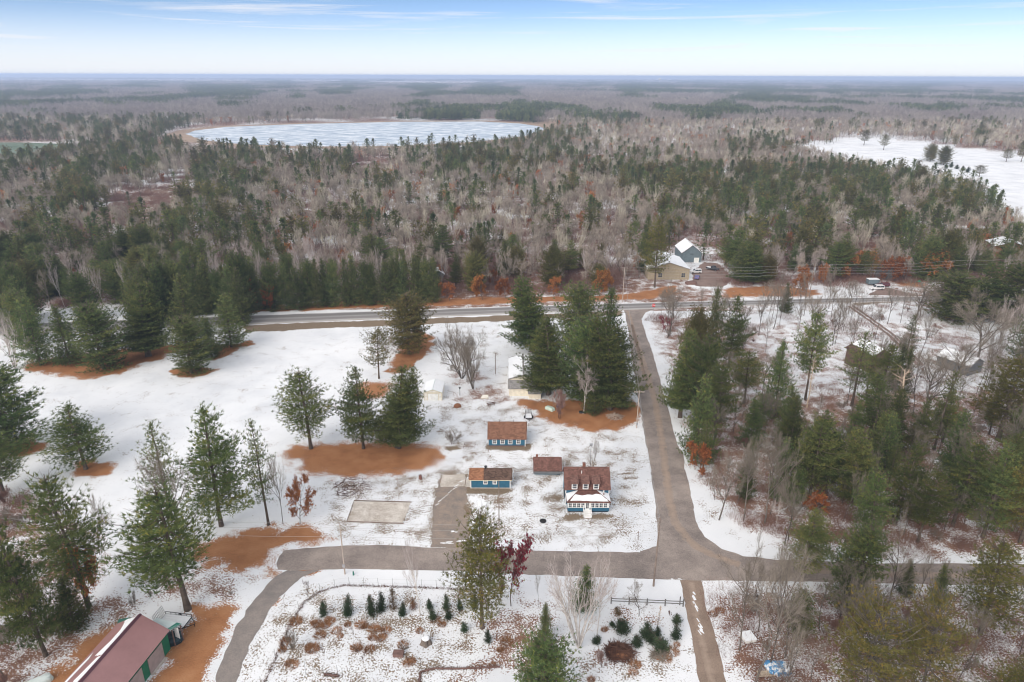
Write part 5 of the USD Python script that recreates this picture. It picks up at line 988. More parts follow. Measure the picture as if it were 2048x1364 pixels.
an = np.linspace(0, 2 * PI, 25); put(t, 'ring', MB().tube(np.c_[np.cos(an) * 0.52, np.sin(an) * 0.52, an * 0 + 0.14], 0.12, 6).vf, 'black_metal'); put(t, 'ash', MB().cyl(0, 0, 0.0, 0.08, 0.46, 16).vf, 'dark_gap')
x, y, _ = at(940, 894); t = thing('garden_border', 'thin rectangular garden frame left of the rust roofed cottage', 'garden border', (x, y, 0))
put(t, 'rail', MB().tube([(-1.3, 0.9, 0.5), (1.1, 0.9, 0.5), (0.95, -0.6, 0.5), (-1.4, -0.6, 0.5)], 0.05, 5).vf, 'old_boards')
for a_, b_ in ((-1.3, .9), (1.1, .9), (.95, -.6), (-1.4, -.6)): put(t, 'post', MB().box(a_ - .05, a_ + .05, b_ - .05, b_ + .05, 0, 0.5).vf, 'old_boards')
def post(name, label, cat, px, py, ty, r, m, headm=None, headsize=0.22):
    x, y, _ = at(px, py); h = rise(px, py, ty); t = thing(name, label, cat, (x, y, 0)); put(t, 'pole', MB().cyl(0, 0, 0, h, r, 8, r * 0.8).vf, m)
    if headm: put(t, 'box', MB().box(-headsize, headsize, -headsize * .8, headsize * .8, h, h + headsize * 1.3).slab([(-headsize * 1.3, -headsize, h + headsize * 1.3), (headsize * 1.3, -headsize, h + headsize * 1.3), (headsize * 1.3, 0.0, h + headsize * 2), (-headsize * 1.3, 0.0, h + headsize * 2)], 0.03).slab([(-headsize * 1.3, 0.0, h + headsize * 2), (headsize * 1.3, 0.0, h + headsize * 2), (headsize * 1.3, headsize, h + headsize * 1.3), (-headsize * 1.3, headsize, h + headsize * 1.3)], 0.03).vf, headm)
    return t
post('bird_feeder', 'thin post with a bird feeder behind the blue house', 'bird feeder', 1180, 935, 891, 0.05, 'grey_rail', 'grey_metal', 0.28)
post('bird_house', 'short post with a small bird box right of the white metal garage', 'bird house', 920, 791, 777, 0.06, 'black_metal', 'black_metal', 0.2)
post('yard_post', 'slim grey post on the front lawn near the street corner', 'post', 1276, 1080, 1062, 0.06, 'pole_wood')
post('clothes_pole', 'tall bare wooden pole standing right of the two maples', 'pole', 991, 748, 706, 0.10, 'pole_wood')
post('cable_pedestal', 'small green utility box on the snow beside the left utility pole', 'utility box', 707, 1150, 1143, 0.14, 'green_steel')
# ------------------------------------------------------------------ utility poles and wires
def upole(label, px, py, ty, arms=1, r=0.15, m='pole_wood', rz=0.0, box=None):
    x, y, _ = at(px, py); h = rise(px, py, ty); t = thing('utility_pole', label, 'utility pole', (x, y, 0), rz)
    put(t, 'pole', MB().cyl(0, 0, -0.2, h, r, 9, r * 0.65).vf, m)
    for a_ in range(arms):
        z = h - 0.35 - a_ * 0.9; c = put(t, 'crossarm', MB().box(-1.2, 1.2, -0.07, 0.07, z - 0.07, z + 0.07).vf, m)
        for x_ in (-1.1, -0.45, 0.45, 1.1): put(c, 'insulator', MB().cyl(x_, 0, z + 0.072, z + 0.25, 0.05, 6, 0.035).vf, 'grey_metal')
    if box: put(t, 'meter_box', MB().box(-0.2, 0.2, -r - 0.22, -r - 0.01, box, box + 0.5).vf, 'grey_metal')
    return np.array([x, y, h])
p1 = upole('pale utility pole beside the driveway fork at the left end of the paved road', 690, 1148, 1046, 0, 0.13, 'pale_pole', box=1.6)
p2 = upole('grey utility pole at the lower left corner of the road crossing', 1307, 1172, 1036, 0, 0.16)
p3 = upole('pale utility pole with crossarm at the edge of the needle bed beside the town road', 1273, 856, 781, 1, 0.13, 'pale_pole', box=1.0)
p4 = upole('dark slim pole rising behind the yellow green pine by the garage', 998, 1052, 960, 0, 0.10, 'pole_wood')
p5 = upole('tall pale pole on the far side of the highway left of the tan house', 1245, 604, 534, 1, 0.16, 'pale_pole')
p6 = upole('grey pole with a white transformer beside the highway among red oaks', 1618, 596, 528, 1, 0.15)
p7 = upole('grey pole at the right beside the side road beyond the highway', 1887, 588, 522, 1, 0.15)
p8 = upole('short weathered pole on the left verge of the town road', 1264, 778, 748, 0, 0.14)
put('/World/utility_pole_005', 'transformer', MB().cyl(0.4, 0, p6[2] - 2.4, p6[2] - 1.4, 0.30, 10).vf, 'grey_metal')
def wires(label, A, B, offs, sag=0.7, r=0.022):
    for k_, (o, z) in enumerate(offs):
        s = np.linspace(0, 1, 15)[:, None]; a_, b_ = np.array(A) + [0, o, z], np.array(B) + [0, o, z]
        pts = a_ * (1 - s) + b_ * s; pts[:, 2] -= sag * 4 * (s * (1 - s))[:, 0]
        tag(stage.GetPrimAtPath(put('/World', 'power_wire', MB().tube(pts, r, 4).vf, 'wire_metal')), label[k_], 'wire')
far_left = np.array([-78 * K, 83.5 * K, p1[2] + 1.5])
wires(['top wire running left from the pale pole over the big front pine', 'middle wire running left from the pale pole over the big front pine', 'lowest wire running left from the pale pole over the big front pine'], far_left, p1, [(0.3, -0.1), (0, -0.9), (-0.3, -2.3)])
wires(['top wire between the two poles along the paved road', 'middle wire between the two poles along the paved road', 'lowest wire between the two poles along the paved road'], p1, p2, [(0.3, -0.1), (0, -0.9), (-0.3, -2.3)], 0.9)
wires(['upper wire along the town road between its two poles', 'lower wire along the town road between its two poles'], p2, p3, [(0.3, -0.1), (-0.3, -1.1)], 0.9)
wires(['upper wire from the crossarm pole to the highway', 'lower wire from the crossarm pole to the highway'], p3, p5, [(0.4, 0), (-0.4, -0.8)], 1.2)
wires(['topmost wire along the highway left of the transformer pole', 'second wire along the highway left of the transformer pole', 'third wire along the highway left of the transformer pole', 'lowest wire along the highway left of the transformer pole'], p5, p6, [(0.3, 0), (0, -1.2), (-0.3, -2.2), (0, -3.4)], 1.0, 0.024)
wires(['topmost wire along the highway right of the transformer pole', 'second wire along the highway right of the transformer pole', 'third wire along the highway right of the transformer pole', 'lowest wire along the highway right of the transformer pole'], p6, p7, [(0.3, 0), (0, -1.2), (-0.3, -2.2), (0, -3.4)], 0.8, 0.024)
wires(['topmost wire running off to the right edge', 'second wire running off to the right edge'], p7, p7 + np.array([120, 9, 3]), [(0.3, 0), (0, -1.6)], 0.8, 0.024)
# split rail fence
t = thing('rail_fence', 'weathered two rail wooden fence on the snow beside the gravel lane', 'fence')
A_, B_ = np.array(G(1222, 1207)), np.array(G(1366, 1213)); n_ = 4
for q_ in range(n_ + 1):
    c = A_ + (B_ - A_) * q_ / n_; put(t, 'post', MB().box(c[0] - .08, c[0] + .08, c[1] - .08, c[1] + .08, 0, 1.25 if q_ < n_ else 1.5).vf, 'grey_rail')
    if q_ < n_:
        d_ = A_ + (B_ - A_) * (q_ + 1) / n_
        for z in (0.55, 1.0): put(t, 'rail', MB().tube([(*c, z), (*((c + d_) / 2), z - 0.03), (*d_, z)], 0.07, 5).vf, 'grey_rail')
c = B_ - [0.45, -0.35]; put(t, 'post', MB().box(c[0] - .07, c[0] + .07, c[1] - .07, c[1] + .07, 0, 1.6).vf, 'grey_rail')
# garden wire fence: thin posts, wire and the bank of dry grass at its foot
FP = [(500, 1400), (529, 1364), (560, 1297), (582, 1245), (605, 1208), (638, 1184), (685, 1171), (760, 1173), (830, 1175), (900, 1178), (950, 1182)]
fc = resample(FP, 60); t = thing('wire_fence', 'thin wire garden fence with a curved bank of dry grass at its foot', 'fence')
for q_ in range(0, 60, 3): put(t, 'post', MB().cyl(fc[q_, 0], fc[q_, 1], 0, 1.7, 0.025, 5).vf, 'grey_rail')
for z in (0.7, 1.5): put(t, 'wire', MB().tube(np.c_[fc, np.full(60, z)], 0.008, 3).vf, 'wire_metal')
def bank(parent, name, c, w, h, m, seed):
    rng = np.random.default_rng(seed); n_ = len(c) * 28; i_ = rng.random(n_) * (len(c) - 1); a_ = i_.astype(int); P = c[a_] + (c[np.minimum(a_ + 1, len(c) - 1)] - c[a_]) * (i_ - a_)[:, None] + rng.normal(size=(n_, 2)) * w
    P = np.c_[P, np.zeros(n_)]; v, f = ribbons(P, P + np.c_[rng.normal(size=(n_, 2)) * 0.2, h * (0.4 + rng.random(n_))], 0.06, rng); pth = put(parent, name, (v, f), m); tag(stage.GetPrimAtPath(pth), kind='stuff')
bank(t, 'dry_grass', fc, 0.13, 0.22, 'brush_twigs', 1)
t = thing('raised_bed', 'low earth border of a bare garden bed at the bottom edge', 'garden bed')
for q_, pts in enumerate(([(838, 1370), (841, 1344), (870, 1337), (910, 1338), (960, 1336), (1000, 1334)], [(648, 1349), (664, 1351), (678, 1353)])):
    cc = resample(pts, 30 if q_ == 0 else 10); put(t, 'border', MB().tube(np.c_[cc, np.full(len(cc), 0.05)], 0.13, 6).vf, 'old_boards'); bank(t, 'dry_stems', cc, 0.10, 0.2, 'brush_twigs', 5 + q_)
SPR_ = np.random.default_rng(77); bits = []
for (xa, ya), (xb, yb), n_ in (((1386, 1182), (1394, 1222), 16), ((1396, 1240), (1403, 1266), 12), ((884, 1086), (904, 1085), 8), ((916, 1082), (928, 1082), 5), ((872, 1010), (925, 960), 14), ((905, 1064), (915, 1062), 4), ((1330, 1160), (1362, 1159), 5)):
    for u_ in SPR_.random(n_):
        c_ = np.array(G(xa + (xb - xa) * u_, ya + (yb - ya) * u_)) + SPR_.normal(size=2) * 0.14; ln_ = np.array([xb - xa, ya - yb], float); ln_ = ln_ / np.linalg.norm(ln_) * (0.1 + 0.35 * SPR_.random()); bits.append(LineString([c_ - ln_, c_ + ln_]).buffer(0.05 + 0.07 * SPR_.random(), 3))
structure('snow_patches', poly_mesh(unary_union(bits), 0.034, 0.12, 0.08, 41), 'snow_cover')
heap('fallen_branches', 'flat spread of dark fallen branches on the snow below the central needle bed', 'branches', 705, 974, 4.2, 0.10, 'leaf_heap', 170, 'brush_twigs', 8)
# garden stakes
for q_, (a_, b_, c_) in enumerate(((612, 1350, 1322), (676, 1354, 1330), (842, 1340, 1318), (646, 1345, 1330), (686, 1358, 1336))):
    post('garden_stake', ['leaning stake left of the short garden border', 'stake at the right end of the short garden border', 'stake at the corner of the garden bed', 'thin stake above the short garden border', 'lowest stake near the bottom edge of the garden'][q_], 'stake', a_, b_, c_, 0.03, 'grey_rail')
# signs
x, y, _ = at(1306, 627); t = thing('stop_sign', 'red octagonal stop sign at the highway junction', 'stop sign', (x, y, 0), -0.2)
put(t, 'post', MB().cyl(0, 0, 0, 2.9, 0.05, 6).vf, 'grey_metal')
an = (np.arange(8) + 0.5) * PI / 4; o = np.c_[np.cos(an) * 0.62, 0 * an - 0.06, np.sin(an) * 0.62 + 3.0]
pl = put(t, 'plate', MB().add(np.vstack([o, o + [0, 0.03, 0]]), [(0, i, i + 1) for i in range(1, 7)] + [(8, 8 + i + 1, 8 + i) for i in range(1, 7)] + [(i, (i + 1) % 8, 8 + (i + 1) % 8) for i in range(8)] + [(i, 8 + (i + 1) % 8, 8 + i) for i in range(8)]).vf, 'sign_red')
tm = meshkit.text_mesh('STOP', 0.36, 0.01, True); tv = tm.vertices - [tm.bounds[:, 0].mean(), 0.18, 0]; put(pl, 'lettering', (np.c_[tv[:, 0], -0.064 - tv[:, 2], tv[:, 1] + 3.0], tm.faces), 'white_paint')
x, y, _ = at(1841, 580); t = thing('road_sign', 'round backed road sign on a thin post by the side road', 'road sign', (x, y, 0)); put(t, 'post', MB().cyl(0, 0, 0, 2.6, 0.05, 6).vf, 'grey_metal'); v, f = tube(np.array([[0, -0.06, 2.7], [0, -0.03, 2.7]]), [0.5, 0.5], 16); put(t, 'plate', MB().add(v, f).add(v, [(0, i, i + 1) for i in range(1, 15)]).vf, 'grey_metal')
x, y, _ = at(1835, 579); t = thing('street_name_sign', 'small green street name sign by the side road', 'street sign', (x, y, 0)); put(t, 'post', MB().cyl(0, 0, 0, 3.2, 0.05, 6).vf, 'grey_metal'); put(t, 'plate', MB().box(-0.7, 0.7, -0.02, 0.02, 3.0, 3.35).vf, 'sign_green'); put(t, 'plate', MB().box(-0.02, 0.02, -0.7, 0.7, 3.36, 3.7).vf, 'sign_green')
x, y, _ = at(1858, 573); t = thing('mailbox', 'pair of pale mailboxes beside the side road', 'mailbox', (x, y, 0)); put(t, 'post', MB().box(-0.06, 0.06, -0.06, 0.06, 0, 1.1).vf, 'pole_wood')
for q_ in (-0.35, 0.35): put(t, 'box', MB().box(q_ - 0.2, q_ + 0.2, -0.3, 0.3, 1.1, 1.55 + 0.2 * (q_ < 0)).vf, 'grey_metal')
x, y, _ = at(1997, 521); t = thing('yellow_sign', 'pale yellow sign board near the right edge among trees', 'sign', (x, y, 0)); put(t, 'plate', MB().box(-0.9, 0.9, -0.03, 0.03, 0.9, 1.9).vf, 'yellow_metal'); put(t, 'post', MB().box(-0.7, -0.6, -0.04, 0.04, 0, 0.9).box(0.6, 0.7, -0.04, 0.04, 0, 0.9).vf, 'grey_metal')
# ------------------------------------------------------------------ vehicles: x forward
def vehicle(name, label, cat, px, py, rz, body, L=4.7, W=1.85, Hh=1.75, style='suv'):
    x, y, _ = at(px, py); t = thing(name, label, cat, (x, y, 0), rz); w = W / 2
    prof = {'suv': [(-L/2, .45), (-L/2, 1.0), (-L/2 + .1, Hh - .05), (-L/2 + .3, Hh), (.35, Hh), (1.05, 1.1), (L/2 - .15, .98), (L/2, .75), (L/2, .4)],
            'car': [(-L/2, .4), (-L/2, .92), (-L/2 + .7, 1.0), (-L/2 + 1.3, Hh), (.2, Hh), (1.0, .98), (L/2 - .2, .85), (L/2, .65), (L/2, .35)],
            'pickup': [(-L/2, .5), (-L/2, 1.05), (-.45, 1.05), (-.35, Hh), (.75, Hh), (1.25, 1.12), (L/2 - .1, 1.02), (L/2, .8), (L/2, .45)]}[style]
    pol = Polygon(prof)
    e = trimesh.creation.extrude_polygon(pol, W, engine='earcut'); v = e.vertices; v = np.c_[v[:, 0], v[:, 2] - w, v[:, 1]]
    v[:, 1] *= np.where(v[:, 2] > 1.15, 0.86, 1.0)
    put(t, 'body', (v, e.faces[:, ::-1]), body)
    i0, i1 = {'suv': (-L/2 + .25, .45), 'car': (-L/2 + 1.2, .35), 'pickup': (-.3, .8)}[style]
    for s in (-1, 1):
        for a_, b_ in ([(i0, (i0 + i1) / 2 - .05), ((i0 + i1) / 2 + .05, i1)] if style != 'pickup' else [(i0, i1)]):
            yb, yt = s * (w + 0.01), s * (w * 0.86 + 0.03); zt = Hh - .12
            put(t, 'side_window', MB().slab([(a_, yb, 1.12), (b_ + .12, yb, 1.12), (b_ - .12, yt, zt), (a_ + .03, yt, zt)], 0.02).vf, 'window_glass')
        for xw in (-L/2 + .85, L/2 - .9):
            v, f = tube(np.array([[xw, s * (w - .18), .34], [xw, s * (w + .03), .34]]), [.35, .35], 14); q_ = put(t, 'wheel', MB().add(v, f).add(v, [(14, 14 + i, 15 + i) for i in range(1, 13)]).vf, 'tyre_black'); put(q_, 'rim', MB().box(xw - .13, xw + .13, s * (w + .04) - .01, s * (w + .04) + .01, .21, .47).vf, 'grey_metal')
        put(t, 'headlight', MB().box(L/2 - .02, L/2 + .02, s * w * .72 - .18, s * w * .72 + .18, .66, .82).vf, 'grey_metal'); put(t, 'tail_light', MB().box(-L/2 - .02, -L/2 + .02, s * w * .8 - .12, s * w * .8 + .12, .75, .98).vf, 'lamp_red')
    xa, xb = {'suv': (.42, 1.0), 'car': (.27, .95), 'pickup': (.8, 1.2)}[style]
    put(t, 'windscreen', MB().slab([(xa + .02, -w * .84, Hh - .06), (xa + .02, w * .84, Hh - .06), (xb + .03, w * .9, 1.16), (xb + .03, -w * .9, 1.16)], .02).vf, 'window_glass')
    if style == 'pickup': put(t, 'cargo_bed', MB().box(-L/2 + .1, -.6, -w + .12, w - .12, 1.051, 1.06).vf, 'snow_cover')
vehicle('parked_suv', 'white sport utility vehicle parked in front of the grey barn', 'suv', 1391, 546, PI + 0.05, 'car_white')
vehicle('parked_car', 'dusty blue car parked by the tan house corner', 'car', 1394, 557, 1.2, 'car_blue', 4.4, 1.8, 1.45, 'car')
vehicle('parked_pickup', 'dark pickup truck standing on the gravel yard', 'pickup', 1425, 540, -0.75, 'car_dark', 5.4, 1.95, 1.85, 'pickup')
vehicle('parked_suv', 'white long vehicle parked on the east drive beside the highway', 'suv', 1752, 579, PI + 0.03, 'car_white', 5.4, 1.95, 1.85)
vehicle('parked_car', 'dark red car half hidden behind the white vehicle on the east drive', 'car', 1766, 573, PI + 0.1, 'car_red', 4.6, 1.8, 1.5, 'suv')
x, y, _ = at(1744, 569); t = thing('camper_trailer', 'small camper with snow on its roof behind the white vehicle', 'camper', (x, y, 0), 0.05); put(t, 'body', MB().box(-2.1, 2.1, -1.1, 1.1, 0.5, 2.3).vf, 'grey_blue_siding'); put(t, 'snow', MB().box(-2.15, 2.15, -1.15, 1.15, 2.301, 2.42).vf, 'snow_cover'); put(t, 'wheel', MB().box(-.35, .35, -1.12, -.9, 0, .6).vf, 'tyre_black')
lump('junk_heap', 'rusty heap of machine parts in front of the tan house', 'scrap heap', 1382, 568, 2.2, 1.2, 1.2, 'old_boards', 0.1, 11)
# far water tower
x, y = G(1319, 166); t = thing('water_tower', 'tiny white water tower far off on the right horizon', 'water tower', (x, y, 0))
hh = rise(1319, 166, 156.5); put(t, 'stem', MB().cyl(0, 0, 0, hh * 0.7, hh * 0.08, 10).vf, 'white_paint'); sp = trimesh.creation.icosphere(2, 1.0); put(t, 'tank', (sp.vertices * [hh * 0.30, hh * 0.30, hh * 0.22] + [0, 0, hh * 0.8], sp.faces), 'white_paint', True)

# ------------------------------------------------------------------ trees one can single out: kind, base, top row, crown width (pixels), label
LEFT = [
 ('dense_pine_b', 82, 730, 590, 84, 'dense pine beside the leaning white birches at the left edge of the needle bed'),
 ('dense_pine_c', 140, 728, 606, 82, 'dark dense pine second in the row at the left needle bed'),
 ('dense_pine_a', 207, 737, 600, 118, 'broad bushy pine with drooping skirt in front of the left needle bed'),
 ('white_pine_c', 294, 713, 568, 108, 'pine showing its pale lower trunk at the back of the left needle bed'),
 ('dense_pine_b', 378, 668, 545, 86, 'tall pine behind the round bushy pine on the left snow'),
 ('dense_pine_a', 383, 746, 628, 94, 'round bushy pine standing alone on its own needle ring'),
 ('dense_pine_c', 424, 714, 632, 62, 'blue green pine tucked behind the round bushy pine'),
 ('dense_pine_b', 463, 694, 583, 84, 'conical dense pine at the right end of the left pine row'),
 ('dense_pine_a', 22, 897, 724, 172, 'huge dark pine cut by the left edge above its needle ring'),
 ('white_pine_a', 172, 938, 806, 128, 'loose pine alone on the snow with a needle patch at its foot'),
 ('white_pine_b', 8, 990, 862, 130, 'dark pine cut by the left edge above bare thickets'),
 ('thin_pine', 345, 1040, 840, 86, 'slender sparse pine behind the big front pine'),
 ('white_pine_a', 443, 1052, 806, 150, 'tall full pine above the needle bed at the road end'),
 ('thin_pine', 537, 1050, 836, 66, 'thin leaning pine at the right of the road end needle bed'),
 ('white_pine_d', 376, 1219, 962, 195, 'big open pine in front with its trunk rising behind the utility trailer'),
 ('white_pine_b', 178, 1213, 932, 152, 'tall two sided pine above the russet oak at lower left'),
 ('white_pine_a', 92, 1312, 1012, 138, 'green layered pine left of the maroon shed'),
 ('dense_pine_c', 150, 1250, 1150, 90, 'short pine with low boughs above the maroon shed roof'),
 ('white_pine_b', 622, 897, 732, 118, 'left one of the three pines on the big central needle bed'),
 ('white_pine_a', 727, 897, 727, 100, 'middle one of the three pines on the big central needle bed'),
 ('white_pine_c', 793, 895, 733, 124, 'right one of the three pines on the big central needle bed'),
 ('red_pine_a', 818, 708, 582, 104, 'rounded olive red pine near the highway in the snow field'),
 ('red_pine_b', 758, 757, 650, 66, 'lower olive red pine leaning out beside the white birch'),
]
for key, bx, by, ty, w, lab in LEFT: plant_px('pine_tree', key, lab, 'pine tree', bx, by, ty, w)
HOUSE = [
 ('yellow_pine', 1309, 575, 428, 62, 'orange green pine on a tall trunk in front of the tan house'),
 ('dense_pine_b', 1290, 548, 425, 46, 'dark pine left behind the tan house'),
 ('white_pine_c', 1066, 705, 552, 104, 'pine rising behind the left end of the long white house'),
 ('dense_pine_a', 1153, 715, 556, 100, 'rounded pine topmost in the clump by the town road'),
 ('dense_pine_b', 1216, 720, 570, 88, 'pine touching the highway in the clump by the town road'),
 ('white_pine_c', 1096, 790, 640, 118, 'pine hiding the front of the long white house'),
 ('dense_pine_a', 1168, 800, 626, 116, 'dense pine in the middle of the clump by the town road'),
 ('white_pine_c', 1221, 820, 632, 122, 'two trunked pine whose boughs reach over the town road'),
 ('white_pine_b', 1230, 785, 650, 84, 'thin pine behind the two trunked pine beside the town road'),
 ('dense_pine_c', 1189, 826, 757, 48, 'low bushy pine right of the white aspens'),
 ('dense_pine_b', 1243, 817, 756, 44, 'small dark pine just above the branch pile'),
 ('yellow_pine', 964, 1256, 1008, 140, 'yellow green ragged pine in front of the paved road'),
 ('dense_pine_c', 1090, 1282, 1203, 42, 'narrow dark pine left of the white birch clump'),
 ('dense_pine_a', 1084, 1440, 1262, 130, 'bushy pale green pine cut by the bottom edge'),
 ('dense_pine_c', 1170, 1216, 1128, 62, 'dark spruce like pine hidden behind the white birch clump'),
]
for key, bx, by, ty, w, lab in HOUSE: plant_px('pine_tree', key, lab, 'pine tree', bx, by, ty, w)
RIGHT = [
 ('dense_pine_b', 1420, 715, 570, 52, 'dark narrow topped pine highest in the cluster east of the town road'),
 ('white_pine_a', 1457, 735, 586, 66, 'pine at the upper right of the cluster east of the town road'),
 ('red_pine_a', 1384, 760, 608, 76, 'olive crowned pine at the upper left of the cluster east of the town road'),
 ('white_pine_c', 1358, 835, 660, 80, 'pine leaning towards the town road at mid cluster'),
 ('dense_pine_a', 1408, 845, 664, 92, 'full green pine at the centre of the cluster east of the town road'),
 ('white_pine_b', 1430, 880, 718, 80, 'pine low in the cluster with a pale stripe of boughs'),
 ('white_pine_d', 1488, 806, 698, 74, 'pine at the right flank of the cluster showing its trunk'),
 ('dense_pine_c', 1390, 918, 742, 84, 'lowest big pine of the cluster above the leaf litter'),
 ('thin_pine', 1405, 945, 840, 40, 'small pine standing on russet litter close to the town road'),
 ('white_pine_d', 1610, 800, 612, 70, 'high crowned dense pine on a long bare trunk at the snowy glade'),
 ('dense_pine_b', 1548, 836, 678, 72, 'pointed green pine at the front of the snowy glade'),
 ('thin_pine', 1703, 812, 660, 66, 'pointed open pine in front of the brown house'),
 ('white_pine_b', 1758, 806, 682, 62, 'tapering pine screening the brown house wall'), ('thin_pine', 1732, 790, 690, 44, 'thin young pine close before the brown house'),
 ('dense_pine_c', 1800, 812, 688, 44, 'narrow pine right of the brown house'),
 ('white_pine_b', 1738, 876, 740, 74, 'dark forked pine left of the barkless dead tree'),
 ('dense_pine_c', 1764, 900, 812, 66, 'short full pine at the foot of the barkless dead tree'),
 ('thin_pine', 1868, 900, 738, 60, 'airy pine among bare trunks right of the dead tree'),
 ('yellow_pine', 1995, 880, 708, 158, 'large tiered yellow green pine at the right edge'),
 ('white_pine_b', 1617, 1006, 820, 104, 'tall pine with black trunk among leaf litter'),
 ('dense_pine_c', 1558, 1000, 872, 60, 'green pine left of the black trunked pine'),
 ('dense_pine_b', 1488, 1000, 876, 50, 'slim dark pine among the leaning grey trunks'),
 ('white_pine_a', 1607, 1140, 1012, 106, 'pine directly above the paved road on the right'),
 ('dense_pine_a', 1700, 1216, 1046, 120, 'massive dark green pine in front of the right hand road'),
 ('white_pine_b', 1592, 1292, 1172, 76, 'blue green open pine left of the sparse yellow pines'),
 ('white_pine_c', 1712, 1010, 855, 96, 'pine with loose boughs below the dead tree'),
 ('white_pine_a', 1790, 1050, 880, 92, 'pine in the middle of the right hand woods above the road'),
 ('white_pine_b', 1905, 1052, 870, 104, 'left pine of the dense right edge group'),
 ('white_pine_a', 1965, 1075, 880, 110, 'middle pine of the dense right edge group'),
 ('yellow_pine', 2040, 1085, 900, 128, 'yellowish pine cut by the right edge above the road'),
 ('white_pine_d', 1835, 1085, 925, 80, 'pine with dark foot left of the dense right edge group'),
 ('yellow_pine', 1960, 1268, 1078, 144, 'big golden green pine hanging over the right hand road'),
 ('ragged_pine', 1716, 1440, 1190, 178, 'sparse yellow pine with bare pale boughs at the bottom right'),
 ('ragged_pine', 1832, 1440, 1182, 140, 'second sparse yellow pine right at the bottom right'),
 ('yellow_pine', 2005, 1480, 1322, 120, 'yellow green pine top poking in at the bottom right corner'),
 ('dense_pine_c', 1808, 1190, 1118, 42, 'short dark pine beside the right hand road'),
 ('dense_pine_c', 1872, 1212, 1128, 46, 'second short dark pine beside the right hand road'),
 ('dense_pine_a', 1900, 640, 540, 130, 'broad bushy pine closing the highway at the right'),
 ('white_pine_a', 1955, 640, 522, 110, 'tall bushy pine second from the right end of the highway'),
 ('dense_pine_a', 2020, 645, 520, 130, 'bushy pine at the right edge above the birches'),
 ('dense_pine_b', 2040, 730, 590, 70, 'dark pine cut by the right edge below the highway'),
]
for key, bx, by, ty, w, lab in RIGHT: plant_px('pine_tree', key, lab, 'pine tree', bx, by, ty, w)
BARE = [
 ('maple', 924, 757, 636, 100, 'left and taller of the two fan shaped maples'), ('maple', 946, 778, 655, 84, 'right and nearer of the two fan shaped maples'),
 ('bare_tree_b', 566, 1048, 905, 40, 'slim bare tree at the right of the road end needle bed'), ('bare_tree_c', 1187, 935, 880, 34, 'small bare tree right behind the blue house chimney'),
 ('bare_tree_a', 1479, 1300, 1066, 110, 'bare tree with dense broom crown right of the gravel lane'), ('bare_tree_b', 1511, 1364, 1085, 120, 'tall bare tree leaning right at the bottom beside the gravel lane'),
 ('bare_tree_b', 1540, 1330, 1120, 80, 'bare tree with forked trunk left of the blue tarpaulin'), ('bare_tree_c', 1278, 1231, 1152, 62, 'small dark bare tree in front of the rail fence'),
 ('bare_tree_a', 1438, 1040, 870, 90, 'leaning pale bare trunk nearest the road curve'), ('bare_tree_b', 1487, 1042, 868, 74, 'straight bare trunk second from the road curve'),
 ('bare_tree_b', 1529, 1047, 858, 88, 'stout grey bare trunk third from the road curve'), ('bare_tree_a', 1776, 1217, 1018, 100, 'double trunked bare tree standing over the right hand road'),
 ('slender_tree_a', 1742, 792, 640, 46, 'slim bare trunk crossing the brown house wall'), ('slender_tree_c', 1766, 786, 650, 44, 'second slim bare trunk crossing the brown house wall'),
 ('bare_tree_b', 1335, 676, 596, 40, 'leaning bare tree right of the stop sign'), ('bare_tree_a', 1347, 636, 555, 60, 'bare tree at the highway right behind the stop sign'),
 ('bare_tree_c', 200, 1110, 985, 60, 'bare tree between the two left foreground pines'), ('bare_tree_b', 1845, 850, 690, 120, 'spreading bare tree right of the brown house'),
 ('bare_tree_a', 1895, 800, 640, 130, 'leaning bare tree in front of the grey house'), ('bare_tree_b', 1950, 740, 600, 140, 'wide bare crown below the bushy pines at the right'),
 ('bare_tree_a', 1830, 640, 545, 90, 'grey round bare crown at the right end of the highway'), ('bare_tree_c', 2030, 940, 790, 90, 'dark bare trunk by the large tiered pine at the right edge'),
 ('bare_tree_b', 360, 1080, 900, 110, 'crooked bare tree behind the big front pine'), ('slender_tree_a', 1076, 1216, 1140, 20, 'thin leafless sapling between the ragged pine and the birch clump'),
]
for key, bx, by, ty, w, lab in BARE: plant_px('bare_tree', key, lab, 'bare tree', bx, by, ty, w, lean=8 if 'leaning' in lab else None)
BIRCH = [
 ('birch_b', 780, 742, 668, 46, 'forked white birch in front of the rounded red pine'), ('aspen', 1167, 825, 710, 62, 'pair of white stemmed aspens with a pale crown by the town road'),
 ('clump_birch', 1158, 1294, 1098, 170, 'many stemmed white birch clump in the front garden'), ('birch_a', 1193, 1277, 1130, 80, 'single white birch leaning right of the birch clump'),
 ('birch_b', 841, 1232, 1060, 64, 'slender twin white birch among the garden spruces'), ('clump_birch', 30, 735, 620, 90, 'leaning white birch clump at the left edge'),
 ('birch_a', 645, 612, 540, 24, 'white forked snag like birch in front of the roadside pine row'), ('birch_b', 1553, 1048, 985, 30, 'white birch saplings at the edge of the leaf litter'),
 ('birch_a', 1999, 720, 588, 44, 'white birch with bare arms below the bushy right pines'), ('birch_b', 2022, 690, 580, 40, 'leaning white birch at the right edge below the highway'), ('birch_a', 2012, 520, 425, 30, 'tall pale birch in front of the orange brown house'),
]
for key, bx, by, ty, w, lab in BIRCH: plant_px('birch_tree', key, lab, 'birch', bx, by, ty, w, lean=6 if 'leaning' in lab else None)
plant_px('dead_tree', 'snag', 'barkless pale dead tree with bare branches in the right hand woods', 'dead tree', 1785, 878, 738, 80)
plant_px('dead_tree', 'snag', 'pale broken dead trunk under the high crowned pine', 'dead tree', 1614, 816, 715, 30)
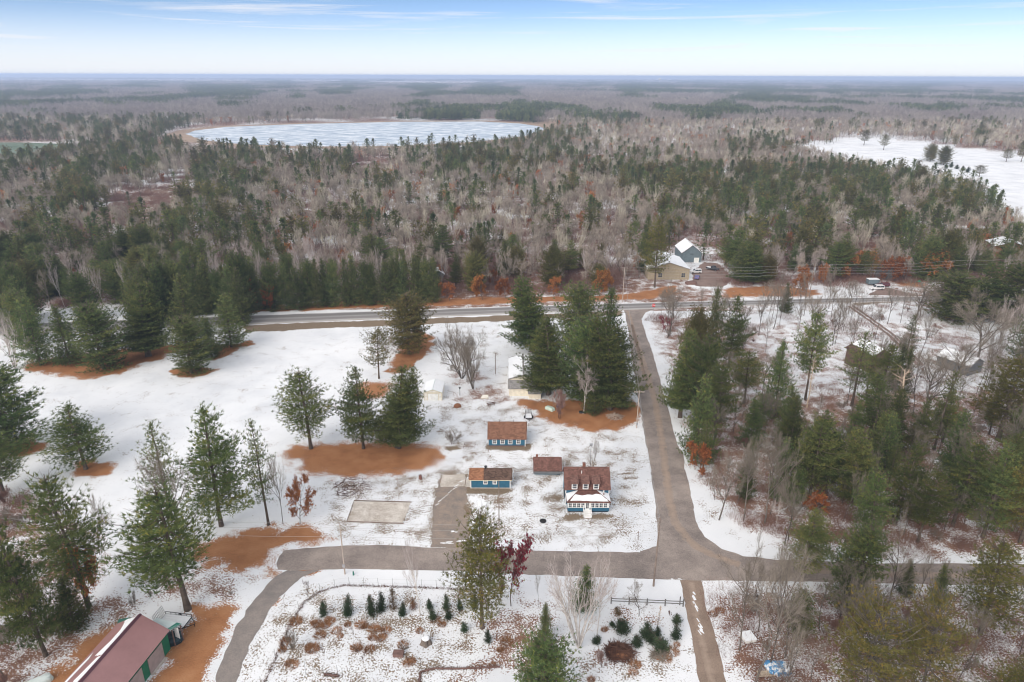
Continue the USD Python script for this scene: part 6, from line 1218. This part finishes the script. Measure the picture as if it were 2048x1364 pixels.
OAK = [
 ('oak_b', 1772, 566, 512, 54, 'thin russet oak crossing the blue grey shed'), ('oak_a', 1806, 564, 508, 50, 'brown oak right of the blue grey shed'),
 ('oak_a', 182, 1212, 1085, 82, 'russet leaved oak below the tall left foreground pine'), ('oak_b', 600, 1048, 958, 66, 'thin spreading shrub oak with orange leaves at the road end bed'), ('red_oak', 1022, 1212, 1058, 78, 'dark red leaved oak behind the ragged front pine'),
 ('oak_a', 508, 622, 552, 42, 'left of two russet oaks at the foot of the roadside pines'), ('oak_a', 543, 620, 562, 44, 'right of two russet oaks at the foot of the roadside pines'), ('oak_b', 1402, 955, 880, 60, 'russet undergrowth oak close to the town road litter'),
 ('oak_a', 1640, 1030, 985, 66, 'bright orange beech thicket under the black trunked pine'), ('oak_b', 1880, 870, 820, 46, 'russet sapling below the airy pine'),
 ('red_oak', 1330, 662, 628, 26, 'red leaved sapling near the stop sign'), ('oak_b', 900, 602, 560, 40, 'russet oak at the highway under the dark pines'), ('oak_a', 965, 600, 545, 46, 'tall russet oak beside the highway'),
 ('oak_a', 1012, 598, 552, 40, 'russet oak second along the highway'), ('oak_b', 1108, 594, 548, 38, 'pinkish russet oak beside the highway'), ('oak_a', 1195, 592, 535, 54, 'orange russet oak left of the tall highway pole'),
 ('oak_a', 1590, 590, 528, 54, 'round orange oak under the roadside pines right of the yard'), ('oak_b', 1680, 560, 505, 60, 'russet oak beside the dark cabin'), ('oak_a', 1850, 560, 495, 70, 'russet oak above the mailboxes'), ('oak_a', 1740, 548, 498, 70, 'dark red brown oak behind the snowy cabin'),
]
for key, bx, by, ty, w, lab in OAK: plant_px('oak_tree', key, lab, 'oak', bx, by, ty, w)
SPR = [(647, 1232, 1201, 20), (696, 1231, 1188, 23), (743, 1231, 1187, 25), (762, 1222, 1186, 22), (804, 1231, 1205, 18), (859, 1218, 1196, 17), (866, 1238, 1218, 17), (892, 1219, 1189, 17), (896, 1237, 1221, 16), (919, 1219, 1196, 16), (949, 1217, 1190, 18), (928, 1263, 1245, 16), (977, 1285, 1258, 16)]
SPRL = ['leftmost dark spruce in the garden row', 'second dark spruce from the left in the garden row', 'large spruce in front of a twin in the garden row', 'spruce half behind its larger twin in the garden row', 'small spruce below the brown one in the garden row', 'short spruce right of the twin white birch', 'low spruce just below the short one right of the birch', 'tall slim spruce midway between birch and ragged pine', 'low spruce below the tall slim one', 'spruce left of the ragged pine trunk', 'dark spruce touching the ragged pine trunk', 'small spruce alone below the garden row', 'small dark spruce right of the ragged pine foot']
for (bx, by, ty, w), lab in zip(SPR, SPRL): plant_px('small_spruce', 'small_spruce_a' if bx % 2 else 'small_spruce_b', lab, 'spruce', bx, by, ty, w)
for bx, by, ty, w, lab in ((788, 1218, 1180, 26, 'brown withered spruce in the middle of the garden row'), (826, 1217, 1193, 20, 'thin brown withered spruce left of the twin birch'), (1236, 1228, 1212, 18, 'brown topped spruce under the left end of the rail fence')): plant_px('small_spruce', 'brown_spruce', lab, 'spruce', bx, by, ty, w)
for bx, by, ty, w, lab in ((1245, 1264, 1240, 32, 'broad round spruce left of the small dark bare tree'), (1224, 1251, 1242, 14, 'tiny spruce beside the broad round one'), (1290, 1272, 1246, 28, 'spruce upper left in the garden corner group'), (1301, 1284, 1262, 24, 'spruce hiding behind the widest one in the corner group'), (1313, 1270, 1255, 17, 'small spruce under the yellow larch'), (1272, 1290, 1273, 24, 'low spruce between brush heap and corner group'),
                           (1323, 1298, 1272, 36, 'widest dark spruce at the garden corner'), (1352, 1247, 1226, 20, 'spruce with a thin tip next to the gravel lane'), (1350, 1276, 1252, 22, 'neat conical spruce nearest the gravel lane'), (1192, 1284, 1272, 20, 'low green bush like spruce at the single birch foot')): plant_px('small_spruce', 'small_spruce_a' if by % 2 else 'small_spruce_b', lab, 'spruce', bx, by, ty, w)
plant_px('small_larch', 'small_larch', 'thin golden larch in the garden corner', 'larch', 1315, 1254, 1210, 10)
SHR = [('shrub_b', 905, 889, 860, 42, 'round bare bush on the snow left of the garden frame'), ('shrub_a', 1119, 838, 778, 46, 'twiggy bare shrub around the navy bundle'), ('shrub_b', 585, 1300, 1258, 34, 'bare shrub beside the lower curve of the wire fence'), ('shrub_a', 1000, 1200, 1160, 30, 'brown shrub right of the ragged pine'),
       ('sapling', 649, 1320, 1290, 18, 'bare sapling on the garden snow left of the wooden box'), ('sapling', 728, 1332, 1298, 26, 'wider bare sapling in the lower garden'), ('sapling', 818, 1335, 1305, 22, 'bare sapling with brown foot below the log'), ('sapling', 707, 1282, 1252, 14, 'thin sapling in the middle of the garden'), ('sapling', 772, 1280, 1255, 14, 'thin sapling above the wooden box'), ('sapling', 617, 1200, 1162, 24, 'bare sapling straddling the wire fence curve'), ('shrub_a', 1205, 1335, 1300, 26, 'red brown shrub right below the birch clump'),
       ('shrub_b', 272, 1220, 1176, 16, 'dark stub like shrub on the snow above the maroon shed'), ('shrub_b', 302, 1193, 1180, 12, 'tiny dark bush on the snow left of the big front pine'), ('shrub_b', 463, 1190, 1180, 10, 'tiny bush near the curved driveway'), ('shrub_a', 1340, 1232, 1220, 8, 'small tuft of shrub under the rail fence end')]
for key, bx, by, ty, w, lab in SHR: plant_px('shrub', key, lab, 'shrub', bx, by, ty, w)
GOLF = [(1727.6, 290.6, 258, 24, 'left one of the two pines at the back of the golf snow field'), (1767, 300, 267, 24, 'right one of the two pines at the back of the golf snow field'), (1860, 323, 286, 30, 'left of the pair of pines in mid snow field'), (1887, 330, 290, 32, 'right of the pair of pines in mid snow field'), (1958, 354, 329, 28, 'round low pine alone on the snow field'), (2012, 324, 296, 26, 'pine left at the right edge of the snow field'), (2042, 324, 284, 26, 'pine cut by the right edge of the snow field')]
for bx, by, ty, w, lab in GOLF: plant_px('pine_tree', 'red_pine_b' if w < 30 else 'red_pine_a', lab, 'pine tree', bx, by, ty, w)
for bx, by, ty, w, lab in ((1902, 335, 323, 9, 'leftmost tiny spruce in the row of four on the snow field'), (1914, 338, 329, 9, 'second tiny spruce in the row of four on the snow field'), (1925, 341, 331, 9, 'third tiny spruce in the row of four on the snow field'), (1934.5, 345, 333, 10, 'rightmost tiny spruce in the row of four on the snow field')): plant_px('small_spruce', 'small_spruce_a', lab, 'spruce', bx, by, ty, w)

def tuft_model(key, seed):
    rng = np.random.default_rng(seed); n = 240; a_ = rng.random(n) * 6.28; q_ = rng.random(n) ** 0.6 * 0.55; P = np.c_[np.cos(a_) * q_, np.sin(a_) * q_, np.zeros(n)]
    v, f = ribbons(P, P + np.c_[np.cos(a_) * 0.25, np.sin(a_) * 0.25, 0.15 + 0.30 * rng.random(n)] + rng.normal(size=(n, 3)) * 0.08, 0.05, rng); kind(key, 0.5, 0.6, [('blades', (v, f), 'dry_tuft', None)])
bark('dry_tuft', (0.22, 0.11, 0.055), (0.40, 0.22, 0.12), 2.0); tuft_model('grass_tuft', 201)
TU = [(586, 1240), (592, 1244), (628, 1246), (633, 1249), (655, 1240), (661, 1243), (652, 1251), (640, 1255), (672, 1262), (696, 1250), (640, 1272), (680, 1273), (722, 1250), (728, 1254), (748, 1259), (754, 1258), (772, 1262), (745, 1276), (760, 1277), (765, 1276), (884, 1250), (713, 1296), (718, 1299), (622, 1297), (618, 1294), (626, 1299), (575, 1281), (570, 1285), (565, 1301), (806, 1290), (815, 1327), (822, 1324), (740, 1300), (577, 1327), (585, 1330), (1208, 1260), (1330, 1318), (1353, 1290), (1345, 1304), (1182, 1360), (1270, 1330), (1266, 1345), (1425, 1228), (1440, 1222), (840, 1262), (870, 1240), (1000, 1300), (1015, 1285), (985, 1330)]
scatter('dry_grass_tufts', 'orange brown tufts of dry grass poking through the garden snow', 'grass', [('grass_tuft', *G(*p_), 0.7 + 0.5 * math.sin(i_ * 2.3) ** 2, 0.8 + 0.7 * math.sin(i_ * 1.7) ** 2) for i_, p_ in enumerate(TU)])
# ------------------------------------------------------------------ woods
FR = np.random.default_rng(99)
pines, bares, counts = [], [], {'pine_tree': taken.get(('/World', 'pine_tree'), 0), 'bare_tree': taken.get(('/World', 'bare_tree'), 0), 'birch_tree': taken.get(('/World', 'birch_tree'), 0), 'oak_tree': taken.get(('/World', 'oak_tree'), 0)}
MARK = [(120, 'behind the left edge birch clump'), (260, 'behind the broad skirted pine'), (400, 'behind the round bushy pine'), (520, 'behind the pair of russet oaks'), (660, 'behind the forked birch of the roadside row'), (800, 'above the rounded red pine by the highway'), (900, 'above the bare maples'),
        (1020, 'beyond the middle roadside oaks'), (1130, 'beyond the long white house'), (1240, 'left of the tall pale highway pole'), (1350, 'behind the tan house'), (1460, 'behind the grey barn'), (1580, 'behind the open shed and gravel yard'), (1700, 'behind the dark cabin among russet oaks'), (1860, 'above the east drive vehicles'), (9999, 'below the golf snow field at the right')]
def spot(px_): return next(t_ for l_, t_ in MARK if px_ < l_)
def size_word(h, lo, hi): return 'low' if h < lo else 'tall' if h > hi else 'middling'
LOOK = {'white_pine_a': 'open tiered', 'white_pine_b': 'tapering', 'white_pine_c': 'two stemmed', 'white_pine_d': 'flat topped', 'dense_pine_a': 'round dense', 'dense_pine_b': 'full conical', 'dense_pine_c': 'dark conical', 'red_pine_a': 'rounded olive', 'red_pine_b': 'olive', 'olive_pine': 'ragged olive', 'thin_pine': 'thin', 'yellow_pine': 'yellowish'}
BLOOK = {'bare_tree_a': 'broad crowned', 'bare_tree_b': 'spreading', 'bare_tree_c': 'low branched', 'slender_tree_a': 'slender', 'slender_tree_b': 'narrow', 'slender_tree_c': 'slim'}
# the straight row of dense pines along the highway, with birches behind
for q_ in range(26):
    px_ = 380 + q_ * 19.6 + FR.normal() * 4; by = np.interp(px_, [380, 490, 680, 870], [629, 622, 612, 603]) + FR.normal() * 1.5
    plant_px('pine_tree', f'dense_pine_{"abc"[q_ % 3]}', f'dense dark pine in the roadside row {spot(px_)}', 'pine tree', px_, by, by - 84 - FR.random() * 22, 34 + 14 * FR.random(), 'roadside pine row')
for q_ in range(22):
    px_ = 150 + q_ * 34 + FR.normal() * 8; by = np.interp(px_, [100, 490, 680, 900], [628, 605, 597, 589]) + FR.normal() * 3
    plant_px('birch_tree', f'birch_{"ab"[q_ % 2]}', f'white birch showing above the roadside pines {spot(px_)}', 'birch', px_, by, by - 92 - FR.random() * 22, 26 + 10 * FR.random(), 'birches behind the roadside pine row')
for q_ in range(26):
    px_ = -20 + FR.random() * 520; by = 700 - FR.random() * 62 - px_ * 0.06
    if 310 < px_ and by > 652: by -= 40
    plant_px('pine_tree', f'dense_pine_{"abc"[q_ % 3]}', f'crowded green pine this side of the highway {spot(px_)}', 'pine tree', px_, by, by - 100 - FR.random() * 30, 52 + 22 * FR.random(), 'pines behind the left pine group')
clear_all = unary_union([golf.difference(golf_wood), lake.buffer(30), green_field.buffer(10), tan_lot.buffer(2), HW.buffer(17), field] + [PG([(1272, 600), (1400, 600), (1395, 520), (1440, 515), (1390, 480), (1340, 500), (1285, 525)])] + marsh_polys)
clear_half = unary_union([clear_a, clear_b])
shapely.prepare(clear_all)
def zone(px, py):
    """share of (pine, bare, aspen) at places of the photograph"""
    n = meshkit.fbm(np.c_[px / 70.0, py / 26.0, px * 0 + 0.5], 3, 17); n2 = meshkit.fbm(np.c_[px / 45.0, py / 20.0, px * 0 + 4.5], 2, 23)
    p = np.select([(py > 430) & (px < 520), (py > 430) & (px < 1240), (py > 430) & (px < 1900), py > 430,
                   (py > 330) & (px < 560), (py > 330) & (px < 900), (py > 330) & (px < 1240), (py > 330) & (px < 1700), py > 330,
                   (py > 255) & (px < 380), (py > 255) & (px < 900), (py > 255) & (px < 1200), (py > 255) & (px < 1330), py > 255,
                   (py > 222) & (px < 420), py > 222, (py > 185) & (px < 700), py > 185],
                  [0.54, 0.20, 0.54, 0.4, 0.42, 0.18, 0.13, 0.48, 0.42, 0.40, 0.50, 0.54, 0.14, 0.08, 0.42, 0.10, 0.36, 0.20], 0.30)
    p = np.clip(p + (n - 0.5) * 2.6 * (0.5 + 0.5 * np.minimum(1, p / 0.4)), 0.01, 0.93)
    a = np.where(n2 > 0.54, 0.55, 0.16)
    return p, (1 - p) * (1 - a) * 0.93, (1 - p) * a
def forest(y0, y1, s):
    y, X, Y, S = y0, [], [], []
    while y < y1:
        st = s(y); xs = np.arange(-0.86 * y - 12, 0.86 * y + 12, st)
        X.append(xs + (FR.random(len(xs)) - 0.5) * st * 0.95); Y.append(y + (FR.random(len(xs)) - 0.5) * st * 0.95); S.append(np.full(len(xs), st)); y += st
    X, Y, S = map(np.concatenate, (X, Y, S))
    ok = ~shapely.contains_xy(clear_all, X, Y)
    # shores and field edges nearest the camera stay open enough to see over
    for k_ in (40, 80, 120): ok &= ~(shapely.contains_xy(lake, X, Y + k_) & (FR.random(len(X)) < (0.93 if k_ < 100 else 0.75)))
    for k_ in (25, 50, 80, 110, 140): ok &= ~(shapely.contains_xy(golf, X, Y + k_) & (FR.random(len(X)) < 0.92))
    for k_ in (45, 90, 140): ok &= ~(shapely.contains_xy(green_field, X, Y + k_) & (FR.random(len(X)) < 0.85))
    ok &= ~(shapely.contains_xy(clear_half, X, Y) & (FR.random(len(X)) < 0.88))
    return X[ok], Y[ok], S[ok]
def px_many(x, y, z):
    dz = z - CAM_H; f = y * math.cos(PITCH) - dz * math.sin(PITCH); v = (y * math.sin(PITCH) + dz * math.cos(PITCH)) / f; u = x / f
    c, s = math.cos(ROLL), math.sin(ROLL)
    return 1024 + FOC * (u * c + v * s), 682 - FOC * (-u * s + v * c)
ind, stuff_p, stuff_b = [], [], []
X, Y, S = forest(222, 1250, lambda y: 6.8 if y < 500 else 6.8 + (y - 500) * 0.004)
PX, PY = px_many(X, Y, 9.0); Z = zone(PX, PY); R_ = FR.random(len(X))
for x_, y_, px_, py_, a_, b_, c_, r_ in zip(X, Y, PX, PY, *Z, R_):
    if y_ < 245 and px_ > 1240 and FR.random() < 0.55: continue
    typ = 'p' if r_ < a_ else 'b' if r_ < a_ + b_ else 'a' if r_ < a_ + b_ + c_ else 'o'
    h = {'p': 10 + 10 * FR.random() ** 1.3, 'b': 10.5 + 5 * FR.random(), 'a': 11 + 5 * FR.random(), 'o': 7 + 5 * FR.random()}[typ]
    ind.append((x_, y_, typ, h, px_, py_, h / y_))
# near ones stand as single trees, up to the limit of each kind; the rest are the forest
limits = {'p': 258 - taken[('/World', 'pine_tree')], 'b': 14, 'a': 60, 'o': 60}; seen = dict.fromkeys('pbao', 0)
for x_, y_, typ, h, px_, py_, size in sorted(ind, key=lambda q: q[1]):
    inside = -20 < px_ < 2068
    if inside and seen[typ] < limits[typ] and y_ < 470:
        seen[typ] += 1; sp_ = spot(px_); i_ = FR.integers(0, 12)
        if typ == 'p':
            k_ = ('white_pine_a', 'white_pine_b', 'dense_pine_b', 'dense_pine_c', 'white_pine_d', 'red_pine_a', 'white_pine_c', 'dense_pine_a', 'white_pine_a', 'olive_pine', 'red_pine_a', 'white_pine_b')[i_]
            plant('pine_tree', k_, f'{size_word(h, 12.5, 15)} {LOOK[k_]} pine {sp_}', 'pine tree', (x_, y_), f'forest pines {sp_}', h, h * (0.52 + 0.22 * FR.random()))
        elif typ == 'b':
            k_ = f'bare_tree_{"abc"[i_ % 3]}' if i_ < 8 else f'slender_tree_{"abc"[i_ % 3]}'
            plant('bare_tree', k_, f'{size_word(h, 12.2, 14)} {BLOOK[k_]} leafless tree {sp_}', 'bare tree', (x_, y_), f'leafless forest trees {sp_}', h, h * (0.5 + 0.2 * FR.random()))
        elif typ == 'a': plant('birch_tree', ('birch_a', 'birch_b', 'aspen')[i_ % 3], f'{size_word(h, 12.7, 14.5)} {("single stemmed", "twin stemmed", "wide topped")[i_ % 3]} pale birch {sp_}', 'birch', (x_, y_), f'pale birches {sp_}', h, h * 0.34)
        else: plant('oak_tree', f'oak_{"ab"[i_ % 2]}', f'{size_word(h, 9.7, 11.5)} {("densely", "thinly")[i_ % 2]} russet leaved oak {sp_}', 'oak', (x_, y_), f'russet oaks {sp_}', h * 0.9, h * 0.6)
    elif typ == 'p':
        k_ = f'forest_pine_{"abcd"[FR.integers(4)]}'; stuff_p.append((k_, x_, y_, h / 17, h / 17 * (0.95 + 0.45 * FR.random())))
    else:
        k_ = {'b': f'forest_bare_{"abc"[FR.integers(3)]}', 'a': f'forest_aspen_{"ab"[FR.integers(2)]}', 'o': 'forest_oak'}[typ]; stuff_b.append((k_, x_, y_, h / KIND[k_][1], h / KIND[k_][1] * (1.0 + 0.5 * FR.random())))
scatter('pine_forest', 'mass of evergreen pines filling the forest out to beyond the lake', 'forest', stuff_p)
scatter('bare_forest', 'mass of grey leafless trees filling the forest out to beyond the lake', 'forest', stuff_b)
far = []
X, Y, S = forest(1240, 15000, lambda y: 21 * max(1.0, (y / 2200.0) ** 1.25))
PX, PY = px_many(X, Y, 12.0); Z = zone(PX, PY); N_ = meshkit.fbm(np.c_[X / 260.0, Y / 700.0, X * 0 + 1.5], 3, 41) + (Z[0] - 0.3) * 0.35 + FR.normal(size=len(X)) * 0.03
for x_, y_, st, n_ in zip(X, Y, S, N_):
    s_ = 0.85 + 0.4 * FR.random(); w_ = s_ * max(1.0, min(2.6, st / 28))
    far.append((f'pine_clump_{"ab"[FR.integers(2)]}' if n_ > 0.56 else f'bare_clump_{"abc"[FR.integers(3) if FR.random() < 0.7 else 2]}', x_, y_, s_, w_))
scatter('distant_forest', 'far off forest fading towards the flat horizon', 'forest', far)
# woods on the right, this side of the highway, and the left thickets
def fill(poly, n, maker, seed, avoid=None):
    rng = np.random.default_rng(seed); x0, y0, x1, y1 = poly.bounds; got = 0; tries = 0
    while got < n and tries < n * 60:
        tries += 1; p_ = (x0 + (x1 - x0) * rng.random(), y0 + (y1 - y0) * rng.random())
        if poly.contains(Point(p_)) and not (avoid is not None and avoid.contains(Point(p_))): maker(p_, rng); got += 1
roads_b = unary_union([town_poly.buffer(2.5), gravel_lane.buffer(1.5), HW.buffer(4), PG([(1705, 715), (1785, 715), (1785, 750), (1705, 750)])])
wood_n = PG([(1305, 640), (1330, 625), (1640, 616), (1860, 612), (1990, 650), (2150, 640), (2150, 830), (1480, 830), (1400, 800)])
wood_s = PG([(1420, 1010), (1380, 880), (1460, 830), (2150, 830), (2200, 1105), (1560, 1100)])
wood_e = PG([(1440, 1190), (1560, 1178), (2200, 1190), (2400, 1480), (1520, 1480)])
wood_w = PG([(-200, 985), (60, 1000), (120, 1120), (60, 1364), (-80, 1480), (-400, 1480)])
glade_open = PG([(1560, 745), (1660, 700), (1690, 760), (1720, 800), (1640, 810), (1560, 800)])
NMARK = [(1380, 'near the stop sign'), (1460, 'behind the pine cluster'), (1540, 'right of the pine cluster'), (1640, 'beside the high crowned pine'), (1720, 'left of the brown house'), (1800, 'around the brown house'), (1900, 'right of the brown house'), (9999, 'by the right edge')]
SMARK = [(1500, 'nearest the road curve'), (1620, 'left of the black trunked pine'), (1720, 'right of the black trunked pine'), (1830, 'below the barkless tree'), (1960, 'left of the dense edge pines'), (9999, 'at the right edge')]
EMARK = [(1500, 'right of the gravel lane'), (1600, 'by the blue tarpaulin'), (1760, 'under the sparse yellow pines'), (1900, 'left of the golden pine'), (9999, 'at the right edge')]
LMARK = [(60, 'at the left edge'), (9999, 'left of the maroon shed')]
WLOOK = {**BLOOK, **LOOK, 'shrub_a': 'reddish', 'shrub_b': 'grey twiggy', 'sapling': 'sapling like'}
def mk(name, keys, label, cat, group, h0, h1, w0, w1, marks):
    def f(p_, rng):
        h = h0 + (h1 - h0) * rng.random(); k_ = keys[rng.integers(len(keys))]; sp_ = next(t_ for l_, t_ in marks if px_of(p_[0], p_[1])[0] < l_)
        plant(name, k_, f'{size_word(h, h0 + (h1 - h0) / 3, h1 - (h1 - h0) / 3)} {WLOOK.get(k_, "bare")} {label} {sp_}', cat, p_, group, h, h * (w0 + (w1 - w0) * rng.random()))
    return f
fill(wood_n, 112, mk('bare_tree', ['slender_tree_a', 'slender_tree_b', 'slender_tree_c', 'bare_tree_b'], 'leafless tree of the snowy glade', 'bare tree', 'leafless trees of the snowy glade', 10, 17, 0.28, 0.5, NMARK), 1, unary_union([roads_b, glade_open]))
fill(wood_s, 88, mk('bare_tree', ['slender_tree_a', 'bare_tree_a', 'slender_tree_c', 'bare_tree_c'], 'leafless tree above the right hand road', 'bare tree', 'leafless trees above the right hand road', 8, 15, 0.3, 0.55, SMARK), 2, roads_b)
fill(wood_e, 44, mk('bare_tree', ['slender_tree_b', 'bare_tree_a', 'bare_tree_c'], 'leafless tree below the right hand road', 'bare tree', 'leafless trees below the right hand road', 7, 14, 0.35, 0.6, EMARK), 3, roads_b)
fill(wood_n, 8, mk('pine_tree', ['thin_pine', 'dense_pine_c', 'white_pine_a'], 'pine of the snowy glade', 'pine tree', 'pines of the snowy glade', 8, 15, 0.4, 0.5, NMARK), 15, unary_union([roads_b, glade_open]))
fill(wood_s, 32, mk('pine_tree', ['white_pine_a', 'thin_pine', 'white_pine_b', 'dense_pine_c'], 'pine among the slope trees', 'pine tree', 'pines among the trees above the right hand road', 9, 17, 0.42, 0.55, SMARK), 5, roads_b)
fill(wood_w, 16, mk('bare_tree', ['slender_tree_b', 'bare_tree_a', 'bare_tree_c'], 'leafless thicket tree', 'bare tree', 'leafless trees of the left thicket', 6, 12, 0.4, 0.65, LMARK), 4)
fill(wood_s, 40, mk('shrub', ['shrub_a', 'shrub_b', 'sapling'], 'shrub above the right hand road', 'shrub', 'undergrowth above the right hand road', 1.5, 3.5, 0.8, 1.3, SMARK), 6, roads_b)
fill(wood_n, 40, mk('shrub', ['shrub_a', 'shrub_b', 'sapling'], 'shrub of the snowy glade', 'shrub', 'undergrowth of the snowy glade', 1.2, 3.0, 0.8, 1.3, NMARK), 7, unary_union([roads_b, glade_open]))
fill(wood_e, 40, mk('shrub', ['shrub_a', 'shrub_b', 'sapling'], 'shrub below the right hand road', 'shrub', 'undergrowth below the right hand road', 1.5, 3.5, 0.8, 1.3, EMARK), 8, roads_b)
fill(wood_w, 40, mk('shrub', ['shrub_a', 'shrub_b'], 'thicket bush', 'shrub', 'bushes of the left thicket', 2.5, 4.5, 0.7, 1.1, LMARK), 9)
# undergrowth on the forest floor
UY = 222 + 500 * FR.random(5200) ** 1.4; UX = (FR.random(5200) - 0.5) * 1.7 * UY; ok = ~shapely.contains_xy(clear_all, UX, UY)
und = [('shrub_clump', x_, y_, 0.6 + 0.9 * FR.random(), 0.7 + 0.7 * FR.random()) for x_, y_ in zip(UX[ok], UY[ok])]
for poly_, n_ in ((wood_n, 60), (wood_s, 120), (wood_e, 110), (wood_w, 60)):
    fill(poly_, n_, lambda p_, rng: und.append(('shrub_clump', p_[0], p_[1], 0.25 + 0.5 * rng.random(), 0.4 + 0.5 * rng.random())), 31, roads_b)
scatter('undergrowth', 'reddish brown twiggy undergrowth covering the woodland floor', 'undergrowth', und)
print('trees', {k_[1]: v_ for k_, v_ in taken.items() if k_[0] == '/World' and v_ > 8}, len(stuff_p), len(stuff_b), len(far))
# ------------------------------------------------------------------ the air
if HAZE:
    mat('haze_air', {'p': ('principled_volume', {'color': (0.64, 0.76, 1.0), 'density': HAZE, 'anisotropy': 0.2})}, [], None, 'p.volume')
    tag(stage.GetPrimAtPath(put('/World', 'haze', MB().box(-46000, 46000, -400, 46000, -1.0, CAM_H + 6).vf, 'haze_air')), kind='stuff')
